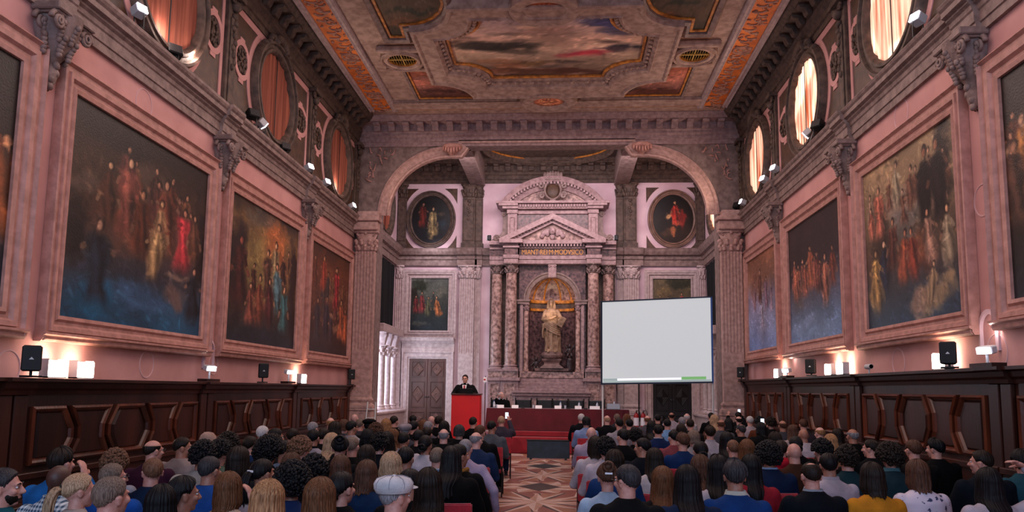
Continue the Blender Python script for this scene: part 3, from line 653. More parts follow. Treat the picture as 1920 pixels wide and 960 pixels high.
# left wall, running away from the camera (u = distance along the wall)
def crowd(seed, n, x0, x1, y0, y1, h0, h1, robes, skin='a8775c'):
    r = random.Random(seed); L = sorted(((r.uniform(x0, x1), r.uniform(y0, y1)) for _ in range(n)), key=lambda q: -q[1])
    return [(x, y, r.uniform(h0, h1), r.choice(robes), skin, r.uniform(-.08, .08)) for x, y in L]
BR = ('5d3324', '4a2a20', '6d4630', '3c2620', '7a5236', '54302a', '403430')
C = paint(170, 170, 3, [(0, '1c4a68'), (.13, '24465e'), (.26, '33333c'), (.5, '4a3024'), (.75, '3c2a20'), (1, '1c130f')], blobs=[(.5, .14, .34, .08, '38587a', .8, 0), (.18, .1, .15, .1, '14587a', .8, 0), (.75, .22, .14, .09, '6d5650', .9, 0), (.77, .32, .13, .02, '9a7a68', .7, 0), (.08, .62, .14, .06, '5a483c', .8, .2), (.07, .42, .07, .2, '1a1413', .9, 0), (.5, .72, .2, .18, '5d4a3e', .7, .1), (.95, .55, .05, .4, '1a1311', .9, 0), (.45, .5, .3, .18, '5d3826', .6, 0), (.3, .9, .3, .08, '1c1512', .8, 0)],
          figs=crowd(1, 10, .28, .9, .45, .6, .26, .34, BR)+[(.36, .4, .46, '7a4438', 'c89a78', .02), (.24, .45, .34, '4a2c20', 'b58a68', 0), (.68, .4, .44, '6d3a2a', 'a87a60', -.1), (.8, .33, .40, 'b0363c', 'b0745c', .02), (.6, .36, .36, '8a6a4c', 'c49a70', .04), (.48, .34, .38, '5d3020', 'ae7a5a', -.05), (.56, .24, .34, 'a8855c', 'c49a70', .12), (.9, .4, .32, '5d3a2a', 'a8765c', 0), (.2, .04, .46, '1a212c', 'a87e66', 0), (.92, .05, .36, '181c24', 'ae7a62', 0)])
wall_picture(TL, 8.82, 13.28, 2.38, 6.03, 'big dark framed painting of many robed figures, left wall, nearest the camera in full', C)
C = paint(140, 160, 4, [(0, '1c222c'), (.25, '3a2c24'), (.55, '7a5a36'), (.85, '6d5234'), (1, '2c2018')], blobs=[(.62, .75, .24, .3, 'b5683a', .85, .1), (.4, .55, .2, .35, '94804c', .7, 0), (.1, .5, .14, .5, '1f1614', .95, 0), (.93, .5, .1, .5, '241815', .95, 0), (.4, .92, .3, .1, '5a5248', .7, .3), (.5, .06, .5, .1, '1e2028', .9, 0)],
          figs=crowd(2, 7, .3, .85, .3, .5, .24, .32, BR)+[(.62, .4, .42, '8d7856', 'c39a74', .05), (.70, .22, .44, '4f7078', 'c48a68', -.08), (.52, .33, .4, '4a3226', 'b08060', 0), (.42, .1, .42, '6d3a2a', 'c08a64', 0), (.58, .12, .4, '4a2424', 'b88460', -.05), (.8, .1, .4, '407074', 'c99272', 0), (.15, .2, .55, '3a1c18', '8d4a3a', 0), (.3, .1, .34, '84483a', 'c08a68', 0)])
wall_picture(TL, 13.62, 18.03, 2.40, 6.0, 'framed painting with a glowing amber sky, second of the left wall', C)
C = paint(110, 150, 5, [(0, '2c2020'), (.4, '503228'), (.8, '6d3c26'), (1, '40281c')], blobs=[(.6, .55, .2, .05, '94664a', .8, .1), (.6, .4, .25, .04, '94705a', .8, .1), (.62, .28, .25, .04, '8a6048', .8, .1), (.3, .75, .06, .22, 'a84a30', .8, 0), (.42, .62, .06, .14, 'b58a64', .7, 0)],
          figs=crowd(3, 10, .1, .95, .3, .6, .24, .34, BR+('94502f', 'a8583a'))+[(.65, .42, .46, '9c3034', 'b88058', 0), (.2, .08, .44, '3c3236', 'a8765c', 0), (.4, .1, .46, '352c34', 'a8765c', .05), (.8, .14, .44, 'a8583a', 'c08a64', 0), (.92, .1, .4, 'b05a38', 'b88058', 0), (.3, .55, .38, '8d3c2a', 'b88058', .05), (.54, .08, .34, '4a383c', 'a8765c', 0)])
wall_picture(TL, 18.36, 22.5, 2.43, 5.98, 'framed painting of a crimson figure on steps, left wall next to the fluted pilaster', C)
C = paint(140, 120, 6, [(0, '18283a'), (.3, '2a2220'), (1, '17100d')], blobs=[(.9, .6, .1, .08, '7a4022', .8, 0), (.8, .4, .15, .2, '38201a', .8, 0)], figs=[(.9, .3, .5, '6d3822', 'b07a54', 0), (.97, .25, .45, '7d4426', 'b07a54', 0), (.5, .2, .5, '2c1a16', '9a6a50', 0)])
wall_picture(TL, 4.0, 8.5, 2.38, 6.03, 'almost black framed painting cut by the left edge of the view', C)
# right wall
C = paint(170, 170, 13, [(0, '26384e'), (.15, '303640'), (.4, '4a382e'), (.7, '7d6850'), (1, '947a5c')], blobs=[(.25, .9, .3, .1, 'a88a68', .9, -.4), (.45, .72, .2, .12, 'a89080', .7, 0), (.5, .6, .19, .10, '6a625a', .95, 0), (.5, .5, .10, .10, '5d544c', .9, 0), (.2, .55, .12, .3, '33281f', .8, 0), (.88, .75, .1, .3, '1d1714', .95, 0), (.78, .12, .18, .10, 'a88a64', .85, .4), (.6, .1, .12, .08, '94755f', .8, 0), (.55, .35, .25, .12, '5d3626', .8, 0), (.12, .25, .1, .16, '7d6040', .8, 0), (.6, .4, .1, .12, '9a5a3c', .6, 0)],
          figs=crowd(5, 12, .08, .95, .5, .68, .2, .28, ('8d7458', '6d4a3a', 'a0806a', '54403a', '9a5a48'), 'b98a70')+[(.42, .66, .30, 'a8987c', 'c8a080', 0), (.2, .52, .36, 'a8604c', 'b98266', 0), (.7, .46, .48, '16120f', '8a5a44', .03), (.84, .45, .5, '1a1412', '8a5c44', -.03), (.76, .26, .34, 'a07864', 'bf8868', -.15), (.24, .16, .38, '242a38', 'c29a80', 0), (.13, .08, .42, 'b08850', 'a8805c', 0), (.45, .2, .34, '84442f', 'b5765a', .1), (.58, .2, .34, '7a3626', 'b5765a', -.1), (.9, .22, .36, '94826a', 'b98a68', 0), (.7, .05, .26, 'a88a68', 'c49a78', .25), (.32, .3, .34, '5d362a', 'b07a5c', .1)])
wall_picture(TR, 10.12, 13.96, 2.64, 6.10, 'big framed painting of a crowd around a stone font, right wall, nearest in full', flip(C))
C = paint(120, 140, 14, [(0, '5f78a0'), (.2, '5a6c8d'), (.42, '4a4450'), (.6, '2c2426'), (1, '251c1a')], blobs=[(.3, .15, .3, .08, '7d90b4', .6, .1), (.6, .08, .4, .06, '7088ac', .7, 0), (.2, .45, .2, .2, '54403c', .6, 0)],  # bluish-white glare on the lower half is painted into these colours
          figs=[(.45, .38, .4, 'a85c40', 'c99a78', .02), (.72, .22, .44, 'a0614c', 'c08a6a', 0), (.3, .36, .34, '7a4a3c', 'b5836a', 0), (.15, .38, .28, '94564a', 'b5836a', 0), (.58, .36, .34, '5a2e26', 'a8745c', 0), (.85, .35, .34, '6a382c', 'b07a5c', 0)]+crowd(7, 8, .1, .9, .32, .5, .24, .34, ('a05c44', '7a4a3c', '8d5040', '5a342c')))
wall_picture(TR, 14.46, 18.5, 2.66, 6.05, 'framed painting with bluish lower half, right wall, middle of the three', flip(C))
C = paint(100, 130, 15, [(0, '7088b8'), (.3, '8a94b8'), (.55, '877c92'), (.75, '87604e'), (1, '8a5a44')], blobs=[(.5, .35, .2, .3, '9ca0bc', .5, 0), (.3, .7, .2, .2, '7a5042', .7, 0)],  # pale blue-grey tones put the glare on this canvas into its paint
          figs=[(.45, .45, .4, '5a3c34', 'b08a78', 0), (.25, .4, .34, '7d6068', 'b08a78', 0), (.65, .38, .36, '80667a', 'b08a78', 0), (.82, .35, .3, '8a7484', 'b08a78', 0), (.5, .2, .3, 'a09cb4', 'b8a0a0', 0)])
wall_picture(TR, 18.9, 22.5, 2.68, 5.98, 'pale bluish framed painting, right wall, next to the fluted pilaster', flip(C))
C = paint(140, 120, 16, [(0, '1a1c22'), (.3, '2c2018'), (1, '1c1511')], blobs=[(.1, .55, .1, .2, '8a5a30', .8, 0), (.12, .74, .05, .05, 'b08a70', .9, 0), (.4, .4, .2, .3, '30241c', .8, 0)], figs=crowd(9, 8, .03, .3, .3, .6, .24, .32, BR)+[(.1, .4, .4, 'a06a38', 'c09070', 0), (.05, .3, .4, '54382c', 'a87658', 0), (.16, .5, .3, '8d5030', 'b88a68', 0)])
wall_picture(TR, 5.3, 9.66, 2.66, 6.12, 'dark framed painting cut by the right edge of the view', flip(C))
# =================================================================== CORBELS UNDER THE CORNICES
def corbel(T, y, zt, label):
    t = tag(empty('carved_corbel', T(y, zt-1.0, 0)), label, 'corbel', 'carved corbels under the cornices'); b = Vector(t.location)
    def TT(s, z, h): p = T(y+s, zt+z, max(h, .004)); return (p[0]-b.x, p[1]-b.y, p[2]-b.z)
    mb = MB(); prof = [(-1.0, .05, .05), (-.9, .11, .10), (-.78, .13, .13), (-.66, .10, .11), (-.58, .16, .16), (-.45, .22, .24), (-.30, .28, .30), (-.15, .29, .34), (-.06, .30, .36)]
    P = [[TT(w_*math.cos(a), z, d*math.sin(a)*1.15) for a in np.linspace(0, PI, 13)] for z, w_, d in prof]; mb.grid(P); mb.build('bell', M['stone'], t, smooth=True)
    mb = MB(); mb.box(-.36, .36, -.10, .0, 0, .38, TT); mb.box(-.33, .33, -.13, -.1, 0, .35, TT); mb.build('abacus', M['stone'], t, bevel=.015)
    for s, h in ((-1, .08), (1, .08), (-1, .30), (1, .30)):
        mb = MB(); th = np.linspace(0, 14, 50); mb.tube([TT(s*(.27+.115*math.exp(-.11*q)*math.cos(q)), -.22+.125*math.exp(-.11*q)*math.sin(q), h+.05*q/14) for q in th], list(.034-.0014*th), 6)
        mb.build('volute', M['stone'], t, smooth=True, recalc=False)
    mb = MB()
    for row, (z, d, n, s_) in enumerate(((-.30, .28, 5, .11), (-.48, .22, 4, .10))):
        for k in range(n):
            a = PI*(k+.5)/n; Q = Matrix.Rotation(0, 3, 'Z')
            for q in range(5):
                u = q/4; mb.ell(TT((.2+d*.12+.05*u*u)*math.cos(a), z-.10+.2*u, (d+.09*u*u)*math.sin(a)+.02), (.05-.02*abs(u-.4), .05-.02*abs(u-.4), .045), 6, 4)
    for k in range(7):
        a = PI*(k+.5)/7; mb.ell(TT(.16*math.cos(a), -.16, .3*math.sin(a)+.04), (.05, .05, .05), 6, 5)
    for k in range(4): mb.ell(TT(.03*math.sin(k*2), -.68-.09*k, .13-.02*k), (.05, .06, .06), 6, 5)
    mb.build('leaves', M['stone'], t, smooth=True)
for sg, T, sd, zt in ((-1, TL, 'left', 6.52), (1, TR, 'right', 6.58)):
    for i, y in enumerate(CORB[sg]): corbel(T, y, zt, 'grey carved corbel under the %s cornice, %s the camera' % (sd, ('nearest', 'second from', 'third from')[i]))
# =================================================================== WALNUT PANELLING
def panelling(T, y0, y1, zt, zb, label):
    t = tag(empty('wood_panelling', T((y0+y1)/2, 0, 0)), label, 'wood panelling', 'walnut wall panelling'); b = Vector(t.location)
    def TT(s, z, h): p = T(s, z, max(h, .02)); return (p[0]-b.x, p[1]-b.y, p[2]-b.z)
    mb = MB(); mb.box(y0, y1, zb, zt-.02, .003, .16, TT); mb.build("back_board", M['wood'], t)
    mb = MB(); pf = [(0, zt-.2), (.19, zt-.2), (.2, zt-.15), (.24, zt-.12), (.25, zt-.06), (.32, zt-.04), (.32, zt), (0, zt)]
    for lo, hi, x_ in ((y0, y1, 0), (y0-.02, y0+.24, .05), (y1-.24, y1+.02, .05)):
        q = [(h+(x_ if h else 0), z+(x_*.02)) for h, z in pf]; P = [[TT(s, z, h) for h, z in q] for s in (lo, hi)]; mb.grid(P)
        for s in (lo, hi): mb.add([TT(s, z, h) for h, z in q], [tuple(range(len(q)))])
    mb.build('cornice', M['wood'], t)
    for lo, hi in ((y0, y0+.22), (y1-.22, y1)):
        mb = MB(); mb.box(lo, hi, zb, zt-.2, .16, .21, TT); mb.build('stile', M['wood'], t, bevel=.01)
    pz0, pz1 = zb+.13, zt-.34; a0, a1 = y0+.28, y1-.28; W_ = a1-a0; zm = (pz0+pz1)/2
    # five panels: half, waisted, full octagon, waisted, half
    cuts = [0, .19, .385, .625, .82, 1]; g = .035; ch = .17
    for k in range(5):
        l, r_ = a0+W_*cuts[k]+g, a0+W_*cuts[k+1]-g; wv = .11*W_/3.9; e = ch
        if k in (0,): P = [(l, pz0), (r_-wv, pz0), (r_+wv*.6, pz0+e*1.6), (r_+wv*.6, pz1-e*1.6), (r_-wv, pz1), (l, pz1)]
        elif k == 4: P = [(l+wv, pz0), (r_, pz0), (r_, pz1), (l+wv, pz1), (l-wv*.6, pz1-e*1.6), (l-wv*.6, pz0+e*1.6)]
        elif k == 2: P = [(l+wv, pz0), (r_-wv, pz0), (r_+wv*.6, pz0+e*1.6), (r_+wv*.6, pz1-e*1.6), (r_-wv, pz1), (l+wv, pz1), (l-wv*.6, pz1-e*1.6), (l-wv*.6, pz0+e*1.6)]
        else: P = [(l-wv*.7, pz0), (r_+wv*.7, pz0), (r_-wv*.7, pz0+e*1.6), (r_-wv*.7, pz1-e*1.6), (r_+wv*.7, pz1), (l-wv*.7, pz1), (l+wv*.7, pz1-e*1.6), (l+wv*.7, pz0+e*1.6)]
        P = ccw(P); c = np.mean(P, 0)
        mb = MB(); mb.frame(P, [(0, .16), (0, .205), (-.03, .225), (-.055, .205), (-.075, .175), (-.075, .16)], TT); p = mb.build('panel_moulding', M['wood_red'], t)
        Q = [tuple(c+(np.array(q)-c)*np.array([.66, .74])) for q in P]
        mb = MB(); mb.add([TT(s, z, .185) for s, z in Q], [tuple(range(len(Q)))]); mb.frame(Q, [(.03, .158), (.0, .187), (-.02, .187)], TT); mb.build('raised_field', M['wood'], p)
    mb = MB(); mb.box(y0, y1, .0, zb, 0, .24, TT); mb.box(y0, y1, zb-.02, zb+.06, 0, .28, TT); mb.build('plinth', M['wood'], t, bevel=.01)
    mb = MB(); mb.box(y0, y1, .44, .5, .0, .62, TT); mb.box(y0, y1, .1, .44, .0, .5, TT); mb.build('bench_seat', M['wood'], t, bevel=.01)
for i, (a, b_) in enumerate(((4.2, 8.28), (8.32, 13.04), (13.08, 17.6), (17.64, 22.1))):
    panelling(TL, a, b_, 1.91, .74, 'dark walnut panelling along the left wall, %s' % ('nearest bay, cut by the left edge', 'bay under the biggest left painting', 'bay under the amber sky painting', 'farthest bay by the fluted pilaster')[i])
for i, (a, b_) in enumerate(((5.3, 9.42), (9.46, 13.92), (13.96, 18.03), (18.07, 22.2))):
    panelling(TR, a, b_, 2.19, .94, 'dark walnut panelling along the right wall, %s' % ('nearest bay, cut by the right edge', 'bay under the painting of the font', 'bay under the middle right painting', 'farthest bay by the fluted pilaster')[i])
# =================================================================== shared builders
def remesh(mb, voxel, smooth=4, name='m', fac=.5, disp=None):
    """fuse overlapping closed pieces into ONE continuous surface"""
    me = bpy.data.meshes.new(name); me.from_pydata(mb.v, [], mb.f)
    bm = bmesh.new(); bm.from_mesh(me); bmesh.ops.remove_doubles(bm, verts=bm.verts, dist=1e-6); bmesh.ops.recalc_face_normals(bm, faces=bm.faces); bm.to_mesh(me); bm.free()
    o = bpy.data.objects.new(name, me); COL.objects.link(o)
    r = o.modifiers.new('r', 'REMESH'); r.mode = 'VOXEL'; r.voxel_size = voxel
    if smooth:
        s = o.modifiers.new('s', 'SMOOTH'); s.iterations = smooth; s.factor = fac
    dg = bpy.context.evaluated_depsgraph_get(); out = bpy.data.meshes.new_from_object(o.evaluated_get(dg)); out.name = name
    bpy.data.objects.remove(o); bpy.data.meshes.remove(me)
    if disp: 
        n = len(out.vertices); co = np.empty(n*3, np.float32); out.vertices.foreach_get('co', co); no = np.empty(n*3, np.float32); out.vertices.foreach_get('normal', no)
        co = co.reshape(-1, 3); no = no.reshape(-1, 3); co += no*disp(co)[:, None]; out.vertices.foreach_set('co', co.astype(np.float32).ravel()); out.update()
    out.shade_smooth(); return out
def capsule(mb, a, b, ra, rb, n=12, sx=1.0):
    """tapered capsule, closed"""
    a = Vector(a); b = Vector(b); d = b-a; L = d.length; t = d.normalized() if L > 1e-6 else Vector((0, 0, 1)); u = t.orthogonal().normalized(); v = t.cross(u); P = []
    st = [(-ra*math.cos(q), ra*math.sin(q), a) for q in np.linspace(.05, PI/2, 5)]+[(rb*math.sin(q), rb*math.cos(q), b) for q in np.linspace(0, PI/2-.05, 5)]
    for h, r, c in st: P.append([c+t*h+(u*math.cos(2*PI*i/n)+v*math.sin(2*PI*i/n))*r for i in range(n)])
    mb.grid(P, closeu=True); o = len(mb.v); k = len(st)
    mb.f.append(tuple(range(o-k*n, o-k*n+n))[::-1]); mb.f.append(tuple(range(o-n, o)))
def limb(mb, pts, rs, n=12):
    for i in range(len(pts)-1): capsule(mb, pts[i], pts[i+1], rs[i], rs[i+1], n)
def mobj(name, me, m, parent):
    o = bpy.data.objects.new(name, me); COL.objects.link(o); o.parent = parent
    if not me.materials: me.materials.append(m)
    o.material_slots[0].link = 'OBJECT'; o.material_slots[0].material = m; return o
def acanthus(mb, c, r, h, n=8, half=False, ry=None, seed=1):
    """corinthian capital: bell, two leaf rows, volutes, abacus; base at c"""
    ry = ry or r; rs = random.Random(seed); cx, cy, cz = c
    mb.lathe([(r*.92, 0), (r*.9, h*.3), (r*1.0, h*.6), (r*1.28, h*.85)], c, 20, sx=1, sy=ry/r)
    for row, (z, s) in enumerate(((.22, 1.02), (.48, 1.12))):
        for k in range(n):
            a = 2*PI*(k+.5*row)/n
            for q in range(3):
                u = q/2; mb.ell((cx+(r*s+.12*r*u*u)*math.cos(a), cy+(ry*s+.12*ry*u*u)*math.sin(a), cz+h*(z-.1+.13*u)), (r*.22, r*.22, h*.10), 6, 5)
    for k in range(4):
        a = PI/4+k*PI/2; th = np.linspace(0, 8, 18); d = Vector((math.cos(a), math.sin(a)*ry/r, 0))
        mb.tube([Vector(c)+d*(r*1.25+.2*r*math.exp(-.15*q)*math.cos(q))+Vector((0, 0, h*.8+.2*r*math.exp(-.15*q)*math.sin(q))) for q in th], r*.09, 5)
    mb.box(cx-r*1.38, cx+r*1.38, cy-ry*1.38, cy+ry*1.38, cz+h*.88, cz+h)
    for s in (-1, 1): mb.ell((cx, cy+s*ry*1.3, cz+h*.88), (r*.2, r*.12, h*.1), 6, 5)
def att_base(r, h): return [(r*1.38, 0), (r*1.4, h*.12), (r*1.36, h*.3), (r*1.18, h*.36), (r*1.1, h*.5), (r*1.16, h*.62), (r*1.24, h*.72), (r*1.2, h*.85), (r*1.04, h*.92), (r, h)]
def fluted(mb, x0, x1, y0, y1, z0, z1, n=6, d=.034):
    xs = [x0]; ys = [0.0]; g = (x1-x0)/(n+.35)
    for k in range(n):
        a = x0+g*.175+k*g+g*.16
        for q in np.linspace(0, PI, 6): xs.append(a+(g*.68)*(1-math.cos(q))/2); ys.append(d*math.sin(q))
    xs.append(x1); ys.append(0.0); zs = [z0, z0+.06, z1-.06, z1]
    P = [[(x, y0+(y if 0 < i < 3 else 0), z) for x, y in zip(xs, ys)] for i, z in enumerate(zs)]
    mb.grid(P); mb.box(x0, x1, y0+d+.002, y1, z0, z1)
    for x in (x0, x1): mb.add([(x, y0, z0), (x, y0+d+.01, z0), (x, y0+d+.01, z1), (x, y0, z1)], [(0, 1, 2, 3)])
# =================================================================== PILASTERS OF ARCH AND CHANCEL
def big_pilaster(x0, x1, yf, yb, zb, zflute, zc0, zc1, label, n=6, plinth=.45, m=None, extra=None):
    m = m or M['stone_pale']; cx = (x0+x1)/2; t = tag(empty('fluted_pilaster', (cx, (yf+yb)/2, zb)), label, 'pilaster', 'fluted pilasters'); O = Vector(t.location)
    def B(mb, nm, mm=m, **k):
        mb.v = [((min(5.82, max(-5.82, p[0])) if yb > 25 else p[0])-O.x, min(p[1], yb-.015)-O.y, p[2]-O.z) for p in mb.v]; return mb.build(nm, mm, t, **k)
    w = x1-x0; e = w*.14
    mb = MB(); mb.box(x0-e, x1+e, yf-e*.8, yb, zb, zb+plinth); mb.box(x0-e*1.3, x1+e*1.3, yf-e*1.1, yb, zb+plinth, zb+plinth+.07); B(mb, 'plinth', bevel=.015)
    h = .34; pf = att_base(1, 1); z0 = zb+plinth+.07; P = []
    for r, z in pf:
        q = (r-1)*w*.42; P.append([(x0-q, yb, z0+z*h), (x0-q, yf-q, z0+z*h), (x1+q, yf-q, z0+z*h), (x1+q, yb, z0+z*h)])
    mb = MB(); mb.grid(P); B(mb, 'base', smooth=40)
    mb = MB(); mb.box(x0, x1, yf, yb, z0+h-.01, zflute); fluted(mb, x0, x1, yf, yb, zflute, zc0, n); B(mb, 'shaft', smooth=35)
    mb = MB(); acanthus(mb, (cx, (yf+yb)/2, zc0), w*.46, zc1-zc0, 8, ry=max(.1, (yb-yf)*.42)); B(mb, 'capital', smooth=True, recalc=False)
    return t
for sg, sd in ((-1, 'left'), (1, 'right')):
    x0, x1 = sorted((sg*5.26, sg*5.86)); o = 0 if sg < 0 else .0
    big_pilaster(x0, x1, 22.36, 22.63, 0, 3.0, 6.02, 6.68, 'fluted pilaster carrying the %s foot of the arch' % sd, plinth=1.15, m=M['stone_rose'])
    mb = MB(); mb.box(x0-.08, x1+.08, 22.26, 22.64, 6.68, 6.95); mb.box(x0-.14, x1+.14, 22.18, 22.64, 6.95, 7.08); mb.box(x0+.02, x1+.1, 22.3, 22.64, 7.08, 7.28); struct(mb, 'trim_impost_'+sd, M['stone_rose'], bevel=.02)
    a, b_ = sorted((sg*3.36, sg*2.80)); big_pilaster(a, b_, 27.78, 27.99, .45, 3.15, 5.98, 6.5, 'fluted pilaster on the back wall, %s of the altar' % sd, plinth=.5)
    a, b_ = sorted((sg*2.80, sg*2.56)); big_pilaster(a+(.01 if sg < 0 else .0), b_-.01, 27.88, 27.99, .45, 3.15, 5.98, 6.5, 'narrow fluted half pilaster hugging the %s back wall pilaster' % sd, n=3, plinth=.5)
    a, b_ = sorted((sg*5.83, sg*5.55)); big_pilaster(a, b_, 27.84, 27.99, .45, 3.15, 5.98, 6.5, 'slim fluted corner pilaster at the %s end of the back wall' % sd, n=3, plinth=.5)
    # dark upper pilasters
    for (xa, xb, yf, lab) in ((3.30, 2.82, 27.8, 'dark carved upper pilaster on the back wall, %s of the altar' % sd), (2.82, 2.54, 27.9, 'narrow dark half pilaster, upper back wall, %s of the altar top' % sd), (5.83, 5.5, 27.86, 'dark upper corner pilaster at the %s end of the back wall' % sd)):
        a, b_ = sorted((sg*xa, sg*xb)); cx = (a+b_)/2; w = b_-a
        t = tag(empty('upper_pilaster', (cx, 27.99, 7.14)), lab, 'pilaster', 'dark upper pilasters')
        mb = MB(); mb.box(max(a-.04, -5.845)-cx, min(b_+.04, 5.845)-cx, yf-.04-27.99, 0, 0, .22); mb.box(a-cx, b_-cx, yf-27.99, 0, .22, 2.0); mb.frame(rect(-w*.36, w*.36, .34, 1.9), [(0, 0), (.012, .02), (.03, .02), (.035, 0)], lambda s, t_, h: (s, yf-27.99-h, t_)); mb.build('shaft', M['stone_dark'], t, bevel=.006)
        mb = MB(); acanthus(mb, (0, (yf-27.99)/2, 2.0), w*.48, .56, 7, ry=.1); mb.v = [(min(5.845, max(-5.845, q[0]+cx))-cx, min(q[1], 0), q[2]) for q in mb.v]; mb.build('capital', M['stone_dark'], t, smooth=True, recalc=False)
        if w > .4:
            mb = MB()
            for k in range(6): mb.ell((.03*math.sin(k*2.4), yf-28.0, 1.85-.14*k), (.07-.006*k, .03, .06), 8, 6)
            mb.build('carved_drop', M['stone_dark'], t, smooth=True)
# oval picture fields
for sg, sd in ((-1, 'left'), (1, 'right')):
    cx, cz = sg*4.56 + (.02 if sg < 0 else .12), 8.31
    mb = MB(); panel_poly(mb, TB, rect(cx-1.2, cx+1.2, 7.2, 9.72), 0, .012); struct(mb, 'trim_oval_field_'+sd, M['plaster_pale'])
    for qx in (-1, 1):
        for qz in (-1, 1):
            el = [(cx+qx*1.12*math.cos(a), cz+qz*1.36*math.sin(a)) for a in np.linspace(0, PI/2, 60)]
            el = [p for p in el if abs(p[0]-cx) < 1.0 and abs(p[1]-cz) < 1.22]; P = [(cx+qx*1.0, el[0][1])]+el+[(el[-1][0], cz+qz*1.22), (cx+qx*1.0, cz+qz*1.22)]
            mb = MB(); panel_poly(mb, TB, P, .0125, .018); struct(mb, 'trim_oval_corner_'+sd, M['brown_marble'])
    t = tag(empty('oval_painting', (cx, 28, cz-1.1)), 'oval painting of a %s in a grey stone ring, %s upper back wall' % (('kneeling pale figure', 'left') if sg < 0 else ('red robed figure', 'right')), 'painting', 'oval paintings on the back wall')
    TO = lambda s, t_, h: (s-cx, -h, t_-cz+1.1)
    mb = MB(); mb.frame(ellp(cx, cz, .78, .95, 60), [(-.03, .02), (-.02, .08), (.03, .1), (.05, .07), (.1, .07), (.13, .12), (.17, .12), (.18, 0)], TO); mb.build('frame', M['stone_dark'] if sg < 0 else mat('oval_ring', '7d5f50', '5d453c', 5, .5, .3), t, smooth=40)
    if sg < 0: C = paint(90, 90, 71, [(0, '1c1d22'), (1, '14110f')], blobs=[(.55, .28, .16, .18, '85714c', .9, 0), (.55, .5, .12, .12, 'a08c70', .8, 0), (.28, .55, .1, .22, '5a221c', .8, .1), (.8, .4, .12, .12, '20303a', .8, 0), (.75, .6, .12, .05, '4d4032', .7, 0)], figs=[(.52, .15, .62, '8d7a54', 'b5916c', .05), (.3, .3, .55, '5d241d', 'a8765c', 0)])
    else: C = paint(90, 90, 72, [(0, '221712'), (1, '110d0c')], blobs=[(.55, .62, .16, .14, '9a2a22', .95, .3), (.72, .48, .1, .2, '7d1f1c', .9, 0), (.38, .55, .08, .08, 'c89a68', .9, 0), (.58, .42, .14, .08, 'b5543c', .9, -.2), (.35, .2, .2, .1, '4d3422', .8, 0), (.5, .25, .08, .12, 'a8603c', .8, 0)], figs=[(.55, .35, .52, '93281f', 'c08a64', -.02)])
    nv, nu = C.shape[:2]; P = []; CC = []
    for q in np.linspace(0, 1, 40):
        P.append([TO(cx+.79*q*math.cos(a), cz+.96*q*math.sin(a), .03) for a in np.linspace(0, 2*PI, 90)])
        CC.append([C[min(nv-1, int((.5+.5*q*math.sin(a))*(nv-1)))][min(nu-1, int((.5+.5*q*math.cos(a))*(nu-1)))] for a in np.linspace(0, 2*PI, 90)])
    canvas('canvas', P, np.array(CC), M['canvas'], t)
# pictures over the doors
C = paint(90, 120, 81, [(0, '20262c'), (.4, '2c302c'), (.7, '4a4c44'), (1, '575a54')], blobs=[(.25, .85, .25, .12, '2c3024', .9, 0), (.1, .6, .1, .3, '241f18', .9, 0), (.75, .7, .2, .12, '6d6a5c', .7, .3), (.3, .12, .3, .06, '4a4a44', .8, 0), (.75, .35, .12, .08, '9a5a34', .9, 0)], figs=[(.3, .3, .45, '7a3434', 'b5886a', 0), (.45, .25, .4, '5d5c44', 'b5886a', .05), (.72, .25, .42, 'a8643c', 'c08a64', -.1), (.15, .3, .38, '6d2d2c', 'a8765c', 0), (.6, .45, .3, '3c3c38', 'a8765c', 0)])
wall_picture(TB, -5.46, -3.58, 3.80, 6.24, 'upright framed painting over the carved wooden door, left back wall', C, fw=.2, grp='framed paintings on the back wall', m=M['stone_pale'])
C = paint(90, 120, 82, [(0, '2a2420'), (.5, '4d4030'), (1, '5d5038')], blobs=[(.7, .9, .4, .12, '2c2a1c', .9, 0), (.3, .75, .25, .1, '77603c', .6, 0)], figs=[(.75, .35, .4, '9a3a34', 'c08a64', 0), (.2, .35, .35, '3c3024', 'a8765c', 0), (.4, .35, .32, '43302c', 'a8765c', 0)])
wall_picture(TB, 3.68, 5.52, 3.80, 6.24, 'framed painting half hidden by the white screen, right back wall', C, fw=.2, grp='framed paintings on the back wall', m=M['stone_pale'])
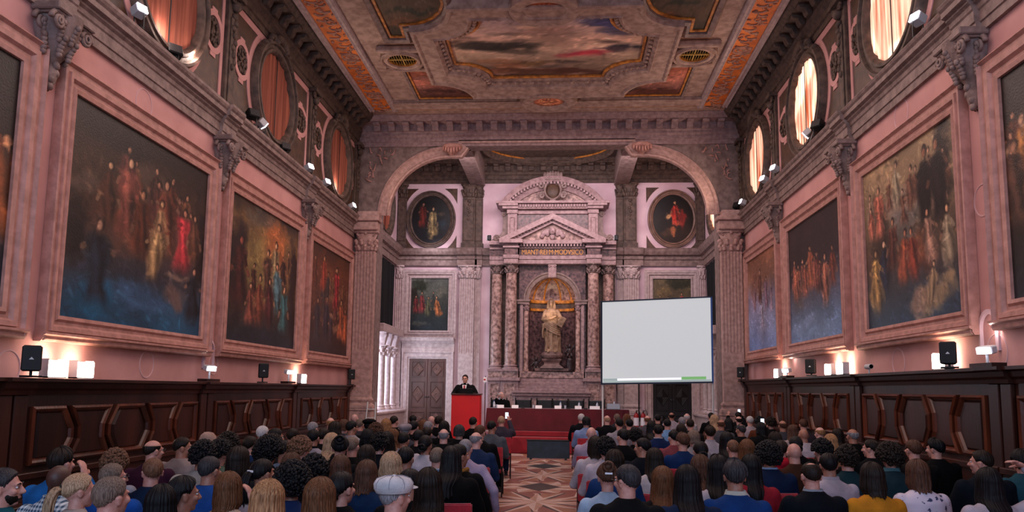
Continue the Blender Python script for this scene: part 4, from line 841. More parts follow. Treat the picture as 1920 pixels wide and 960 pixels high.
# doors
M['door'] = mat('pale_walnut_door', '56362f', '402721', 3, .5, .3, 30, stretch=(1, 1, .2)); M['door_inlay'] = mat('pale_inlay', '7d5c54', '5f443e', 6, .5); M['door_dark'] = mat('dark_door', '1c1416', '120d0f', 3, .5)
def double_door(nm, x0, x1, z0, z1, m, lint=True):
    t = empty(nm, ((x0+x1)/2, 27.98, z0)); t['kind'] = 'structure'; O = Vector(t.location); w = x1-x0; h = z1-z0
    TD = lambda s, t_, hh: (s, -hh, t_)
    for s in (-1, 1):
        a, b_ = sorted((s*.006, s*w/2)); mb = MB(); mb.box(a, b_, -.07, 0, 0, h); lf = mb.build('door_leaf', m, t, bevel=.006)
        for za, zb in ((.03, .22), (.26, .68), (.72, .97)):
            mb = MB(); c = ((a+b_)/2, h*(za+zb)/2); hw, hh = (b_-a)*.36, h*(zb-za)*.46
            mb.frame(rect(c[0]-hw, c[0]+hw, c[1]-hh, c[1]+hh), [(.0, .06), (.0, .1), (-.025, .1), (-.035, .085), (-.035, .06)], TD)
            for q in (.95, .74, .53, .32):
                d = [(c[0], c[1]-min(hh, hw*1.35)*q), (c[0]+hw*q, c[1]), (c[0], c[1]+min(hh, hw*1.35)*q), (c[0]-hw*q, c[1])]
                mb.frame(d, [(0, .07), (0, .085), (-.014, .095), (-.028, .085), (-.028, .07)], TD)
                if q == .95: mb.build('door_panel', m, lf); mb = MB()
            mb.build('diamond_inlay', M['door_inlay'] if nm == 'door_1' else m, lf)
        mb = MB(); mb.lathe([(.035, 0), (.035, .01), (.012, .02), (.02, .05), (.0, .07)], (s*.05, -.07, h*.43), 12, T=lambda x, y, z: (x, -z, y)); mb.build('door_knob', M['chrome'], lf, smooth=True)
    return t
double_door('door_1', -5.22, -3.82, .45, 2.95, M['door']); double_door('door_2', 3.86, 5.25, .45, 2.95, M['door_dark'])
for cx, sd in ((-4.52, 'left'), (4.56, 'right')):
    mb = MB(); mb.frame([(cx+.7, .45), (cx+.7, 2.95), (cx-.7, 2.95), (cx-.7, .45)], [(.0, 0), (.0, .10), (.06, .12), (.07, .16), (.2, .16), (.22, .2), (.28, .2), (.29, 0)], TB, closed=False)
    pf = [(0, 3.2), (.18, 3.2), (.18, 3.34), (.16, 3.36), (.16, 3.5), (.2, 3.53), (.24, 3.58), (.34, 3.62), (.36, 3.7), (.38, 3.74), (0, 3.76)]
    mb.grid([[TB(s, z, h) for h, z in pf] for s in (cx-1.0, cx-1.0, cx+1.0, cx+1.0)][1:3])
    for s in (cx-1.0, cx+1.0): mb.add([TB(s, z, h) for h, z in pf], [tuple(range(len(pf)))])
    struct(mb, 'trim_door_surround_'+sd, M['stone_pale'], smooth=30)
# chancel side windows, hung black cloths, sills
M['day'] = glow('daylight_glass', 'dfe9ff', 4.0); M['night_glass'] = mat('dark_window_glass', '14161c', rough=.15); M['white_cloth'] = mat('white_drape', 'c6ccd8', rough=.9)
for sg, sd in ((-1, 'left'), (1, 'right')):
    X = lambda d: sg*(5.85-d)
    tt = lambda s, t_, h, sg=sg: (sg*(5.85-h), s, t_)
    win_n[0] += 1; t = empty('window_%d' % win_n[0]); t['kind'] = 'structure'
    mb = MB(); mb.add([tt(24.5, 1.15, .01), tt(27.2, 1.15, .01), tt(27.2, 3.9, .01), tt(24.5, 3.9, .01)], [(0, 1, 2, 3)]); mb.build('pane', M['day'] if sg < 0 else M['night_glass'], t)
    mb = MB(); mb.frame(rect(24.5, 27.2, 1.12, 3.9), [(-.04, .0), (-.04, .06), (.08, .09), (.12, .0)], tt)
    for y in (25.15, 26.05, 26.95): mb.box(y-.04, y+.04, 1.12, 3.9, .0, .05, tt)
    mb.build('window_frame', M['stone_pale'], t)
    for y in (25.1, 25.95, 26.8):
        c = tt(y, 0, .26)
        mb = MB(); mb.lathe([(.17, 1.1), (.17, 1.16), (.14, 1.2), (.155, 1.24), (.115, 1.28), (.12, 1.6), (.11, 2.9), (.125, 2.93)], (c[0], c[1], 0), 20); mb.build('colonnette', M['stone_pale'], t, smooth=40)
        mb = MB(); acanthus(mb, (c[0], c[1], 2.93), .13, .36, 7); mb.lathe([(.13, 3.29), (.2, 3.55), (.24, 3.6), (.24, 3.7)], (c[0], c[1], 0), 4, a0=PI/4, a1=2*PI+PI/4); mb.build('colonnette_capital', M['stone_pale'], t, smooth=35, recalc=False)
    mb = MB(); mb.box(24.3, 27.4, 3.7, 3.98, .0, .5, tt); mb.build('window_lintel', M['stone_pale'], t, bevel=.02)
    mb = MB(); mb.box(23.6, 28, .45, .98, 0, .5, tt); mb.build('window_bench', M['stone_pale'], t)
    mb = MB(); mb.box(23.6, 28, .98, 1.06, 0, .56, tt); mb.build('window_sill', M['stone_pale'], t, bevel=.015)
    if sg < 0:
        for y0, y1 in ((25.3, 25.7), (26.2, 26.55)):
            mb = MB(); ys = np.linspace(y0, y1, 24); mb.grid([[tt(y0+(y-y0)*(1-.25*math.sin(PI*min(1, (3.6-z)/2.4))), z, .12+.03*math.sin(y*60)) for y in ys] for z in np.linspace(3.6, 1.2, 12)]); mb.build('white_drape', M['white_cloth'], t, smooth=True)
    bl = tag(empty('blackout_cloth', (X(.06), 25.8, 3.98)), 'black cloth hung over the upper window of the %s chancel wall' % sd, 'cloth', 'black cloths in the chancel')
    mb = MB(); mb.grid([[(-sg*(.03*math.sin(y*9)+.012*math.sin(y*23+z)), y, z) for y in np.linspace(-1.5, 1.55, 60)] for z in np.linspace(.02, 2.42, 8)]); mb.build('cloth', M['black_cloth'], bl, smooth=True)
    mb = MB(); mb.tube([(0, -1.55, 2.43), (0, 1.6, 2.43)], .02, 8); mb.build('hanging_rail', M['black'], bl)
# =================================================================== ALTAR
YA = 27.3
AX = lambda p: onY(p, 600, YA)[0]
AZ = lambda q: onY(1035, q, YA)[2]
XC = AX(1035); PXS = (AX(1100)-AX(1000))/100
alt = tag(empty('altar', (XC, 27.6, .45)), 'tall marble altar with paired columns, gold inscription and stacked pediments on the back wall', 'altar')
AO = Vector(alt.location); AP = [alt]
def AB(mb, nm, m, parent=None, **k):
    mb.v = [(p[0]+XC-AO.x, min(p[1], 27.975)-AO.y, p[2]-AO.z) for p in mb.v]; return mb.build(nm, m, parent or alt, **k)
u = lambda px: px*PXS                     # pixel offsets from the altar axis to metres
def slab(mb, w, yf, z0, z1): mb.box(-w, w, yf, 28.0, z0, z1)
zp = AZ(709)                              # top of pedestals
mb = MB()
for s in (-1, 1):
    a, b_ = sorted((s*u(61), s*u(119))); mb.box(a, b_, 27.25, 28, .45, zp-.12)
    a, b_ = sorted((s*u(61), s*u(93))); mb.box(a, b_, 26.95, 27.3, .45, zp-.12)
    a, b_ = sorted((s*u(58), s*u(124))); mb.box(a, b_, 27.18, 28, zp-.12, zp); a, b_ = sorted((s*u(58), s*u(96))); mb.box(a, b_, 26.86, 27.3, zp-.12, zp)
mb.box(-u(62), u(62), 27.3, 28, .45, zp); AB(mb, 'pedestals', M['stone_altar'], bevel=.012)
mb = MB()
for s in (-1, 1):
    for xa, xb, yf in ((66, 89, 26.95), (97, 116, 27.25)):
        a, b_ = sorted((s*u(xa), s*u(xb))); mb.frame(rect(a+.03, b_-.03, .62, zp-.22), [(.0, 0), (.0, .02), (-.02, .02), (-.035, .004)], lambda p, q, h, yf=yf: (p, yf-h, q)); mb.box(a+.06, b_-.06, yf-.004, yf+.01, .65, zp-.25)
mb.frame(rect(-u(40), u(40), .55, 1.52), [(0, 0), (0, .02), (-.03, .02), (-.04, .004)], lambda p, q, h: (p, 26.78-h, q)); mb.box(-u(37), u(37), 26.775, 26.8, .6, 1.48)
AB(mb, 'inlaid_panels', M['marble'])
mb = MB(); slab(mb, u(68), 26.8, .45, 1.62); mb.box(-u(71), u(71), 26.7, 28, 1.62, 1.72); mb.box(-u(73), u(73), 26.64, 28, 1.72, 1.8)
for k in range(3): mb.box(-u(62), u(62), 27.0+.09*k, 28, 1.8+.1*k, 1.9+.1*k)
AB(mb, 'altar_table', M['stone_altar'], bevel=.012)
zb = AZ(697); mb = MB(); slab(mb, u(60), 27.28, zp, zb)
for s in (-1, 1):
    a, b_ = sorted((s*u(62), s*u(92))); mb.box(a, b_, 26.95, 27.35, zp, zb); a, b_ = sorted((s*u(92), s*u(119))); mb.box(a, b_, 27.25, 28, zp, zb)
AB(mb, 'column_blocks', M['marble'], bevel=.01)
ze = AZ(496); zc = AZ(514)                # capitals between zc and ze
for s in (-1, 1):
    for off, yc, mm in ((77, 27.16, M['marble']), (105.5, 27.5, M['marble'])):
        x = s*u(off); r = u(11)
        mb = MB(); mb.lathe([(r*1.0, zb+.2), (r*.99, zb+1.0), (r*.9, zc)], (x, yc, 0), 28); sh = AB(mb, 'column_shaft', mm, smooth=40)
        mb = MB(); mb.box(x-r*1.35, x+r*1.35, yc-r*1.35, yc+r*1.35, zb, zb+.07); mb.lathe([(q, zb+.07+z) for q, z in att_base(r*.98, .17)], (x, yc, 0), 28); AB(mb, 'column_base', M['stone_altar'], smooth=40)
        mb = MB(); acanthus(mb, (x, yc, zc), r*.92, ze-zc, 8); AB(mb, 'column_capital', M['stone'], smooth=True, recalc=False)
# niche body: back, jambs and spandrels with an arched opening
rn = u(44); zs = AZ(563); zk = AZ(514)
mb = MB(); hw = u(63); arc = [(rn*math.cos(a), zs+rn*math.sin(a)) for a in np.linspace(0, PI, 25)]
P = [(hw, zb), (hw, ze), (-hw, ze), (-hw, zb), (-rn, zb)]+arc[::-1]+[(rn, zb)]
mb.prism([(x, 27.42, z) for x, z in P], (0, .55, 0)); AB(mb, 'niche_wall', M['marble_dark'])
for s in (-1, 1):
    mb = MB(); a, b_ = sorted((s*hw, s*u(120))); mb.box(a, b_, 27.72, 28, zb, ze); AB(mb, 'side_wing', M['stone_dark'])
mb = MB(); ang = np.linspace(0, PI, 25)
mb.grid([[(rn*math.cos(a), 27.5+.45*math.sin(a), z) for a in ang] for z in (zb, zs-.25)]); AB(mb, 'niche_back', M['marble_dark'], smooth=True)
mb = MB(); mb.grid([[(rn*math.cos(a)*math.cos(p), 27.5+.45*math.sin(a)*math.cos(p), zs+rn*math.sin(p)) for a in ang] for p in np.linspace(0, PI/2, 12)]); AB(mb, 'niche_half_dome', M['marble'], smooth=True)
mb = MB()
for k in (0.18, .38, .62, .82):
    a = PI*k; mb.tube([(rn*.985*math.cos(a)*math.cos(p), 27.5+.44*math.sin(a)*math.cos(p), zs+rn*.985*math.sin(p)) for p in np.linspace(0, 1.45, 12)], .035, 6)
mb.grid([[((rn-d)*math.cos(a), 27.5+(.45-d)*math.sin(a), z) for a in ang] for d, z in ((0, zs-.06), (.05, zs-.05), (.07, zs), (.03, zs+.06), (0, zs+.06))])
mb.grid([[((rn-d)*math.cos(a), 27.5+(.45-d)*math.sin(a), z) for a in ang] for d, z in ((0, zs-.36), (.05, zs-.35), (.05, zs-.26), (0, zs-.25))]); AB(mb, 'gilded_ribs', M['gold'], smooth=40)
mb = MB(); mb.grid([[(rn*math.cos(a), 27.5+.45*math.sin(a), z) for a in ang] for z in (zs-.25, zs)]); AB(mb, 'niche_band', M['stone_dark'], smooth=True)
mb = MB(); mb.frame(arc, [(.0, 0), (.0, .07), (.03, .09), (.12, .09), (.15, .13), (.2, .13), (.22, 0)], lambda s, t_, h: (s, 27.42-h, t_), closed=False)
for s in (-1, 1):
    a, b_ = sorted((s*(rn-.02), s*(rn+.42))); mb.box(a, b_, 27.25, 27.5, zs-.14, zs); mb.box(a-.03, b_+.03, 27.22, 27.5, zs-.05, zs+.02)
AB(mb, 'archivolt', M['stone'], smooth=40)
mb = MB(); mb.box(-.15, .15, 27.18, 27.45, zs+rn-.02, ze); 
for s in (-1, 1): mb.tube([(s*.1+.05*math.cos(q)*math.exp(-.1*q), 27.17, ze-.08+.05*math.sin(q)*math.exp(-.1*q)) for q in np.linspace(0, 9, 20)], .02, 5)
AB(mb, 'keystone', M['stone_altar'], bevel=.01)
for s in (-1, 1):
    mb = MB(); x = s*(rn+.09); mb.lathe([(.11, zb), (.11, zb+.06), (.085, zb+.12), (.085, zs-.42), (.08, zs-.4)], (x, 27.36, 0), 16); AB(mb, 'niche_colonnette', M['marble'], smooth=40)
    mb = MB(); acanthus(mb, (x, 27.36, zs-.4), .085, .26, 6); AB(mb, 'colonnette_capital', M['stone_altar'], smooth=True, recalc=False)
    mb = MB(); a, b_ = sorted((s*(rn+.2), s*(rn+.32))); mb.box(a, b_, 27.3, 27.45, zb, zs-.14); AB(mb, 'niche_pilaster', M['stone_altar'], bevel=.01)
# entablature with inscription
z1, z2, z3, z4 = AZ(496), AZ(481), AZ(468), AZ(453)
def ent_part(mb, w, yf, prof):
    for a, b_ in ((-w, w),): mb.grid([[(a, 28, z) for h, z in prof], [(a-h*.0-h, yf-h, z) for h, z in prof], [(b_+h, yf-h, z) for h, z in prof], [(b_, 28, z) for h, z in prof]])
def boxes(mb, z0, z1, ex=0):
    mb.box(-u(64)-ex, u(64)+ex, 27.15-ex, 28, z0, z1)
    for s in (-1, 1):
        a, b_ = sorted((s*u(64), s*u(91))); mb.box(a-ex, b_+ex, 26.92-ex, 28, z0, z1)
        a, b_ = sorted((s*u(91), s*u(120))); mb.box(a, b_, 27.3-ex, 28, z0, z1)
mb = MB(); boxes(mb, z1, z1+(z2-z1)*.55); boxes(mb, z1+(z2-z1)*.55, z2, .03); AB(mb, 'architrave', M['stone_altar'], bevel=.008)
mb = MB(); boxes(mb, z2, z3, -.02); AB(mb, 'frieze', M['marble_dark'])
mb = MB(); boxes(mb, z3, z3+.07, .04)
for k in range(-21, 22):
    x = k*.115
    if abs(x) < u(60): mb.box(x-.033, x+.033, 27.0, 27.2, z3+.07, z3+.16)
boxes(mb, z3+.07, z3+.16, .0); boxes(mb, z3+.16, z4, .17); AB(mb, 'cornice', M['stone_altar'], bevel=.006)
fc = bpy.data.curves.new('inscription', 'FONT'); fc.body = 'MIANT·REI·M·MODVSICO'; fc.size = .27; fc.extrude = .008; fc.align_x = 'CENTER'; fc.align_y = 'CENTER'
fo = bpy.data.objects.new('inscription_tmp', fc); COL.objects.link(fo); dg = bpy.context.evaluated_depsgraph_get(); fm = bpy.data.meshes.new_from_object(fo.evaluated_get(dg)); bpy.data.objects.remove(fo)
M['gold_letter'] = mat('gold_letters', 'c8862c', rough=.35, spec=.6); fm.materials.clear(); fm.materials.append(M['gold_letter'])
xw = max(v.co.x for v in fm.vertices); fo = bpy.data.objects.new('inscription', fm); COL.objects.link(fo); fo.parent = alt
fo.matrix_local = Matrix.Translation((XC-AO.x, 27.16-AO.y, (z2+z3)/2-AO.z)) @ Matrix.Rotation(PI/2, 4, 'X') @ Matrix.Diagonal((u(58)/xw, 1, 1, 1))
# triangular pediment
za = AZ(405); pw = u(103); th = .16
mb = MB()
for s in (-1, 1):
    P = [(s*pw, z4), (0, za), (0, za-.22), (s*(pw-.42), z4)]
    mb.prism([(x, 26.82, z) for x, z in P], (0, .5, 0))
    P = [(s*(pw-.3), z4), (0, za-.16), (0, za-.34), (s*(pw-.75), z4)]; mb.prism([(x, 26.95, z) for x, z in P], (0, .4, 0))
    n = 13
    for k in range(1, n):
        q = k/n; x = s*(pw-.5)*(1-q); z = z4+(za-.24-z4)*q; mb.box(x-.04, x+.04, 26.88, 27.0, z-.0, z+.08)
AB(mb, 'pediment', M['stone_altar'], bevel=.006)
mb = MB(); mb.prism([(-pw+.5, 27.1, z4), (pw-.5, 27.1, z4), (0, 27.1, za-.25)], (0, .3, 0)); AB(mb, 'tympanum', M['marble'])
mb = MB(); mb.ell((0, 27.02, z4+.34), (.12, .11, .15), 14, 10); mb.ell((0, 26.92, z4+.33), (.03, .03, .03), 6, 5)
for s in (-1, 1):
    for k in range(5): mb.ell((s*(.18+.05*k), 27.06, z4+.28+.05*k-.02*k*k), (.09, .04, .14-.012*k), 8, 6)
mb.ell((0, 27.05, z4+.13), (.1, .06, .12), 8, 6); AB(mb, 'cherub_head', M['stone_altar'], smooth=True, recalc=False)
# attic
zt = AZ(393); zt2 = AZ(381)
mb = MB(); mb.box(-u(68), u(68), 27.4, 28, z4, zt); AB(mb, 'attic_panel', M['marble_dark'])
mb = MB()
for s in (-1, 1):
    a, b_ = sorted((s*u(68), s*u(86))); mb.box(a, b_, 27.25, 28, z4, zt); mb.box(a-.03, b_+.03, 27.2, 28, zt-.16, zt)
    a, b_ = sorted((s*u(72), s*u(82))); mb.frame(rect(a, b_, z4+.1, zt-.3), [(0, 0), (0, .03), (-.02, .03), (-.03, 0)], lambda p, q, h: (p, 27.25-h, q))
mb.box(-u(68), u(68), 27.33, 28, zt-.16, zt); AB(mb, 'attic_pilasters', M['stone_altar'], bevel=.01)
mb = MB(); mb.box(-u(108), u(108), 27.0, 28, zt2-.06, zt2+.03); mb.box(-u(70), u(70), 27.15, 28, zt, zt2-.06)
for s in (-1, 1):
    a, b_ = sorted((s*u(66), s*u(96))); mb.box(a, b_, 27.1, 28, zt, zt+.1); a, b_ = sorted((s*u(66), s*u(103))); mb.box(a, b_, 27.02, 28, zt+.1, zt2)
for k in range(-12, 13): mb.box(k*.1-.03, k*.1+.03, 27.08, 27.2, zt+.05, zt+.16)
AB(mb, 'attic_cornice', M['stone_altar'], bevel=.008)
for s in (-1, 1):
    mb = MB(); P = [(s*u(86), z4), (s*u(116), z4), (s*u(117), z4+.12), (s*u(105), z4+.2), (s*u(97), z4+.4), (s*u(95), z4+.8), (s*u(97), zt-.05), (s*u(86), zt)]
    mb.prism([(x, 27.45, z) for x, z in P], (0, .4, 0))
    mb.tube([(s*u(108)+.13*math.exp(-.12*q)*math.cos(q), 27.42, z4+.16+.13*math.exp(-.12*q)*math.sin(q)) for q in np.linspace(0, 11, 36)], .03, 6)
    mb.tube([(s*u(94)+.1*math.exp(-.12*q)*math.cos(q), 27.42, zt-.16+.1*math.exp(-.12*q)*math.sin(q)) for q in np.linspace(0, 11, 36)], .025, 6)
    AB(mb, 'side_scroll', M['stone'], bevel=.01)
# segmental pediment and cartouche
ztop = AZ(333); hwid = u(99); hgt = ztop-zt2; R = (hwid**2+hgt**2)/(2*hgt); zc0 = ztop-R; aa = math.asin(hwid/R)
arcp = [(R*math.sin(a), zc0+R*math.cos(a)) for a in np.linspace(aa, -aa, 33)]
mb = MB(); mb.frame(arcp, [(-.42, .0), (-.42, .1), (-.3, .16), (-.24, .2), (-.2, .2), (-.17, .34), (-.06, .4), (0, .46), (0, .0)], lambda s, t_, h: (s, 27.5-h, t_), closed=False)
for a in np.linspace(aa*.92, -aa*.92, 30): mb.cbox(((R-.22)*math.sin(a), 27.22, zc0+(R-.22)*math.cos(a)), (.07, .12, .09))
AB(mb, 'segmental_pediment', M['stone_altar'], smooth=30)
mb = MB(); mb.prism([(x, 27.5, z) for x, z in [(R*.99*math.sin(a), zc0+R*.99*math.cos(a)) for a in np.linspace(aa, -aa, 25)]], (0, .4, 0)); AB(mb, 'segment_field', M['marble'])
zc_ = AZ(357)
mb = MB(); mb.frame(ellp(0, zc_, .27, .32, 40), [(-.02, .1), (0, .2), (.05, .22), (.09, .16), (.1, 0)], lambda s, t_, h: (s, 27.4-h, t_))
for s in (-1, 1):
    for q0, z in ((.42, .18), (.40, -.2)): mb.tube([(s*q0+.13*math.exp(-.13*q)*math.cos(q), 27.24, zc_+z+.15*math.exp(-.13*q)*math.sin(q)) for q in np.linspace(0, 10, 30)], .045, 6)
for k in range(-3, 4): mb.ell((k*.1, 27.2, AZ(331)+.08-.02*abs(k)), (.07, .08, .13), 8, 6)
mb.box(-.28, .28, 27.1, 27.5, AZ(340), AZ(333)); mb.ell((0, 27.2, zc_-.42), (.12, .08, .1), 8, 6); AB(mb, 'cartouche', M['stone'], smooth=40)
mb = MB(); mb.ell((0, 27.36, zc_), (.27, .1, .32), 24, 12); AB(mb, 'cartouche_boss', M['brown_marble'], smooth=True)
# =================================================================== STATUES
M['statue'] = mat('statue_marble', 'a08268', '705642', 6, .5, .2, 30); M['bronze'] = mat('dark_bronze', '3a2c2c', '241c20', 6, .4, .2, 20)
M['pedestal'] = mat('statue_pedestal', '7d6058', '543f3c', 5, .5, .3, 20)
st = tag(empty('statue', (XC, 27.42, AZ(696)+.0)), 'pale robed standing statue holding a book in the altar niche, on a shaped pedestal', 'statue')
mb = MB(); hP = AZ(673)-AZ(696); mb.box(-.62, .62, -.2, .3, 0, .10); mb.lathe([(.62, .10), (.55, .16), (.40, .24), (.40, hP-.14), (.5, hP-.06), (.52, hP)], (0, 0, 0), 4, a0=PI/4, a1=2*PI+PI/4, sy=.62); mb.ell((0, -.02, hP+.13), (.42, .3, .2), 16, 8)
mb.build('pedestal', M['pedestal'], st, bevel=.01)
mb = MB(); z0 = hP+.22; hh = AZ(560)-AZ(696)-z0; k = hh/1.86
def sp(x, y, z): return (x*k, y*k, z0+z*k)
P = []
for z, rx, ry, ox in ((0, .27, .2, .03), (.3, .25, .19, .03), (.6, .26, .19, .02), (.85, .25, .18, 0), (1.0, .24, .17, 0), (1.2, .22, .15, -.01), (1.35, .24, .15, -.02), (1.45, .21, .13, -.03), (1.53, .1, .09, -.03), (1.6, .06, .06, -.03)):
    P.append([sp(ox+rx*math.cos(a)*(1+.13*math.sin(a*9+z*3)*(1 if z < 1.2 else .35)), ry*math.sin(a)*(1+.16*math.sin(a*8+2+z*4)*(1 if z < 1.2 else .3)), z) for a in np.linspace(0, 2*PI, 96, endpoint=False)])
mb.grid(P, closeu=True); n_ = len(mb.v); mb.f.append(tuple(range(n_-96, n_))); mb.f.append(tuple(range(96))[::-1])
limb(mb, [sp(-.22, 0, 1.42), sp(-.30, -.12, 1.14), sp(-.05, -.26, 1.16), sp(.12, -.24, 1.24)], [.085*k, .075*k, .055*k, .045*k])
limb(mb, [sp(.18, 0, 1.42), sp(.3, -.1, 1.18), sp(.24, -.26, 1.1)], [.085*k, .07*k, .05*k])
mb.ell(sp(-.03, -.03, 1.73), (.085*k, .1*k, .12*k), 14, 10); mb.ell(sp(-.03, .02, 1.75), (.11*k, .1*k, .13*k), 14, 10)
for s in (-1, 1): limb(mb, [sp(-.03+s*.09, .02, 1.74), sp(-.03+s*.12, .03, 1.56)], [.05*k, .05*k]); limb(mb, [sp(s*.1, -.08, .08), sp(s*.12, -.26, .03)], [.06*k, .045*k])
mb.ell(sp(-.03, -.13, 1.71), (.02*k, .03*k, .03*k), 6, 5); limb(mb, [sp(-.03, -.09, 1.66), sp(-.03, -.1, 1.56)], [.055*k, .03*k])
for q in range(7):
    zz = .78+.07*q; mb.tube([sp(.28*math.cos(a)*(1-.02*q), -.2*math.sin(a)*1.05-.02, zz+.16*math.cos(a)*(-1)-.08*math.sin(a)) for a in np.linspace(-.3, PI+.2, 16)], [.03*k]*16, 6)
for q in range(5): mb.tube([sp(-.3-.02*math.sin(t_*6+q), -.05-.03*q, 1.0-.5*t_) for t_ in np.linspace(0, 1, 8)], [.04*k*(1-.5*t_) for t_ in np.linspace(0, 1, 8)], 6)
for q in range(6): mb.tube([sp(-.18+.07*q+.03*math.sin(t_*4+q), -.19-.02*math.cos(q*2), .8-.76*t_) for t_ in np.linspace(0, 1, 8)], [.022*k]*8, 6)
me = remesh(mb, .016, 2, 'robed_figure'); mobj('robed_figure', me, M['statue'], st)
mb = MB(); Q = Matrix.Rotation(.5, 3, 'Y') @ Matrix.Rotation(.3, 3, 'X'); mb.cbox(sp(.33, -.28, 1.05), (.2*k, .09*k, .34*k), Q); mb.build('book', M['statue'], st, bevel=.01)
for px_, py_, nm, pose in ((1005, 690, 'dark putto crouching left of the statue pedestal in the niche', 0), (1068, 672, 'dark putto standing on the right of the robed statue in the niche', 1)):
    p = onY(px_, py_, 27.3); zf = zb if pose == 0 else AZ(672)
    t = tag(empty('putto_figure', (p[0], 27.36, zf)), nm, 'statue', 'dark putti in the altar niche'); mb = MB(); f = .62
    mb.ell((0, 0, .42*f), (.14*f, .12*f, .2*f), 12, 8); mb.ell((0, -.01, .74*f), (.11*f, .11*f, .13*f), 12, 8); capsule(mb, (0, 0, .55*f), (0, 0, .66*f), .07*f, .05*f)
    for s in (-1, 1):
        limb(mb, [(s*.08*f, 0, .3*f), (s*.12*f, -.08*f, .16*f), (s*.1*f, .02*f, .02)], [.085*f, .06*f, .04*f]); limb(mb, [(s*.13*f, 0, .55*f), (s*.26*f, -.08*f, (.5+.14*s)*f), (s*.3*f, -.1*f, (.6+.24*s)*f)], [.055*f, .045*f, .035*f])
        limb(mb, [(s*.05*f, .1*f, .52*f), (s*.26*f, .16*f, .74*f)], [.03*f, .06*f])
    mobj('body', remesh(mb, .012, 2, 'putto'), M['bronze'], t)
    if pose == 1:
        mb = MB(); mb.lathe([(.16, zb-zf), (.13, zb-zf+.12), (.1, -.1), (.14, 0)], (0, 0, 0), 16); mb.build('rock_base', M['bronze'], t, smooth=True)
# =================================================================== DAIS, TABLE, LECTERN, SCREEN
M['red_carpet'] = mat('red_carpet', '7c1422', '6c101c', 4, .9, .1, 60, sheen=.1); M['velvet'] = mat('burgundy_velvet', '52081a', '470716', 3, .85, .1, 40, sheen=.2)
M['red_board'] = mat('red_lectern_cloth', 'b41016', 'a80e14', 3, .6); M['paper'] = mat('white_paper', 'd8d5dc', rough=.7); M['navy_panel'] = mat('dark_navy_panel', '1a2838', '121c28', 5, .5)
M['leather'] = mat('black_leather', '141417', '1c1a1d', 8, .5)
d = tag(empty('carpeted_dais', (-.3, 21.95, 0)), 'red carpeted stepped dais under the long velvet table', 'dais')
MB().box(-2.9, 1.8, 0, 2.6, 0, .47).build('lower_step', M['red_carpet'], d, bevel=.02)
MB().box(-1.0, 2.7, .42, 1.5, .47, .62).build('upper_step', M['red_carpet'], d, bevel=.02)
pn = tag(empty('low_panel', (.15, 20.25, 0)), 'low dark navy panel standing on the patterned floor in front of the red dais', 'panel')
a, b_ = onY(988, 845, 20.2)[0]-.15, onY(1068, 845, 20.2)[0]-.15
MB().box(a, b_, -.02, .04, .03, .49).build('board', M['navy_panel'], pn, bevel=.008); MB().box(a-.02, b_+.02, -.03, .05, .49, .52).build('top_rail', M['black'], pn, bevel=.005)
for x in (a+.1, b_-.1): MB().box(x-.03, x+.03, -.12, .14, 0, .03).build('foot', M['black'], pn, bevel=.004)
# table
TY = 22.75; tl, tr = onY(912, 790, TY-.15)[0], onY(1180, 790, TY-.15)[0]; tz = onY(1045, 767, TY-.15)[2]; tcx = (tl+tr)/2; tw = (tr-tl)/2
t = tag(empty('conference_table', (tcx, TY+.3, .62)), 'long conference table under the burgundy velvet cloth on the dais', 'table'); h = tz-.62
MB().box(-tw+.05, tw-.05, -.36, .36, h-.05, h-.012).build('tabletop', M['wood'], t)
for sx in (-1, 1):
    for sy in (-1, 1): MB().box(sx*(tw-.2)-.03, sx*(tw-.2)+.03, sy*.3-.03, sy*.3+.03, 0, h-.05).build('leg', M['black'], t)
c = tag(empty('tablecloth', (tcx, TY+.3, tz)), 'burgundy velvet cloth draped over the long table on the dais', 'tablecloth')
mb = MB(); path = []; n = 220
per = [(-tw, -.42), (tw, -.42), (tw, .42), (-tw, .42)]; pts = []
for i in range(4):
    p, q = np.array(per[i]), np.array(per[(i+1) % 4]); k = 160 if i % 2 == 0 else 36
    for j in range(k): pts.append(p+(q-p)*j/k)
P = []
for lev in range(8):
    f = lev/7; row = []
    for i, p in enumerate(pts):
        nn = np.array([p[0]/tw, p[1]/.42]); nn = np.sign(nn)*(np.abs(nn) > .985); w_ = .018*f*math.sin(i*.55)+.012*f*math.sin(i*.21+1)
        row.append((p[0]+nn[0]*(w_+.03*f), p[1]+nn[1]*(w_+.03*f), -(h-.01)*f+.002))
    P.append(row)
mb.grid(P, closeu=True); mb.f.append(tuple(range(len(pts)))); mb.build('cloth', M['velvet'], c, smooth=50)
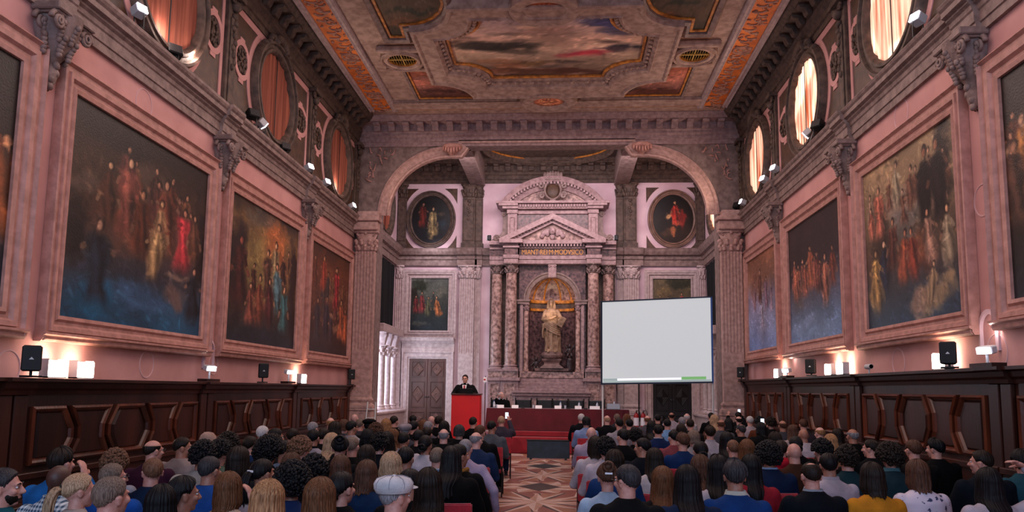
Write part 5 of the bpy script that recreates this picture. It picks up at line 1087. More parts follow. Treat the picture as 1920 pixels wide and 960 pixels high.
# things on the table
def on_table(px): return onY(px, 767, TY+.1)[0]
def namecard(px, i, w_=.24):
    t = tag(empty('name_card', (on_table(px), TY+.05, tz+.004)), 'folded white name card on the velvet table, ' + i, 'name card', 'name cards on the table')
    mb = MB(); mb.prism([(-w_/2, -.05, 0), (-w_/2, .05, 0), (-w_/2, 0, .095)], (w_, 0, 0)); mb.build('card', M['paper'], t)
for px, i in ((939, 'before the seated person'), (966, 'right beside the seated person'), (1010, 'third from the left'), (1046, 'fourth from the left'), (1084, 'fifth from the left'), (1115, 'by the left leg of the screen')): namecard(px, i, .2 if px < 1100 else .3)
M['bottle'] = mat('clear_bottle', 'aab2c0', rough=.1, spec=.6); M['cap'] = mat('blue_cap', '2a4a80', rough=.5); M['glass'] = mat('water_glass', 'b5bac8', rough=.08, spec=.7)
def bottle(px, lab, dy=.18):
    t = tag(empty('water_bottle', (on_table(px), TY+dy, tz+.004)), lab, 'bottle', 'water bottles on the table')
    MB().lathe([(.031, 0), (.034, .01), (.034, .13), (.03, .15), (.014, .19), (.014, .205)], (0, 0, 0), 14).build('body', M['bottle'], t, smooth=40); MB().lathe([(.016, .2), (.016, .225), (.0, .226)], (0, 0, 0), 12).build('cap', M['cap'], t); MB().lathe([(.0345, .05), (.0345, .1)], (0, 0, 0), 14).build('label', M['paper'], t)
for px, lab in ((926, 'small water bottle at the left end of the velvet table'), (1051, 'small water bottle behind the fourth name card'), (1086, 'small water bottle behind the fifth name card'), (1120, 'small water bottle beside the left leg of the screen')): bottle(px, lab)
def tumbler(px, lab):
    t = empty('drinking_glass', (on_table(px), TY+.2, tz+.004)); tag(t, lab, 'glass', 'drinking glasses on the table'); MB().lathe([(.028, 0), (.036, .1), (.034, .1), (.026, .008), (.0, .008)], (0, 0, 0), 14).build('bowl', M['glass'], t, smooth=40)
for px, lab in ((931, 'clear tumbler beside the bottle at the left table end'), (1000, 'clear tumbler left of the third name card'), (1060, 'clear tumbler between the fourth and fifth name cards')): tumbler(px, lab)
t = tag(empty('clear_box', (on_table(1150), TY+.15, tz+.004)), 'clear box of white papers at the right end of the velvet table', 'box')
MB().box(-.2, .2, -.12, .12, 0, .012).box(-.2, .2, -.12, -.112, 0, .17).box(-.2, .2, .112, .12, 0, .17).box(-.2, -.192, -.12, .12, 0, .17).box(.192, .2, -.12, .12, 0, .17).build('tray', M['bottle'], t); MB().box(-.17, .17, -.1, .1, .012, .12).build('papers', M['paper'], t, bevel=.004); MB().lathe([(.03, .12), (.03, .2), (.01, .24)], (.03, 0, 0), 12).build('bottle_top', M['bottle'], t)
def mic(px, lab):
    t = tag(empty('table_microphone', (on_table(px), TY+.12, tz+.004)), lab, 'microphone', 'microphones on the table'); MB().box(-.06, .06, -.05, .05, 0, .03).build('base', M['black'], t, bevel=.006); MB().tube([(0, 0, .03), (0, -.01, .12), (0, -.05, .19)], .005, 6).build('gooseneck', M['black'], t); MB().ell((0, -.06, .2), (.014, .02, .014), 8, 6).build('capsule', M['black'], t)
for px, lab in ((980, 'small black desk microphone between the second and third name cards'), (1098, 'small black desk microphone right of the fifth name card'), (1066, 'small black desk microphone left of the fifth name card')): mic(px, lab)
def panel_chair(px, lab, back=.0):
    x = onY(px, 758, 23.9)[0]; t = tag(empty('panel_chair', (x, 23.78, .475)), lab, 'chair', 'black chairs behind the table')
    MB().box(-.23, .23, -.22, .22, .4, .47).build('seat', M['leather'], t, bevel=.02); MB().box(-.23, .23, .2, .26, .55, 1.05).build('backrest', M['leather'], t, bevel=.02)
    for sx in (-1, 1):
        MB().tube([(sx*.25, .23, 0), (sx*.25, .23, 1.1)], .02, 8).build('back_post', M['black'], t); MB().tube([(sx*.24, -.2, 0), (sx*.24, -.2, .6)], .018, 8).build('front_leg', M['black'], t); MB().box(sx*.25-.025, sx*.25+.025, -.22, .22, .6, .64).build('armrest', M['black'], t, bevel=.008)
for px, lab in ((935, 'black chair under the seated white haired person'), (981, 'empty black chair next to the seated white haired person'), (1021, 'empty black chair behind the third name card'), (1050, 'empty black chair behind the fourth name card'), (1080, 'empty black chair behind the fifth name card'), (1119, 'empty black chair behind the left leg of the screen')): panel_chair(px, lab)
# lectern
MB().box(-2.35, -.75, -2.75, .05, .0, .47).build('lectern_step', M['red_carpet'], d, bevel=.02)
LY = 19.6; l0, l1 = onY(846, 770, LY-.28)[0], onY(899, 770, LY-.28)[0]; lz = onY(872, 740, LY-.28)[2]; lw = (l1-l0)/2
t = tag(empty('lectern', ((l0+l1)/2, LY, .47)), 'tall bright red lectern in front of the person in a dark suit', 'lectern'); h = lz-.47
MB().box(-lw, lw, -.28, -.25, .04, h).box(-lw, -lw+.03, -.25, .2, .04, h).box(lw-.03, lw, -.25, .2, .04, h).build('body', M['red_board'], t, bevel=.004)
MB().box(-lw-.01, lw+.01, -.29, .22, 0, .05).build('plinth', M['black'], t, bevel=.006)
mb = MB(); mb.prism([(-lw-.02, -.31, h), (-lw-.02, .22, h+.0), (-lw-.02, .22, h+.03), (-lw-.02, -.31, h+.02)], (2*lw+.04, 0, 0)); mb.build('top', M['wood'], t, bevel=.004)
lp = tag(empty('laptop', ((l0+l1)/2, LY, lz+.033)), 'black laptop open on top of the red lectern', 'laptop')
mb = MB(); mb.box(-.17, .17, -.1, .13, 0, .018); mb.build('keyboard_base', M['black'], lp, bevel=.004); mb = MB(); mb.cbox((0, -.13, .065), (.34, .012, .13), Matrix.Rotation(.3, 3, 'X')); mb.build('screen_lid', M['black'], lp, bevel=.003)
mk = tag(empty('microphone_stand', (l1+.12, LY-.1, .47)), 'thin black stand with a small red tag beside the red lectern', 'microphone stand')
MB().lathe([(.12, 0), (.12, .02), (.03, .04)], (0, 0, 0), 16).build('base', M['black'], mk, smooth=40); MB().tube([(0, 0, .03), (0, 0, 1.72)], .014, 8).build('pole', M['chrome'], mk); MB().box(-.05, .04, -.02, .0, 1.55, 1.68).build('tag_plate', M['paper'], mk, bevel=.003); MB().box(-.04, .01, -.026, -.019, 1.6, 1.64).build('red_mark', M['red_board'], mk)
# projection screen
M['screen'] = glow('lit_screen', 'babcc0', .5); M['screen'].node_tree.nodes['Principled BSDF'].inputs['Base Color'].default_value = (.12, .12, .12, 1)
M['screen_green'] = glow('taskbar_green', '6fae6a', .3); M['screen_grey'] = glow('taskbar_grey', '8aa0a0', .3); M['screen_white'] = glow('taskbar_white', 'd8dce4', .5); M['navy'] = mat('navy_screen_edge', '0f2038', rough=.5); M['blue_edge'] = mat('blue_screen_edge', '1d478a', rough=.5)
pa, pb = onY(1129.5, 567, 21.95), onY(1332, 558, 21.3); pc, pd = onY(1131, 718, 21.95), onY(1334, 715, 21.3)
s_ = tag(empty('projection_screen', tuple((pc+pd)/2*np.array([1, 1, 0]))), 'large white projection screen on white poles in front of the right arch', 'screen'); SO = np.array(s_.location)
Lx = pb[:2]-pa[:2]; wS = np.linalg.norm(Lx); ex = np.array([Lx[0], Lx[1], 0])/wS; ey = np.array([-ex[1], ex[0], 0]); bz = (pc[2]+pd[2])/2; tzz = (pa[2]+pb[2])/2
def SP(a, z, d): return tuple(pa*np.array([1, 1, 0])+ex*a+ey*d+np.array([0, 0, z])-SO)
mb = MB(); mb.prism([SP(0, pc[2], 0), SP(wS, pd[2], 0), SP(wS, pb[2], 0), SP(0, pa[2], 0)], ey*.02); mb.build('screen_sheet', M['screen'], s_)
def bar(a0, a1, zf0, zf1, d0, d1, nm, m):
    zl = lambda a: pc[2]+(pd[2]-pc[2])*a/wS
    mb = MB(); mb.prism([SP(a0, zl(a0)+zf0, d0), SP(a1, zl(a1)+zf0, d0), SP(a1, zl(a1)+zf1, d0), SP(a0, zl(a0)+zf1, d0)], ey*(d1-d0)); return mb.build(nm, m, s_)
H_ = pa[2]-pc[2]; H2 = pb[2]-pd[2]
bar(-.03, wS+.03, -.05, .0, -.02, .03, 'bottom_rail', M['navy']); bar(-.05, 0, -.05, H_+.02, -.02, .03, 'left_edge', M['navy']); bar(wS, wS+.05, -.05, H2+.03, -.02, .03, 'right_edge', M['blue_edge'])
mb = MB(); mb.prism([SP(-.05, pa[2], -.02), SP(wS+.05, pb[2], -.02), SP(wS+.05, pb[2]+.04, -.02), SP(-.05, pa[2]+.04, -.02)], ey*.05); mb.build('top_rail', M['navy'], s_)
bar(.02, wS*.14, .06, .12, -.004, 0, 'taskbar_grey', M['screen_grey']); bar(wS*.14, wS*.73, .06, .12, -.004, 0, 'taskbar_white', M['screen_white']); bar(wS*.73, wS*.95, .06, .14, -.004, 0, 'taskbar_green', M['screen_green']); bar(.02, wS-.02, .01, .05, -.004, 0, 'taskbar_strip', M['screen_grey'])
for a, b_ in ((.0, 0), (wS+.02, 0)):
    mb = MB(); mb.tube([SP(a, .03, .05), SP(a, (bz+tzz)/2, .05)], .028, 10); mb.build('support_pole', M['white_metal'], s_, smooth=40)
    mb = MB(); p, q = SP(a, 0, -.45), SP(a, 0, .3); mb.tube([(p[0], p[1], .025), (q[0], q[1], .025)], .025, 8); mb.build('foot_bar', M['white_metal'], s_)
# fire extinguishers, exit sign, ladder
M['ext_red'] = mat('extinguisher_red', '8f1c20', rough=.35); 
for px, lab in ((1193, 'red fire extinguisher with a white label, left of the pair by the back pilaster'), (1206, 'red fire extinguisher with a white label, right of the pair by the back pilaster')):
    p = onY(px, 780, 27.3); t = tag(empty('fire_extinguisher', (p[0], 27.3, .45)), lab, 'fire extinguisher', 'fire extinguishers')
    MB().lathe([(.09, 0), (.095, .02), (.095, .5), (.07, .57), (.03, .6), (.03, .64)], (0, 0, 0), 18).build('cylinder', M['ext_red'], t, smooth=40); MB().lathe([(.097, .16), (.097, .44)], (0, 0, 0), 18).build('label_band', M['paper'], t)
    MB().box(-.02, .02, -.1, .05, .64, .67).box(-.02, .02, -.12, .04, .69, .71).build('handle', M['black'], t, bevel=.004); MB().tube([(0, 0, .65), (.1, 0, .72), (.14, -.02, .55), (.12, -.04, .3)], .014, 8).build('hose', M['black'], t, smooth=True)
M['exit'] = glow('exit_green', '1d6a52', .35); M['exit_dark'] = mat('exit_case', '0f2a28', rough=.5)
p = onY(1320, 723, 27.9); t = tag(empty('exit_sign', (p[0], 27.97, p[2]-.16)), 'small square green emergency exit sign with a white running figure on the right back wall', 'sign')
MB().box(-.2, .2, -.04, 0, 0, .32).build('case', M['exit_dark'], t, bevel=.006); MB().box(-.17, .17, -.045, -.04, .03, .29).build('face', M['exit'], t)
mb = MB(); mb.ell((.03, -.05, .23), (.022, .006, .022), 8, 6); mb.tube([(.02, -.05, .2), (-.01, -.05, .14)], .018, 6); mb.tube([(-.01, -.05, .14), (.04, -.05, .1), (.03, -.05, .06)], .012, 6); mb.tube([(-.01, -.05, .14), (-.05, -.05, .1), (-.09, -.05, .1)], .012, 6); mb.tube([(.02, -.05, .19), (.07, -.05, .16)], .01, 6); mb.tube([(.01, -.05, .19), (-.05, -.05, .17)], .01, 6); mb.build('running_figure', M['paper'], t)
t = tag(empty('step_ladder', (-5.15, 22.1, 0)), 'narrow white folded ladder leaning beside the left fluted pilaster', 'ladder')
for s in (-1, 1):
    MB().tube([(s*.16, -.15, 0), (s*.12, .1, 1.42)], .022, 6).build('rail', M['white_metal'], t)
for k in range(5): MB().tube([(-.16+.006*k, -.12+.045*k, .2+.25*k), (.16-.006*k, -.12+.045*k, .2+.25*k)], .016, 6).build('rung', M['white_metal'], t)
t = tag(empty('black_pole', (onY(1198, 760, 27.6)[0], 27.6, .45)), 'thin black pole standing between the pair of fire extinguishers', 'pole'); MB().tube([(0, 0, .02), (0, 0, 2.2)], .025, 8).build('shaft', M['black'], t); MB().lathe([(.16, 0), (.16, .02), (.03, .04)], (0, 0, 0), 16).build('base', M['black'], t)
# =================================================================== LAMPS, LOUDSPEAKERS, CAMERAS
def aim(o, d):
    o.rotation_euler = Vector(d).to_track_quat('-Y', 'Z').to_euler()
LAMPW = 56
def cornice_spot(px, py, sg, lit, lab, tgt=None, pw=None):
    p = onX(px, py, sg*5.80); t = tag(empty('spotlight', (sg*5.80, p[1], 7.135)), lab, 'spotlight', 'spotlights along the cornices'); z = max(.1, p[2]-7.135)
    MB().box(-.06, .06, -.05, .05, 0, .02).build('foot_plate', M['black'], t); MB().box(-.08, -.07, -.015, .015, .01, z+.02).box(.07, .08, -.015, .015, .01, z+.02).build('yoke', M['black'], t)
    hd = empty('lamp_head', (0, 0, z)); hd.parent = t
    bpy.data.objects.remove(hd)
    d = Vector(tgt)-Vector((sg*5.80, p[1], p[2])) if tgt else Vector((-sg*.9, -.7, .5)); Q = d.to_track_quat('-Y', 'Z').to_matrix()
    mb = MB(); c = Vector((0, 0, z))
    def TT(x, y, zz): q = Q @ Vector((x, y, zz)); return (q.x+c.x, q.y+c.y, q.z+c.z)
    s = .09 if lit else .12
    mb.box(-s, s, -.06, .10, -s*.8, s*.8, TT); mb.build('housing', M['black'] if not lit else M['white_metal'], t, bevel=.012)
    if lit:
        mb = MB(); mb.box(-s*.88, s*.88, -.075, -.062, -s*.7, s*.7, TT); mb.build('lens', M['lamp'], t)
        L = TT(0, -.12, 0); spot('spotlight_beam', (sg*5.80+L[0], p[1]+L[1], 7.135+L[2]), tuple(Vector((sg*5.80, p[1], p[2]))+d), pw or LAMPW, WHITE, 34 if pw else 130, .07)
    else:
        mb = MB(); mb.box(-s*.85, s*.85, -.068, -.06, -s*.68, s*.68, TT); mb.build('front_glass', M['leather'], t)
ords = ['nearest', 'second', 'third', 'fourth', 'fifth', 'sixth']
for sg, sd, lst in ((-1, 'left', ((262, 20), (492, 232), (580, 314), (612, 342), (661, 386), (683, 407))), (1, 'right', ((1720, 35), (1514, 250), (1452, 316), (1432, 336), (1392, 379), (1376, 398)))):
    for i, (px, py) in enumerate(lst):
        y = onX(px, py, sg*5.80)[1]
        cornice_spot(px, py, sg, True, 'lit white spotlight on the %s cornice, %s of its row from the camera' % (sd, ords[i]), tgt=(-sg*.5, y-2.6, 10.2) if i not in (1, 4, 5) else ((sg*-1.0, 27.0, 6.5) if i == 5 else (-sg*1.5, y-1, 10)) if i != 1 else (-.8, 20.8, 1.6), pw=700 if i == 1 else None)
for sg, sd, lst in ((-1, 'left', ((327, 95, 'in front of the nearest curtained window'), (475, 214, 'tilted against the middle curtained window'), (534, 276, 'just past the middle curtained window'), (700, 395, 'in the corner by the arch'))), (1, 'right', ((1532, 234, 'tilted against the middle sunlit window'), (1382, 385, 'in the corner by the arch')))):
    for px, py, w_ in lst: cornice_spot(px, py, sg, False, 'unlit black spotlight on the %s cornice, %s' % (sd, w_))
# lamps standing on the panelling
M['uplight_glow'] = glow('halogen_glow', 'fff0dc', 7.0)
def uplight(px, py, sg, zt, lab, w_=.17, pw=2.4):
    p = onX(px, py, sg*5.82); t = tag(empty('uplight', (sg*5.84, p[1], zt)), lab, 'lamp', 'halogen uplights on the panelling')
    MB().box(-.06, .06, -w_, w_, 0, .02).box(-.06, .06, -w_, -w_+.012, 0, .24).box(-.06, .06, w_-.012, w_, 0, .24).build('housing', M['white_metal'], t)
    mb = MB()
    for k in range(6): mb.ell((0, -w_*.72+w_*.29*k, .12), (.02, .022, .09), 8, 6)
    mb.build('halogen_tubes', M['uplight_glow'], t, smooth=True)
    MB().box(-sg*.062-.003, -sg*.062+.003, -w_, w_, .02, .22).build('front_glass', M['uplight_glow'], t)
    point('uplight_glow', (sg*5.84, p[1], zt+.34), pw, (1, .62, .42), .06)
for px, py, sg, zt, lab in ((102, 695, -1, 1.915, 'glowing halogen box lamp on the left panelling, nearer of the pair by the loudspeaker'), (155, 698, -1, 1.915, 'glowing halogen box lamp on the left panelling, farther of the pair by the loudspeaker'), (567, 707, -1, 1.915, 'glowing box lamp far along the left panelling, under the crimson figure painting'),
    (1765, 684, 1, 2.195, 'glowing halogen box lamp on the right panelling, just below a loudspeaker'), (1578, 694, 1, 2.195, 'glowing halogen box lamp on the right panelling, nearer of a close pair'), (1556, 696, 1, 2.195, 'glowing halogen box lamp on the right panelling, farther of a close pair'), (1458, 701, 1, 2.195, 'glowing box lamp far along the right panelling, under the pale bluish painting')): uplight(px, py, sg, zt, lab)
def flood(px, py, sg, zt, lab):
    p = onX(px, py, sg*5.78); t = tag(empty('flood_lamp', (sg*5.8, p[1], zt)), lab, 'lamp', 'flood lamps on short posts')
    MB().box(-.09, .09, -.25, .25, 0, .05).build('base_board', M['wood'], t); z = p[2]-zt
    MB().tube([(0, 0, .05), (0, 0, z)], .018, 8).build('post', M['white_metal'], t)
    Q = Vector((-sg*1, -.55, -.25)).to_track_quat('-Y', 'Z').to_matrix()
    def TT(x, y, zz): q = Q @ Vector((x, y, zz)); return (q.x, q.y, q.z+z)
    mb = MB(); mb.box(-.10, .10, -.06, .06, -.05, .05, TT); mb.build('housing', M['white_metal'], t, bevel=.015)
    mb = MB(); mb.box(-.088, .088, -.07, -.062, -.04, .04, TT); mb.build('lens', M['lamp'], t)
    point('flood_niche_glow', (sg*5.9, p[1]+.02, p[2]+.28), 2.2, (1, .86, .8), .05)
for px, py, sg, zt, lab in ((395, 690, -1, 1.915, 'white flood lamp on a post where the left picture frames meet'), (543, 697, -1, 1.915, 'white flood lamp on a post far along the left panelling'), (1847, 656, 1, 2.195, 'white flood lamp on a post on the right panelling, nearest the camera'), (1474, 694, 1, 2.195, 'white flood lamp on a post far along the right panelling')): flood(px, py, sg, zt, lab)
M['badge'] = mat('pale_badge', 'b9bcc2', rough=.4)
def loudspeaker(px, py, sg, zt, lab, yaw):
    p = onX(px, py, sg*5.64); t = tag(empty('loudspeaker', (sg*5.64, p[1], p[2]-.15), 0), lab, 'loudspeaker', 'black loudspeakers on the side walls')
    Q = Matrix.Rotation(yaw, 3, 'Z')
    def TT(x, y, z): q = Q @ Vector((x, y, z)); return tuple(q)
    mb = MB(); mb.prism([TT(*q) for q in ((-.105, -.09, 0), (.105, -.09, 0), (.075, .09, 0), (-.075, .09, 0))], (0, 0, .30)); mb.build('cabinet', M['black'], t, bevel=.02)
    mb = MB(); mb.box(-.093, .093, -.099, -.09, .013, .287, TT); mb.build('grille', mat('grille_mesh', '15181c', '0c0d10', 120, .6) if 'grille' not in M else M['grille'], t, bevel=.004)
    mb = MB(); mb.prism([TT(-.026, -.102, .135), TT(.026, -.102, .135), TT(0, -.102, .165)], tuple(Q @ Vector((0, -.004, 0)))); mb.build('badge', M['badge'], t)
    mb = MB(); mb.tube([(0, .0, -.0), (0, 0, -(p[2]-.15-zt))], .016, 8); mb.cbox((0, 0, -(p[2]-.15-zt)+.012), (.16, .16, .024)); mb.build('stand', M['black'], t)
for px, py, sg, zt, lab in ((60, 672, -1, 1.915, 'black loudspeaker on the left panelling, nearest the camera beside glowing lamps'), (493, 695, -1, 1.915, 'black loudspeaker on the left panelling below the amber sky painting'), (658, 702, -1, 1.915, 'small black loudspeaker at the far left by the fluted pilaster'),
    (1779, 662, 1, 2.195, 'black loudspeaker on the right panelling, nearest the camera above a glowing lamp'), (1521, 687, 1, 2.195, 'black loudspeaker on the right panelling below the middle painting'), (1390, 698, 1, 2.195, 'small black loudspeaker at the far right by the fluted pilaster')): loudspeaker(px, py, sg, zt, lab, -sg*.85 if False else (.6 if sg < 0 else -.6))
p = onX(1627, 690, 5.8); t = tag(empty('security_camera', (5.82, p[1], 2.195)), 'small white bullet camera on the right panelling', 'camera'); MB().tube([(0, 0, 0), (0, 0, .09)], .014, 8).build('stem', M['white_metal'], t)
mb = MB(); mb.lathe([(.04, -.1), (.045, -.08), (.045, .1), (.0, .1)], (0, 0, .12), 14, T=lambda x, y, z: (x, z, y)); mb.build('body', M['white_metal'], t, smooth=40); mb = MB(); mb.lathe([(.035, -.102), (.0, -.102)], (0, 0, .12), 14, T=lambda x, y, z: (x, z, y)); mb.build('lens', M['black'], t)
# little arched wall niches with a light inside
for px, py, sg, sd in ((1857, 622, 1, 'right'), (390, 665, -1, 'left')):
    p = onX(px, py, sg*6); T = TR if sg > 0 else TL; mb = MB()
    arc = [(p[1]-.2, p[2]-.25)]+[(p[1]-.2*math.cos(a), p[2]+.05+.22*math.sin(a)) for a in np.linspace(0, PI, 13)]+[(p[1]+.2, p[2]-.25)]
    mb.frame(arc, [(-.02, 0), (-.02, .03), (.03, .04), (.04, 0)], T, closed=False); struct(mb, 'trim_niche_'+sd, M['plaster_pale'])
for sg, yb, zb_, lab in ((-1, 917, 451, 'left'), (1, 1156, 450, 'right')):
    p = onY(yb, zb_, 27.4); t = tag(empty('spotlight', (p[0], 27.5, AZ(453)+.08)), 'tiny black spotlight on the %s end of the altar cornice' % lab, 'spotlight', 'small spotlights on the altar'); MB().box(-.07, .07, -.07, .07, .0, .2).build('housing', M['black'], t, bevel=.02); MB().box(-.1, -.075, -.06, .06, .0, .2).build('side_plate', M['white_metal'], t, bevel=.006)
for y in (11.0, 11.9, 20.3): point('curtain_lamp_glow', (-5.80, y, 7.5), 9, (1, .72, .62), .07)
spot('lamp_on_left_bay', (-4.3, 26.9, 7.35), (-4.35, 28, 6.3), 30, (.9, .85, 1.0), 120, .08)
spot('niche_lamp', (XC, 26.5, 4.4), (XC, 27.8, 5.3), 22, (1, .72, .5), 100, .05)
# =================================================================== PEOPLE
HC = Vector((0, -.008, 1.168))            # head centre of a seated figure
def hand(mb, w, d, n, side, curl=.5):
    """palm at wrist w pointing along d with palm normal n; four fingers and a thumb"""
    w = Vector(w); d = Vector(d).normalized(); n = Vector(n); n = (n-d*n.dot(d)).normalized(); s = d.cross(n)*side
    Q = Matrix((s, d, n)).transposed(); mb.ell(tuple(w+d*.045), (.038, .05, .016), 12, 8, Q)
    for k, (o, L) in enumerate(((-.028, .062), (-.010, .072), (.009, .068), (.027, .054))):
        b = w+d*.085+s*o; p = [b]; dirv = d.copy()
        for j in range(3):
            dirv = (dirv+n*curl*(.45+.25*j)).normalized(); p.append(p[-1]+dirv*L*(.42, .33, .25)[j])
        limb(mb, p, [.0098, .0092, .0086, .0076], 8)
    b = w+d*.025-s*.032; limb(mb, [b, b+(d*.5-s*.8+n*.3).normalized()*.035, b+(d*.75-s*.85+n*.5).normalized()*.062], [.013, .0105, .009], 8)
POSES = {   # elbow R, wrist R, hand dir, palm normal ; L mirrored 'lap' unless given
 'lap': ((.262, .03, .69), (.10, .27, .63), (-.5, .8, -.2), (0, .2, -1)),
 'face': ((.27, .14, .80), (.13, .11, 1.06), (-.35, .1, .9), (-1, .1, -.1)),
 'phone': ((.26, .16, .90), (.17, .33, 1.16), (-.2, .25, .95), (-.4, 1, 0)),
 'head': ((.46, -.02, 1.09), (.27, -.03, 1.30), (-.75, -.05, .35), (-.3, -.2, -1)),
 'chair': ((.34, -.12, .72), (.36, -.02, .5), (0, .35, -.9), (-1, 0, 0)),
 'lean': ((.31, .0, .78), (.25, .25, .70), (-.3, .9, -.1), (0, .1, -1)),
 'rest': ((.27, .0, .70), (.23, .24, .64), (-.1, .95, -.1), (0, .1, -1))}
def arm_pts(pose, sg, dx):
    e, w, d, n = POSES[pose]; m = lambda v: (v[0]*sg, v[1], v[2])
    return (sg*(.192-dx), -.055, .945), m(e), m(w), m(d), m(n)
_bc = {}
def head_parts(mb, yaw, pitch=0.0, hc=HC):
    Q = Matrix.Rotation(-yaw, 3, 'Z') @ Matrix.Rotation(pitch, 3, 'X')
    def E(c, r, nu=16, nv=12): q = hc+Q @ Vector(c); mb.ell(tuple(q), r, nu, nv, Q)
    E((0, -.008, .018), (.072, .090, .089), 20, 14); E((0, .022, -.03), (.060, .070, .078)); E((0, .056, -.088), (.028, .026, .020), 10, 8)
    E((0, .03, -.07), (.048, .05, .035)); E((0, .082, .022), (.05, .012, .012), 12, 6)
    a = hc+Q @ Vector((0, .088, .012)); b = hc+Q @ Vector((0, .108, -.024)); limb(mb, [a, b], [.009, .0135], 8); E((0, .098, -.03), (.017, .012, .009), 8, 6)
    E((0, .086, -.056), (.024, .010, .008), 10, 6)
    for s in (-1, 1):
        E((s*.075, -.006, -.010), (.009, .019, .029), 10, 8); E((s*.080, -.010, .005), (.007, .017, .014), 8, 6); E((s*.04, .066, -.02), (.024, .02, .02), 8, 6)
    return Q
def body_mesh(yaw, pose, lpose='lap', fem=False, pitch=0.0, stand=False):
    key = (yaw, pose, lpose, fem, pitch, stand)
    if key in _bc: return _bc[key]
    mb = MB(); head_parts(mb, yaw, pitch); f = .86 if fem else 1.0
    limb(mb, [(0, -.04, .96), (0, -.036, 1.03), (0, -.022, 1.13)], [.062*f, .058*f, .057*f], 16)
    limb(mb, [(0, 0, .54), (0, -.03, .74), (0, -.05, .92)], [.12*f, .11*f, .11*f], 16); dx = .02 if fem else 0
    for sg, ps in ((1, pose), (-1, lpose)):
        s, e, w, d, n = arm_pts(ps, sg, dx); limb(mb, [(0, -.05, .95), s, e, w], [.05, .046*f, .037*f, .026*f]); hand(mb, w, d, n, sg)
        if stand: limb(mb, [(sg*.09, 0, .54), (sg*.1, .02, .10), (sg*.1, .0, -.40)], [.085, .058, .042]); limb(mb, [(sg*.1, 0, -.42), (sg*.11, .14, -.45)], [.04, .03])
        else: limb(mb, [(sg*.09, .02, .52), (sg*.115, .45, .50), (sg*.115, .46, .10), (sg*.12, .58, .05)], [.085, .06, .042, .03])
    me = remesh(mb, .0072, 2, 'body', .4); _bc[key] = me; return me
_cc = {}
def foldf(seed, amp):
    rs = np.random.RandomState(seed); ph = rs.rand(6)*6
    def f(co):
        x, y, z = co[:, 0], co[:, 1], co[:, 2]
        return amp*(np.sin(18*x+9*z+ph[0]+2*np.sin(7*y+ph[1]))*.5+np.sin(26*z+8*x*np.sign(x)+ph[2]+3*np.sin(11*x+ph[3]))*.5)*np.clip((1.02-z)*8, 0, 1)
    return f
def top_mesh(pose, lpose, fem, kind, stand=False):
    key = (pose, lpose, fem, kind, stand)
    if key in _cc: return _cc[key]
    mb = MB(); w = (.90 if fem else 1.0)*(1.06 if kind == 'coat' else 1.0); t = .012 if kind in ('jacket', 'coat') else 0.0
    sec = [(.42, .185, .15, .01), (.50, .195, .15, .0), (.62, .19, .138, -.02), (.75, .205, .135, -.04), (.86, .224, .13, -.055), (.935, .226, .118, -.062), (.978, .196, .10, -.062), (1.010, .138, .086, -.06), (1.036, .088, .076, -.054), (1.062 if kind != 'tee' else 1.045, .068, .068, -.046)]
    if stand: sec = [(.18, .2, .15, 0), (.3, .195, .14, 0)]+sec[1:]
    mb.grid([[((rx+t)*w*math.cos(a)*(1+.0*math.sin(a)), oy+(ry+t)*math.sin(a), z) for a in np.linspace(0, 2*PI, 40, endpoint=False)] for z, rx, ry, oy in sec], closeu=True)
    n = len(mb.v); mb.f.append(tuple(range(n-40, n))); mb.f.append(tuple(range(40))[::-1]); dx = .02 if fem else 0
    for sg, ps in ((1, pose), (-1, lpose)):
        s, e, wr, d, _ = arm_pts(ps, sg, dx); s = Vector(s); e = Vector(e); wr = Vector(wr); b = [.066+t, .056+t*.7, .042+t*.5]
        if kind == 'tee': limb(mb, [s*Vector((1, 1, 1)).x if False else s, s.lerp(e, .6)], [.066, .06])
        else: limb(mb, [s, e, e.lerp(wr, .93)], b, 16)
    if kind == 'hood':
        mb.ell((0, -.125, 1.01), (.13, .07, .075), 16, 10)
    me = remesh(mb, .0125, 3, 'top', .5, foldf(len(_cc)+3, .006)); _cc[key] = me; return me
def trouser_mesh(stand=False):
    k = ('tr', stand)
    if k in _cc: return _cc[k]
    mb = MB(); mb.ell((0, .0, .50), (.185, .16, .11), 20, 12)
    for sg in (-1, 1):
        if stand: limb(mb, [(sg*.09, 0, .5), (sg*.1, .02, .10), (sg*.1, .0, -.38)], [.11, .08, .07])
        else: limb(mb, [(sg*.09, .02, .53), (sg*.118, .46, .505), (sg*.118, .465, .12)], [.105, .078, .062])
    _cc[k] = remesh(mb, .014, 3, 'trousers', .5); return _cc[k]
def shoe_mesh():
    if 'shoe' in _cc: return _cc['shoe']
    mb = MB(); mb.ell((0, .06, .045), (.042, .125, .045), 14, 8); mb.ell((0, -.02, .07), (.04, .05, .055), 12, 8); mb.box(-.04, .04, -.06, .17, .0, .025); _cc['shoe'] = remesh(mb, .01, 2, 'shoe'); return _cc['shoe']
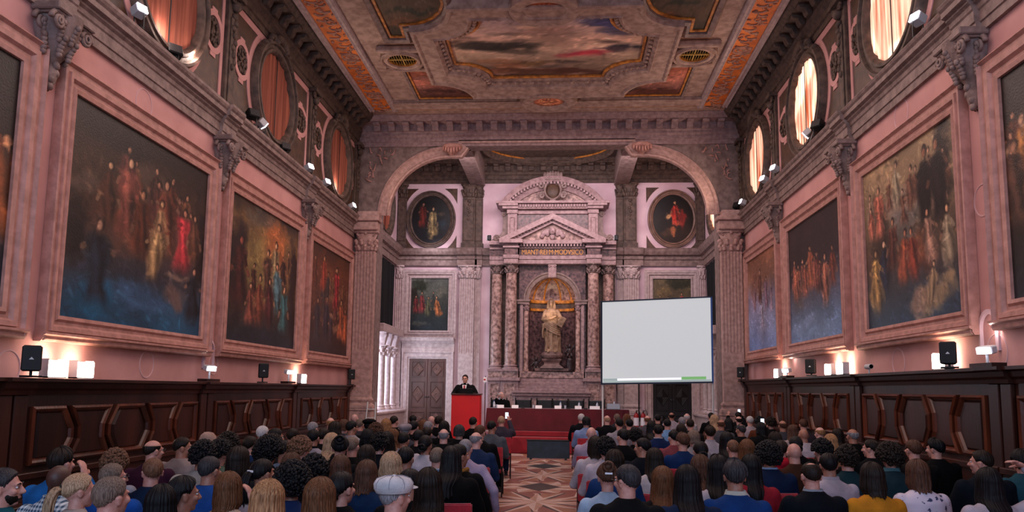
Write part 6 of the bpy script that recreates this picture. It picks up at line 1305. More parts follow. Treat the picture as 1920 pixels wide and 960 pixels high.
# ---------------------------------------------------------------- hair
_hc = {}
TH_BACK = ((0, 128), (40, 122), (68, 104), (90, 92), (108, 96), (124, 76), (150, 58), (180, 52))
def smooth01(x): x = np.clip(x, 0, 1); return x*x*(3-2*x)
def hair_mesh(style, var=0):
    key = (style, var)
    if key in _hc: return _hc[key]
    rs = np.random.RandomState(100+var*17+sum(map(ord, style))); nph, nt = 200, 40
    ph = np.linspace(-PI, PI, nph, endpoint=False); ad = np.abs(np.degrees(ph)); thm = np.radians(np.interp(ad, [a for a, b in TH_BACK], [b for a, b in TH_BACK]))
    thm = thm+np.radians(3.5)*np.convolve(np.tile(rs.randn(nph), 3), np.ones(3)/3, 'same')[nph:2*nph]*(ad < 120)
    th0 = {'short': .012, 'crop': .005, 'quiff': .022, 'medium': .019, 'bob': .018, 'long': .015, 'wavy': .020, 'pony': .012, 'bun': .012, 'curly': .022, 'afro': .05, 'fringe': .010, 'updo': .02, 'thin': .007}[style]
    amp = {'short': .0024, 'crop': .0008, 'quiff': .006, 'medium': .004, 'bob': .004, 'long': .0045, 'wavy': .007, 'pony': .002, 'bun': .002, 'curly': .006, 'afro': .008, 'fringe': .003, 'updo': .004, 'thin': .0015}[style]
    fall = {'bob': .150, 'long': .33, 'wavy': .27, 'medium': .055}.get(style, 0)
    s1 = rs.randn(nph); s2 = rs.randn(nph); s3 = rs.randn(nph)
    k = np.array([.25, .5, .25]); sm = lambda a: np.convolve(np.concatenate([a[-1:], a, a[:1]]), k, 'valid')
    s1, s2 = sm(s1)*.8, sm(s2)*.8; s4 = sm(sm(sm(sm(s3))))*2.0
    lim = 118 if style != 'medium' else 80
    fl = fall*smooth01((lim-ad)/22)*(1+.10*s1*.5); fl += (rs.rand(nph)-.5)*.02*(fl > .01)
    a_, b_, c_ = .0735, .0915, .091; P = []; tt = np.linspace(0, 1, nt)
    tf = .5 if fall > .1 else (.75 if fall else 1.0)
    def surf(t, th):
        # returns arrays over phi
        thend = np.where(fl > .01, np.minimum(thm, math.radians(97)), thm) if fall else thm
        q = min(1, t/tf); theta = .02+(thend-.02)*q; drop = fl*smooth01((t-tf)/(1-tf)*1.0) if t > tf and fall else 0*ph
        fade = np.ones(nph)
        edge = smooth01((1-q)/.16) if not fall else np.where(fl > .01, 1.0, smooth01((1-q)/.16))
        if style in ('short', 'quiff', 'crop', 'thin', 'fringe'): fade = 1-.62*smooth01((np.degrees(theta)-50)/60)
        if style == 'quiff': fade = fade*(1+.6*smooth01((ad-90)/60)*smooth01((60-np.degrees(theta))/40))
        thick = th*fade*edge+amp*(s1*(1-q*.5)+s2*q*.7+s4*.5)*edge*(.5+.5*q)
        if style == 'fringe': thick = thick-.034*smooth01((70-np.degrees(theta))/10)
        if style == 'thin': thick = thick-.024*smooth01((40-np.degrees(theta))/10)*smooth01((120-ad)/40)
        rr = thick; st, ct = np.sin(theta), np.cos(theta)
        x = (a_+rr)*st*np.sin(ph); y = -(b_+rr)*st*np.cos(ph)-.008; z = (c_+rr)*ct+.02
        if fall:
            z = z-drop; back = smooth01((130-ad)/60)
            out = .10*drop if style != 'wavy' else .16*drop
            x = x+np.sin(ph)*out-(.04*smooth01((drop-.16)/.1)*np.sin(ph) if style == 'long' else 0); y = y-np.cos(ph)*out*.6-.085*smooth01((drop-.10)/.12)*back
            if style == 'bob': sc = 1-.22*smooth01((drop-.09)/.06); x = x*sc; y = np.where(drop > .0, y*(1-.08*smooth01((drop-.09)/.06)), y)
            if style in ('wavy',): x = x+.010*np.sin(drop*42+s4*3+ph*3)*smooth01(drop/.08); y = y+.010*np.cos(drop*38+s4*4)*smooth01(drop/.08)
            else: x = x+.003*s2*smooth01(drop/.1); y = y+.004*s1*smooth01(drop/.1)
        return np.stack([x, y, z], -1)
    mb = MB(); rows = [surf(t, th0) for t in tt]; rows += [surf(t, th0-.028) if fall else surf(t, -.012) for t in tt[::-1][:nt-6]]
    mb.grid(rows, closeu=True)
    if style in ('curly', 'afro'):
        R0 = .018 if style == 'curly' else .02; n = 620 if style == 'curly' else 800
        for i in range(n):
            p = rs.rand()*2*PI-PI; tm = np.radians(np.interp(abs(math.degrees(p)), [a for a, b in TH_BACK], [b for a, b in TH_BACK])); ct = 1-rs.rand()*(1-math.cos(tm)); th = math.acos(ct)
            r = th0+(.004 if style == 'curly' else .0)+.014*rs.rand(); e = .007+.010*rs.rand()
            mb.ell(((a_+r)*math.sin(th)*math.sin(p), -(b_+r)*math.sin(th)*math.cos(p)-.008, (c_+r)*ct+.02), (e, e, e*(.8+.5*rs.rand())), 7, 5)
    if style == 'pony':
        for i in range(26):
            o = rs.randn(3)*.010; L = .24+.05*rs.rand(); sw = (rs.rand()-.5)*.05
            mb.tube([(o[0]+sw*u*u, -.105-.05*math.sin(u*2.2)+o[1]-.02*u, .03+o[2]*.6-L*u*u-.01*u) for u in np.linspace(0, 1, 9)], [.006+.008*math.sin(PI*min(1, u*1.1)) for u in np.linspace(0, 1, 9)], 5)
    if style in ('bun', 'updo'):
        c = (0, -.115, -.02) if style == 'bun' else (0, -.085, .09)
        for i in range(34):
            a = rs.rand()*6.28; R = .034+.012*rs.rand(); tl = rs.rand()*1.2-.6
            mb.tube([(c[0]+R*math.cos(q+a), c[1]+.02*math.sin(tl*3)-.01*math.cos(q*2+a)+tl*.02, c[2]+R*math.sin(q+a)*(1-.2*abs(tl))) for q in np.linspace(0, 2.6, 8)], .010, 5)
        mb.ell(c, (.038, .032, .036), 12, 8)
    me = bpy.data.meshes.new('hair'); me.from_pydata(mb.v, [], mb.f); me.shade_smooth(); _hc[key] = me; return me
def hair_material(nm, c1, c2):
    m = bpy.data.materials.new('hair_'+nm); m.use_nodes = True; nt = m.node_tree; N = nt.nodes; K = nt.links; b = N['Principled BSDF']; b.inputs['Roughness'].default_value = .5; b.inputs['Specular IOR Level'].default_value = .16
    tc = N.new('ShaderNodeTexCoord'); mp = N.new('ShaderNodeMapping'); mp.inputs['Scale'].default_value = (130, 130, 8); nz = N.new('ShaderNodeTexNoise'); nz.inputs['Scale'].default_value = 1.6; nz.inputs['Detail'].default_value = 3
    K.new(tc.outputs['Object'], mp.inputs[0]); K.new(mp.outputs[0], nz.inputs['Vector']); r = N.new('ShaderNodeValToRGB'); r.color_ramp.elements[0].position = .36; r.color_ramp.elements[1].position = .66
    r.color_ramp.elements[0].color = lin(c1)+(1,); r.color_ramp.elements[1].color = lin(c2)+(1,); K.new(nz.outputs['Fac'], r.inputs[0]); K.new(r.outputs[0], b.inputs['Base Color'])
    bp = N.new('ShaderNodeBump'); bp.inputs['Strength'].default_value = .55; bp.inputs['Distance'].default_value = .006; K.new(nz.outputs['Fac'], bp.inputs['Height']); K.new(bp.outputs[0], b.inputs['Normal']); return m
HAIR = {k: hair_material(k, a, b) for k, a, b in (('black', '050406', '110f13'), ('dark', '0c0807', '221712'), ('brown', '2c1b13', '57382a'), ('midbrown', '40291d', '785440'), ('auburn', '38200f', '6b442c'), ('ginger', '5d3c26', 'a87c56'), ('blond', '705642', 'b8987a'), ('grey', '4f4c50', '8f8b90'), ('white', '8a8688', 'c4bfc0'), ('salt', '151416', '3a373b'), ('greybrown', '42352e', '7a675c'))}
SKIN = {k: mat('skin_'+k, a, b, 30, .5, .1, 90, spec=.4) for k, a, b in (('fair', 'b98678', 'a9766a'), ('tan', '9a6a58', '8a5c4c'), ('dark', '4a2f28', '3d2620'), ('pale', 'c2958a', 'b0827a'))}
_cm = {}
def cloth(c):
    if c not in _cm:
        if c == 'gingham':
            m = mat('gingham_cloth', '2f6a94'); nt = m.node_tree; N = nt.nodes; K = nt.links; tc = N.new('ShaderNodeTexCoord'); sp = N.new('ShaderNodeSeparateXYZ'); K.new(tc.outputs['Object'], sp.inputs[0]); o = []
            for ax in (0, 2):
                f = N.new('ShaderNodeMath'); f.operation = 'MULTIPLY'; f.inputs[1].default_value = 36; K.new(sp.outputs[ax], f.inputs[0]); g = N.new('ShaderNodeMath'); g.operation = 'FRACT'; K.new(f.outputs[0], g.inputs[0]); h = N.new('ShaderNodeMath'); h.operation = 'GREATER_THAN'; h.inputs[1].default_value = .5; K.new(g.outputs[0], h.inputs[0]); o.append(h)
            ad = N.new('ShaderNodeMath'); ad.operation = 'ADD'; K.new(o[0].outputs[0], ad.inputs[0]); K.new(o[1].outputs[0], ad.inputs[1]); dv = N.new('ShaderNodeMath'); dv.operation = 'DIVIDE'; dv.inputs[1].default_value = 2; K.new(ad.outputs[0], dv.inputs[0])
            r = N.new('ShaderNodeValToRGB'); r.color_ramp.elements[0].color = lin('14405f')+(1,); r.color_ramp.elements[1].color = lin('b9c8d0')+(1,); K.new(dv.outputs[0], r.inputs[0]); K.new(r.outputs[0], N['Principled BSDF'].inputs['Base Color'])
        elif c == 'floral':
            m = mat('floral_cloth', 'b5aab8'); nt = m.node_tree; N = nt.nodes; K = nt.links; tc = N.new('ShaderNodeTexCoord'); v = N.new('ShaderNodeTexVoronoi'); v.inputs['Scale'].default_value = 15; nz = N.new('ShaderNodeTexNoise'); nz.inputs['Scale'].default_value = 45; K.new(tc.outputs['Object'], nz.inputs[0])
            ma = N.new('ShaderNodeVectorMath'); ma.operation = 'MULTIPLY_ADD'; ma.inputs[1].default_value = (.06, .06, .06); K.new(nz.outputs['Color'], ma.inputs[0]); K.new(tc.outputs['Object'], ma.inputs[2]); K.new(ma.outputs[0], v.inputs['Vector'])
            r = N.new('ShaderNodeValToRGB'); r.color_ramp.elements[0].position = .24; r.color_ramp.elements[1].position = .30; r.color_ramp.elements[0].color = lin('2c3354')+(1,); r.color_ramp.elements[1].color = lin('b9aebc')+(1,); K.new(v.outputs['Distance'], r.inputs[0]); K.new(r.outputs[0], N['Principled BSDF'].inputs['Base Color'])
        else:
            L_ = max(int(c[i:i+2], 16) for i in (0, 2, 4)); k_ = .55 if L_ < 50 else 1.0; c0 = c; c = tuple(int(c[i:i+2], 16)/255*k_ for i in (0, 2, 4)); d = tuple(x*.8 for x in c); m = mat('cloth_'+c0, c, d, 5, .9, .25, 90, spec=.08)
            c = c0
        _cm[c] = m
    return _cm[c]
M['eye_white'] = mat('eye_white', 'c9c2c0', rough=.3); M['iris'] = mat('iris', '20140f', rough=.3); M['lip'] = mat('lip', '8a4a44', rough=.5)
_xm = {}
def extra_mesh(kind):
    if kind in _xm: return _xm[kind]
    mb = MB()
    if kind[:3] == 'eye' and kind[3:] in ('+1', '-1'):
        s = int(kind[3:]); mb.ell((s*.031, .0775, .006), (.0115, .009, .0062), 10, 8)
    if kind[:5] == 'pupil':
        s = int(kind[5:]); mb.ell((s*.031, .0852, .006), (.0055, .003, .0055), 8, 6)
    if kind == 'eyebrows':
        for s in (-1, 1): mb.tube([(s*.014, .094, .024), (s*.03, .092, .03), (s*.048, .080, .024)], [.003, .0045, .002], 6)
    if kind == 'glasses':
        for s in (-1, 1):
            mb.tube([(s*.031+.024*math.cos(a), .104-.004*abs(math.cos(a)), .004+.018*math.sin(a)) for a in np.linspace(0, 2*PI, 16, endpoint=False)], .0024, 5, closed=True)
            mb.tube([(s*.055, .102, .008), (s*.078, .06, .01), (s*.082, -.005, .008), (s*.083, -.02, -.006)], .0024, 5)
        mb.tube([(-.008, .106, .008), (.008, .106, .008)], .0024, 5)
    if kind == 'cap':                          # flat cap
        mb.lathe([(.0, .128), (.05, .126), (.09, .112), (.106, .085), (.104, .055), (.09, .03), (.083, .03), (.08, .05)], (0, -.012, 0), 40, sy=1.2); mb.ell((0, .095, .052), (.072, .06, .012), 18, 8); mb.ell((0, -.01, .128), (.014, .014, .008), 10, 6)
    if kind == 'seams':
        for k in range(8):
            a = 2*PI*k/8; mb.tube([(r*math.cos(a), -.012+1.2*r*math.sin(a), z+.002) for r, z in ((.01, .128), (.05, .127), (.09, .113), (.107, .085), (.104, .055))], .0016, 4)
    if kind == 'knit':
        mb.lathe([(.0, .135), (.045, .128), (.08, .09), (.092, .045), (.092, .0), (.094, -.015), (.086, -.02)], (0, -.012, 0), 36, sy=1.18, rfun=lambda a, z: 1+.012*math.sin(a*18))
    if kind == 'beret':
        mb.lathe([(.0, .14), (.07, .138), (.12, .115), (.13, .09), (.11, .06), (.085, .05), (.08, .05)], (0.015, -.02, 0), 36)
    if kind == 'collar':
        mb.frame([(.068*math.cos(a), -.042+.066*math.sin(a)) for a in np.linspace(-PI*1.35, PI*.35, 30)], [(-.002, -.01), (.0, .04), (.006, .045), (.014, .02), (.022, -.008), (.012, -.014)], lambda s, t, h: (s, t, 1.03+h), closed=False)
    if kind == 'lapel':
        mb.frame([(.074*math.cos(a), -.046+.072*math.sin(a)) for a in np.linspace(-PI*1.4, PI*.4, 30)], [(0, -.02), (.0, .022), (.008, .026), (.018, .0), (.03, -.03), (.02, -.03)], lambda s, t, h: (s, t, 1.028+h), closed=False)
    if kind == 'scarf':
        for k in range(3): mb.tube([(.085*math.cos(a)*(1+.05*math.sin(a*5+k)), -.045+.08*math.sin(a), 1.0+.022*k+.01*math.sin(a*3+k)) for a in np.linspace(0, 2*PI, 28, endpoint=False)], .022, 8, closed=True)
    if kind == 'fur':
        rs = random.Random(4)
        for k in range(420):
            a = rs.random()*PI*1.3-PI*1.15; c = (.135*math.cos(a), -.06+.12*math.sin(a), 1.0+.035*rs.random()); d = Vector((math.cos(a)+rs.uniform(-.7, .7), math.sin(a)+rs.uniform(-.7, .7), rs.uniform(-.6, 1.1))).normalized()*.05
            mb.tube([c, tuple(Vector(c)+d)], [.006, .001], 4)
        mb.tube([(.135*math.cos(a), -.06+.12*math.sin(a), 1.015) for a in np.linspace(-PI*1.15, PI*.15, 20)], .03, 8)
    if kind == 'phone': mb.box(-.037, .037, -.005, .005, -.075, .075)
    if kind == 'phone_screen': mb.box(-.033, .033, -.007, -.0052, -.065, .065)
    if kind == 'tie_hair': mb.tube([(.016*math.cos(a), -.112, .03+.016*math.sin(a)) for a in np.linspace(0, 2*PI, 12, endpoint=False)], .007, 6, closed=True)
    if kind == 'clip': mb.box(-.03, .03, -.125, -.113, .03, .045)
    if kind == 'tie': mb.prism([(-.022, .118, 1.0), (.022, .118, 1.0), (.03, .15, .72), (0, .15, .68), (-.03, .15, .72)], (0, .012, 0))
    if kind == 'shirt_front': mb.prism([(-.06, .085, 1.01), (.06, .085, 1.01), (.02, .14, .74), (-.02, .14, .74)], (0, .012, 0))
    if kind == 'beard':
        mb.ell((0, .019, -.050), (.0615, .0715, .062), 20, 12)
    me = bpy.data.meshes.new(kind); me.from_pydata(mb.v, [], mb.f); bm = bmesh.new(); bm.from_mesh(me); bmesh.ops.recalc_face_normals(bm, faces=bm.faces); bm.to_mesh(me); bm.free(); me.shade_smooth(); me.set_sharp_from_angle(angle=.7); _xm[kind] = me; return me
def person(loc, rz, sc, style, hcol, skin, top, kind, yaw=0, pose='lap', lpose='lap', fem=False, pitch=0, extras=(), var=0, legs='1a1a20', label='', group=None, stand=False, detail=True, shoes=False, collar=None, hatc=None):
    t = empty('person', loc, rz); t.scale = (sc, sc, sc); tag(t, label, 'person', group)
    yr = math.radians(yaw); pr = math.radians(pitch)
    mobj('body', body_mesh(yr, pose, lpose, fem, pr, stand), SKIN[skin], t)
    mobj('top' if kind not in ('jacket', 'coat') else kind, top_mesh(pose, lpose, fem, kind, stand), cloth(top), t)
    mobj('trousers', trouser_mesh(stand), cloth(legs), t)
    Q = Matrix.Translation(HC) @ Matrix.Rotation(-yr, 4, 'Z') @ Matrix.Rotation(pr, 4, 'X')
    if style != 'bald':
        h = mobj('hair', hair_mesh(style, var), HAIR[hcol], t); h.matrix_local = Q
    def onhead(kind, m, nm=None):
        o = mobj(nm or kind, extra_mesh(kind), m, t); o.matrix_local = Q; return o
    if detail and abs(yaw) >= 30 or stand:
        [mobj('pupil', extra_mesh('pupil%+d' % s), M['iris'], onhead('eye%+d' % s, M['eye_white'], 'eye')) for s in (-1, 1)]; onhead('eyebrows', HAIR[hcol if style != 'bald' else 'dark'])
    if kind in ('jacket', 'coat'): mobj('lapel', extra_mesh('lapel'), cloth(top), t)
    if collar: mobj('shirt_collar', extra_mesh('collar'), cloth(collar), t)
    for e in extras:
        if e in ('cap', 'knit', 'beret'):
            onhead(e, cloth(hatc or '8a8078'), 'hat')
            if e == 'cap': onhead('seams', cloth('8d8a94'), 'hat_seam')
        elif e == 'glasses': onhead('glasses', M['black'])
        elif e == 'scarf': mobj('scarf', extra_mesh('scarf'), cloth('8a6230'), t)
        elif e == 'fur': mobj('fur_hood', extra_mesh('fur'), cloth('9a8a94'), t)
        elif e == 'tie_hair': onhead('tie_hair', M['black'], 'hair_tie')
        elif e == 'clip': onhead('clip', M['paper'], 'hair_clip')
        elif e == 'beard': onhead('beard', HAIR['dark'])
        elif e == 'tie': mobj('shirt_front', extra_mesh('shirt_front'), M['paper'], t); mobj('tie', extra_mesh('tie'), M['ext_red'], t)
    if shoes:
        for s in (-1, 1):
            o = mobj('shoe', shoe_mesh(), M['leather'], t); o.location = (s*.118, .47, -.47 if stand else 0)
    return t
def phone_thing(p, lab, rz=0.0):
    t = tag(empty('phone', p, rz), lab, 'phone'); mobj('case', extra_mesh('phone'), M['black'], t); mobj('screen', extra_mesh('phone_screen'), M['phone_glow'], t); return t
M['phone_glow'] = glow('phone_screen', 'cfe4ff', 1.2)
# ---------------------------------------------------------------- chairs
M['seat_red'] = mat('red_chair_fabric', 'b01c2a', '8f1522', 10, .7, .2, 80, sheen=.3); M['chair_metal'] = mat('black_chair_frame', '121214', rough=.4)
def make_chair():
    t = empty('conference_chair'); MB().box(-.215, .215, -.2, .24, .40, .455).build('seat', M['seat_red'], t, bevel=.02, seg=2, smooth=50)
    mb = MB(); P = []
    for d in (0, .045):
        P.append([[(x, -.285+.03*(1-(x/.21)**2)*-1-d*-1+.0-.10*(z-.54), z) for x in np.linspace(-.215, .215, 11)] for z in (.52, .58, .70, .80, .85)])
    mb.grid(P[0]); mb.grid(P[1])
    a, b = P
    for i in range(10): mb.add([a[0][i], a[0][i+1], b[0][i+1], b[0][i]], [(0, 1, 2, 3)]); mb.add([a[-1][i], a[-1][i+1], b[-1][i+1], b[-1][i]], [(0, 1, 2, 3)])
    for j in range(4): mb.add([a[j][0], a[j+1][0], b[j+1][0], b[j][0]], [(0, 1, 2, 3)]); mb.add([a[j][-1], a[j+1][-1], b[j+1][-1], b[j][-1]], [(0, 1, 2, 3)])
    mb.build('backrest', M['seat_red'], t, bevel=.012, seg=2, smooth=50)
    for s in (-1, 1):
        MB().tube([(s*.2, -.26, 0), (s*.2, -.22, .42), (s*.2, -.25, .56)], .012, 8).build('rear_leg', M['chair_metal'], t); MB().tube([(s*.2, .2, 0), (s*.2, .2, .42)], .012, 8).build('front_leg', M['chair_metal'], t); MB().tube([(s*.2, -.22, .41), (s*.2, .22, .41)], .012, 8).build('side_rail', M['chair_metal'], t)
    return t
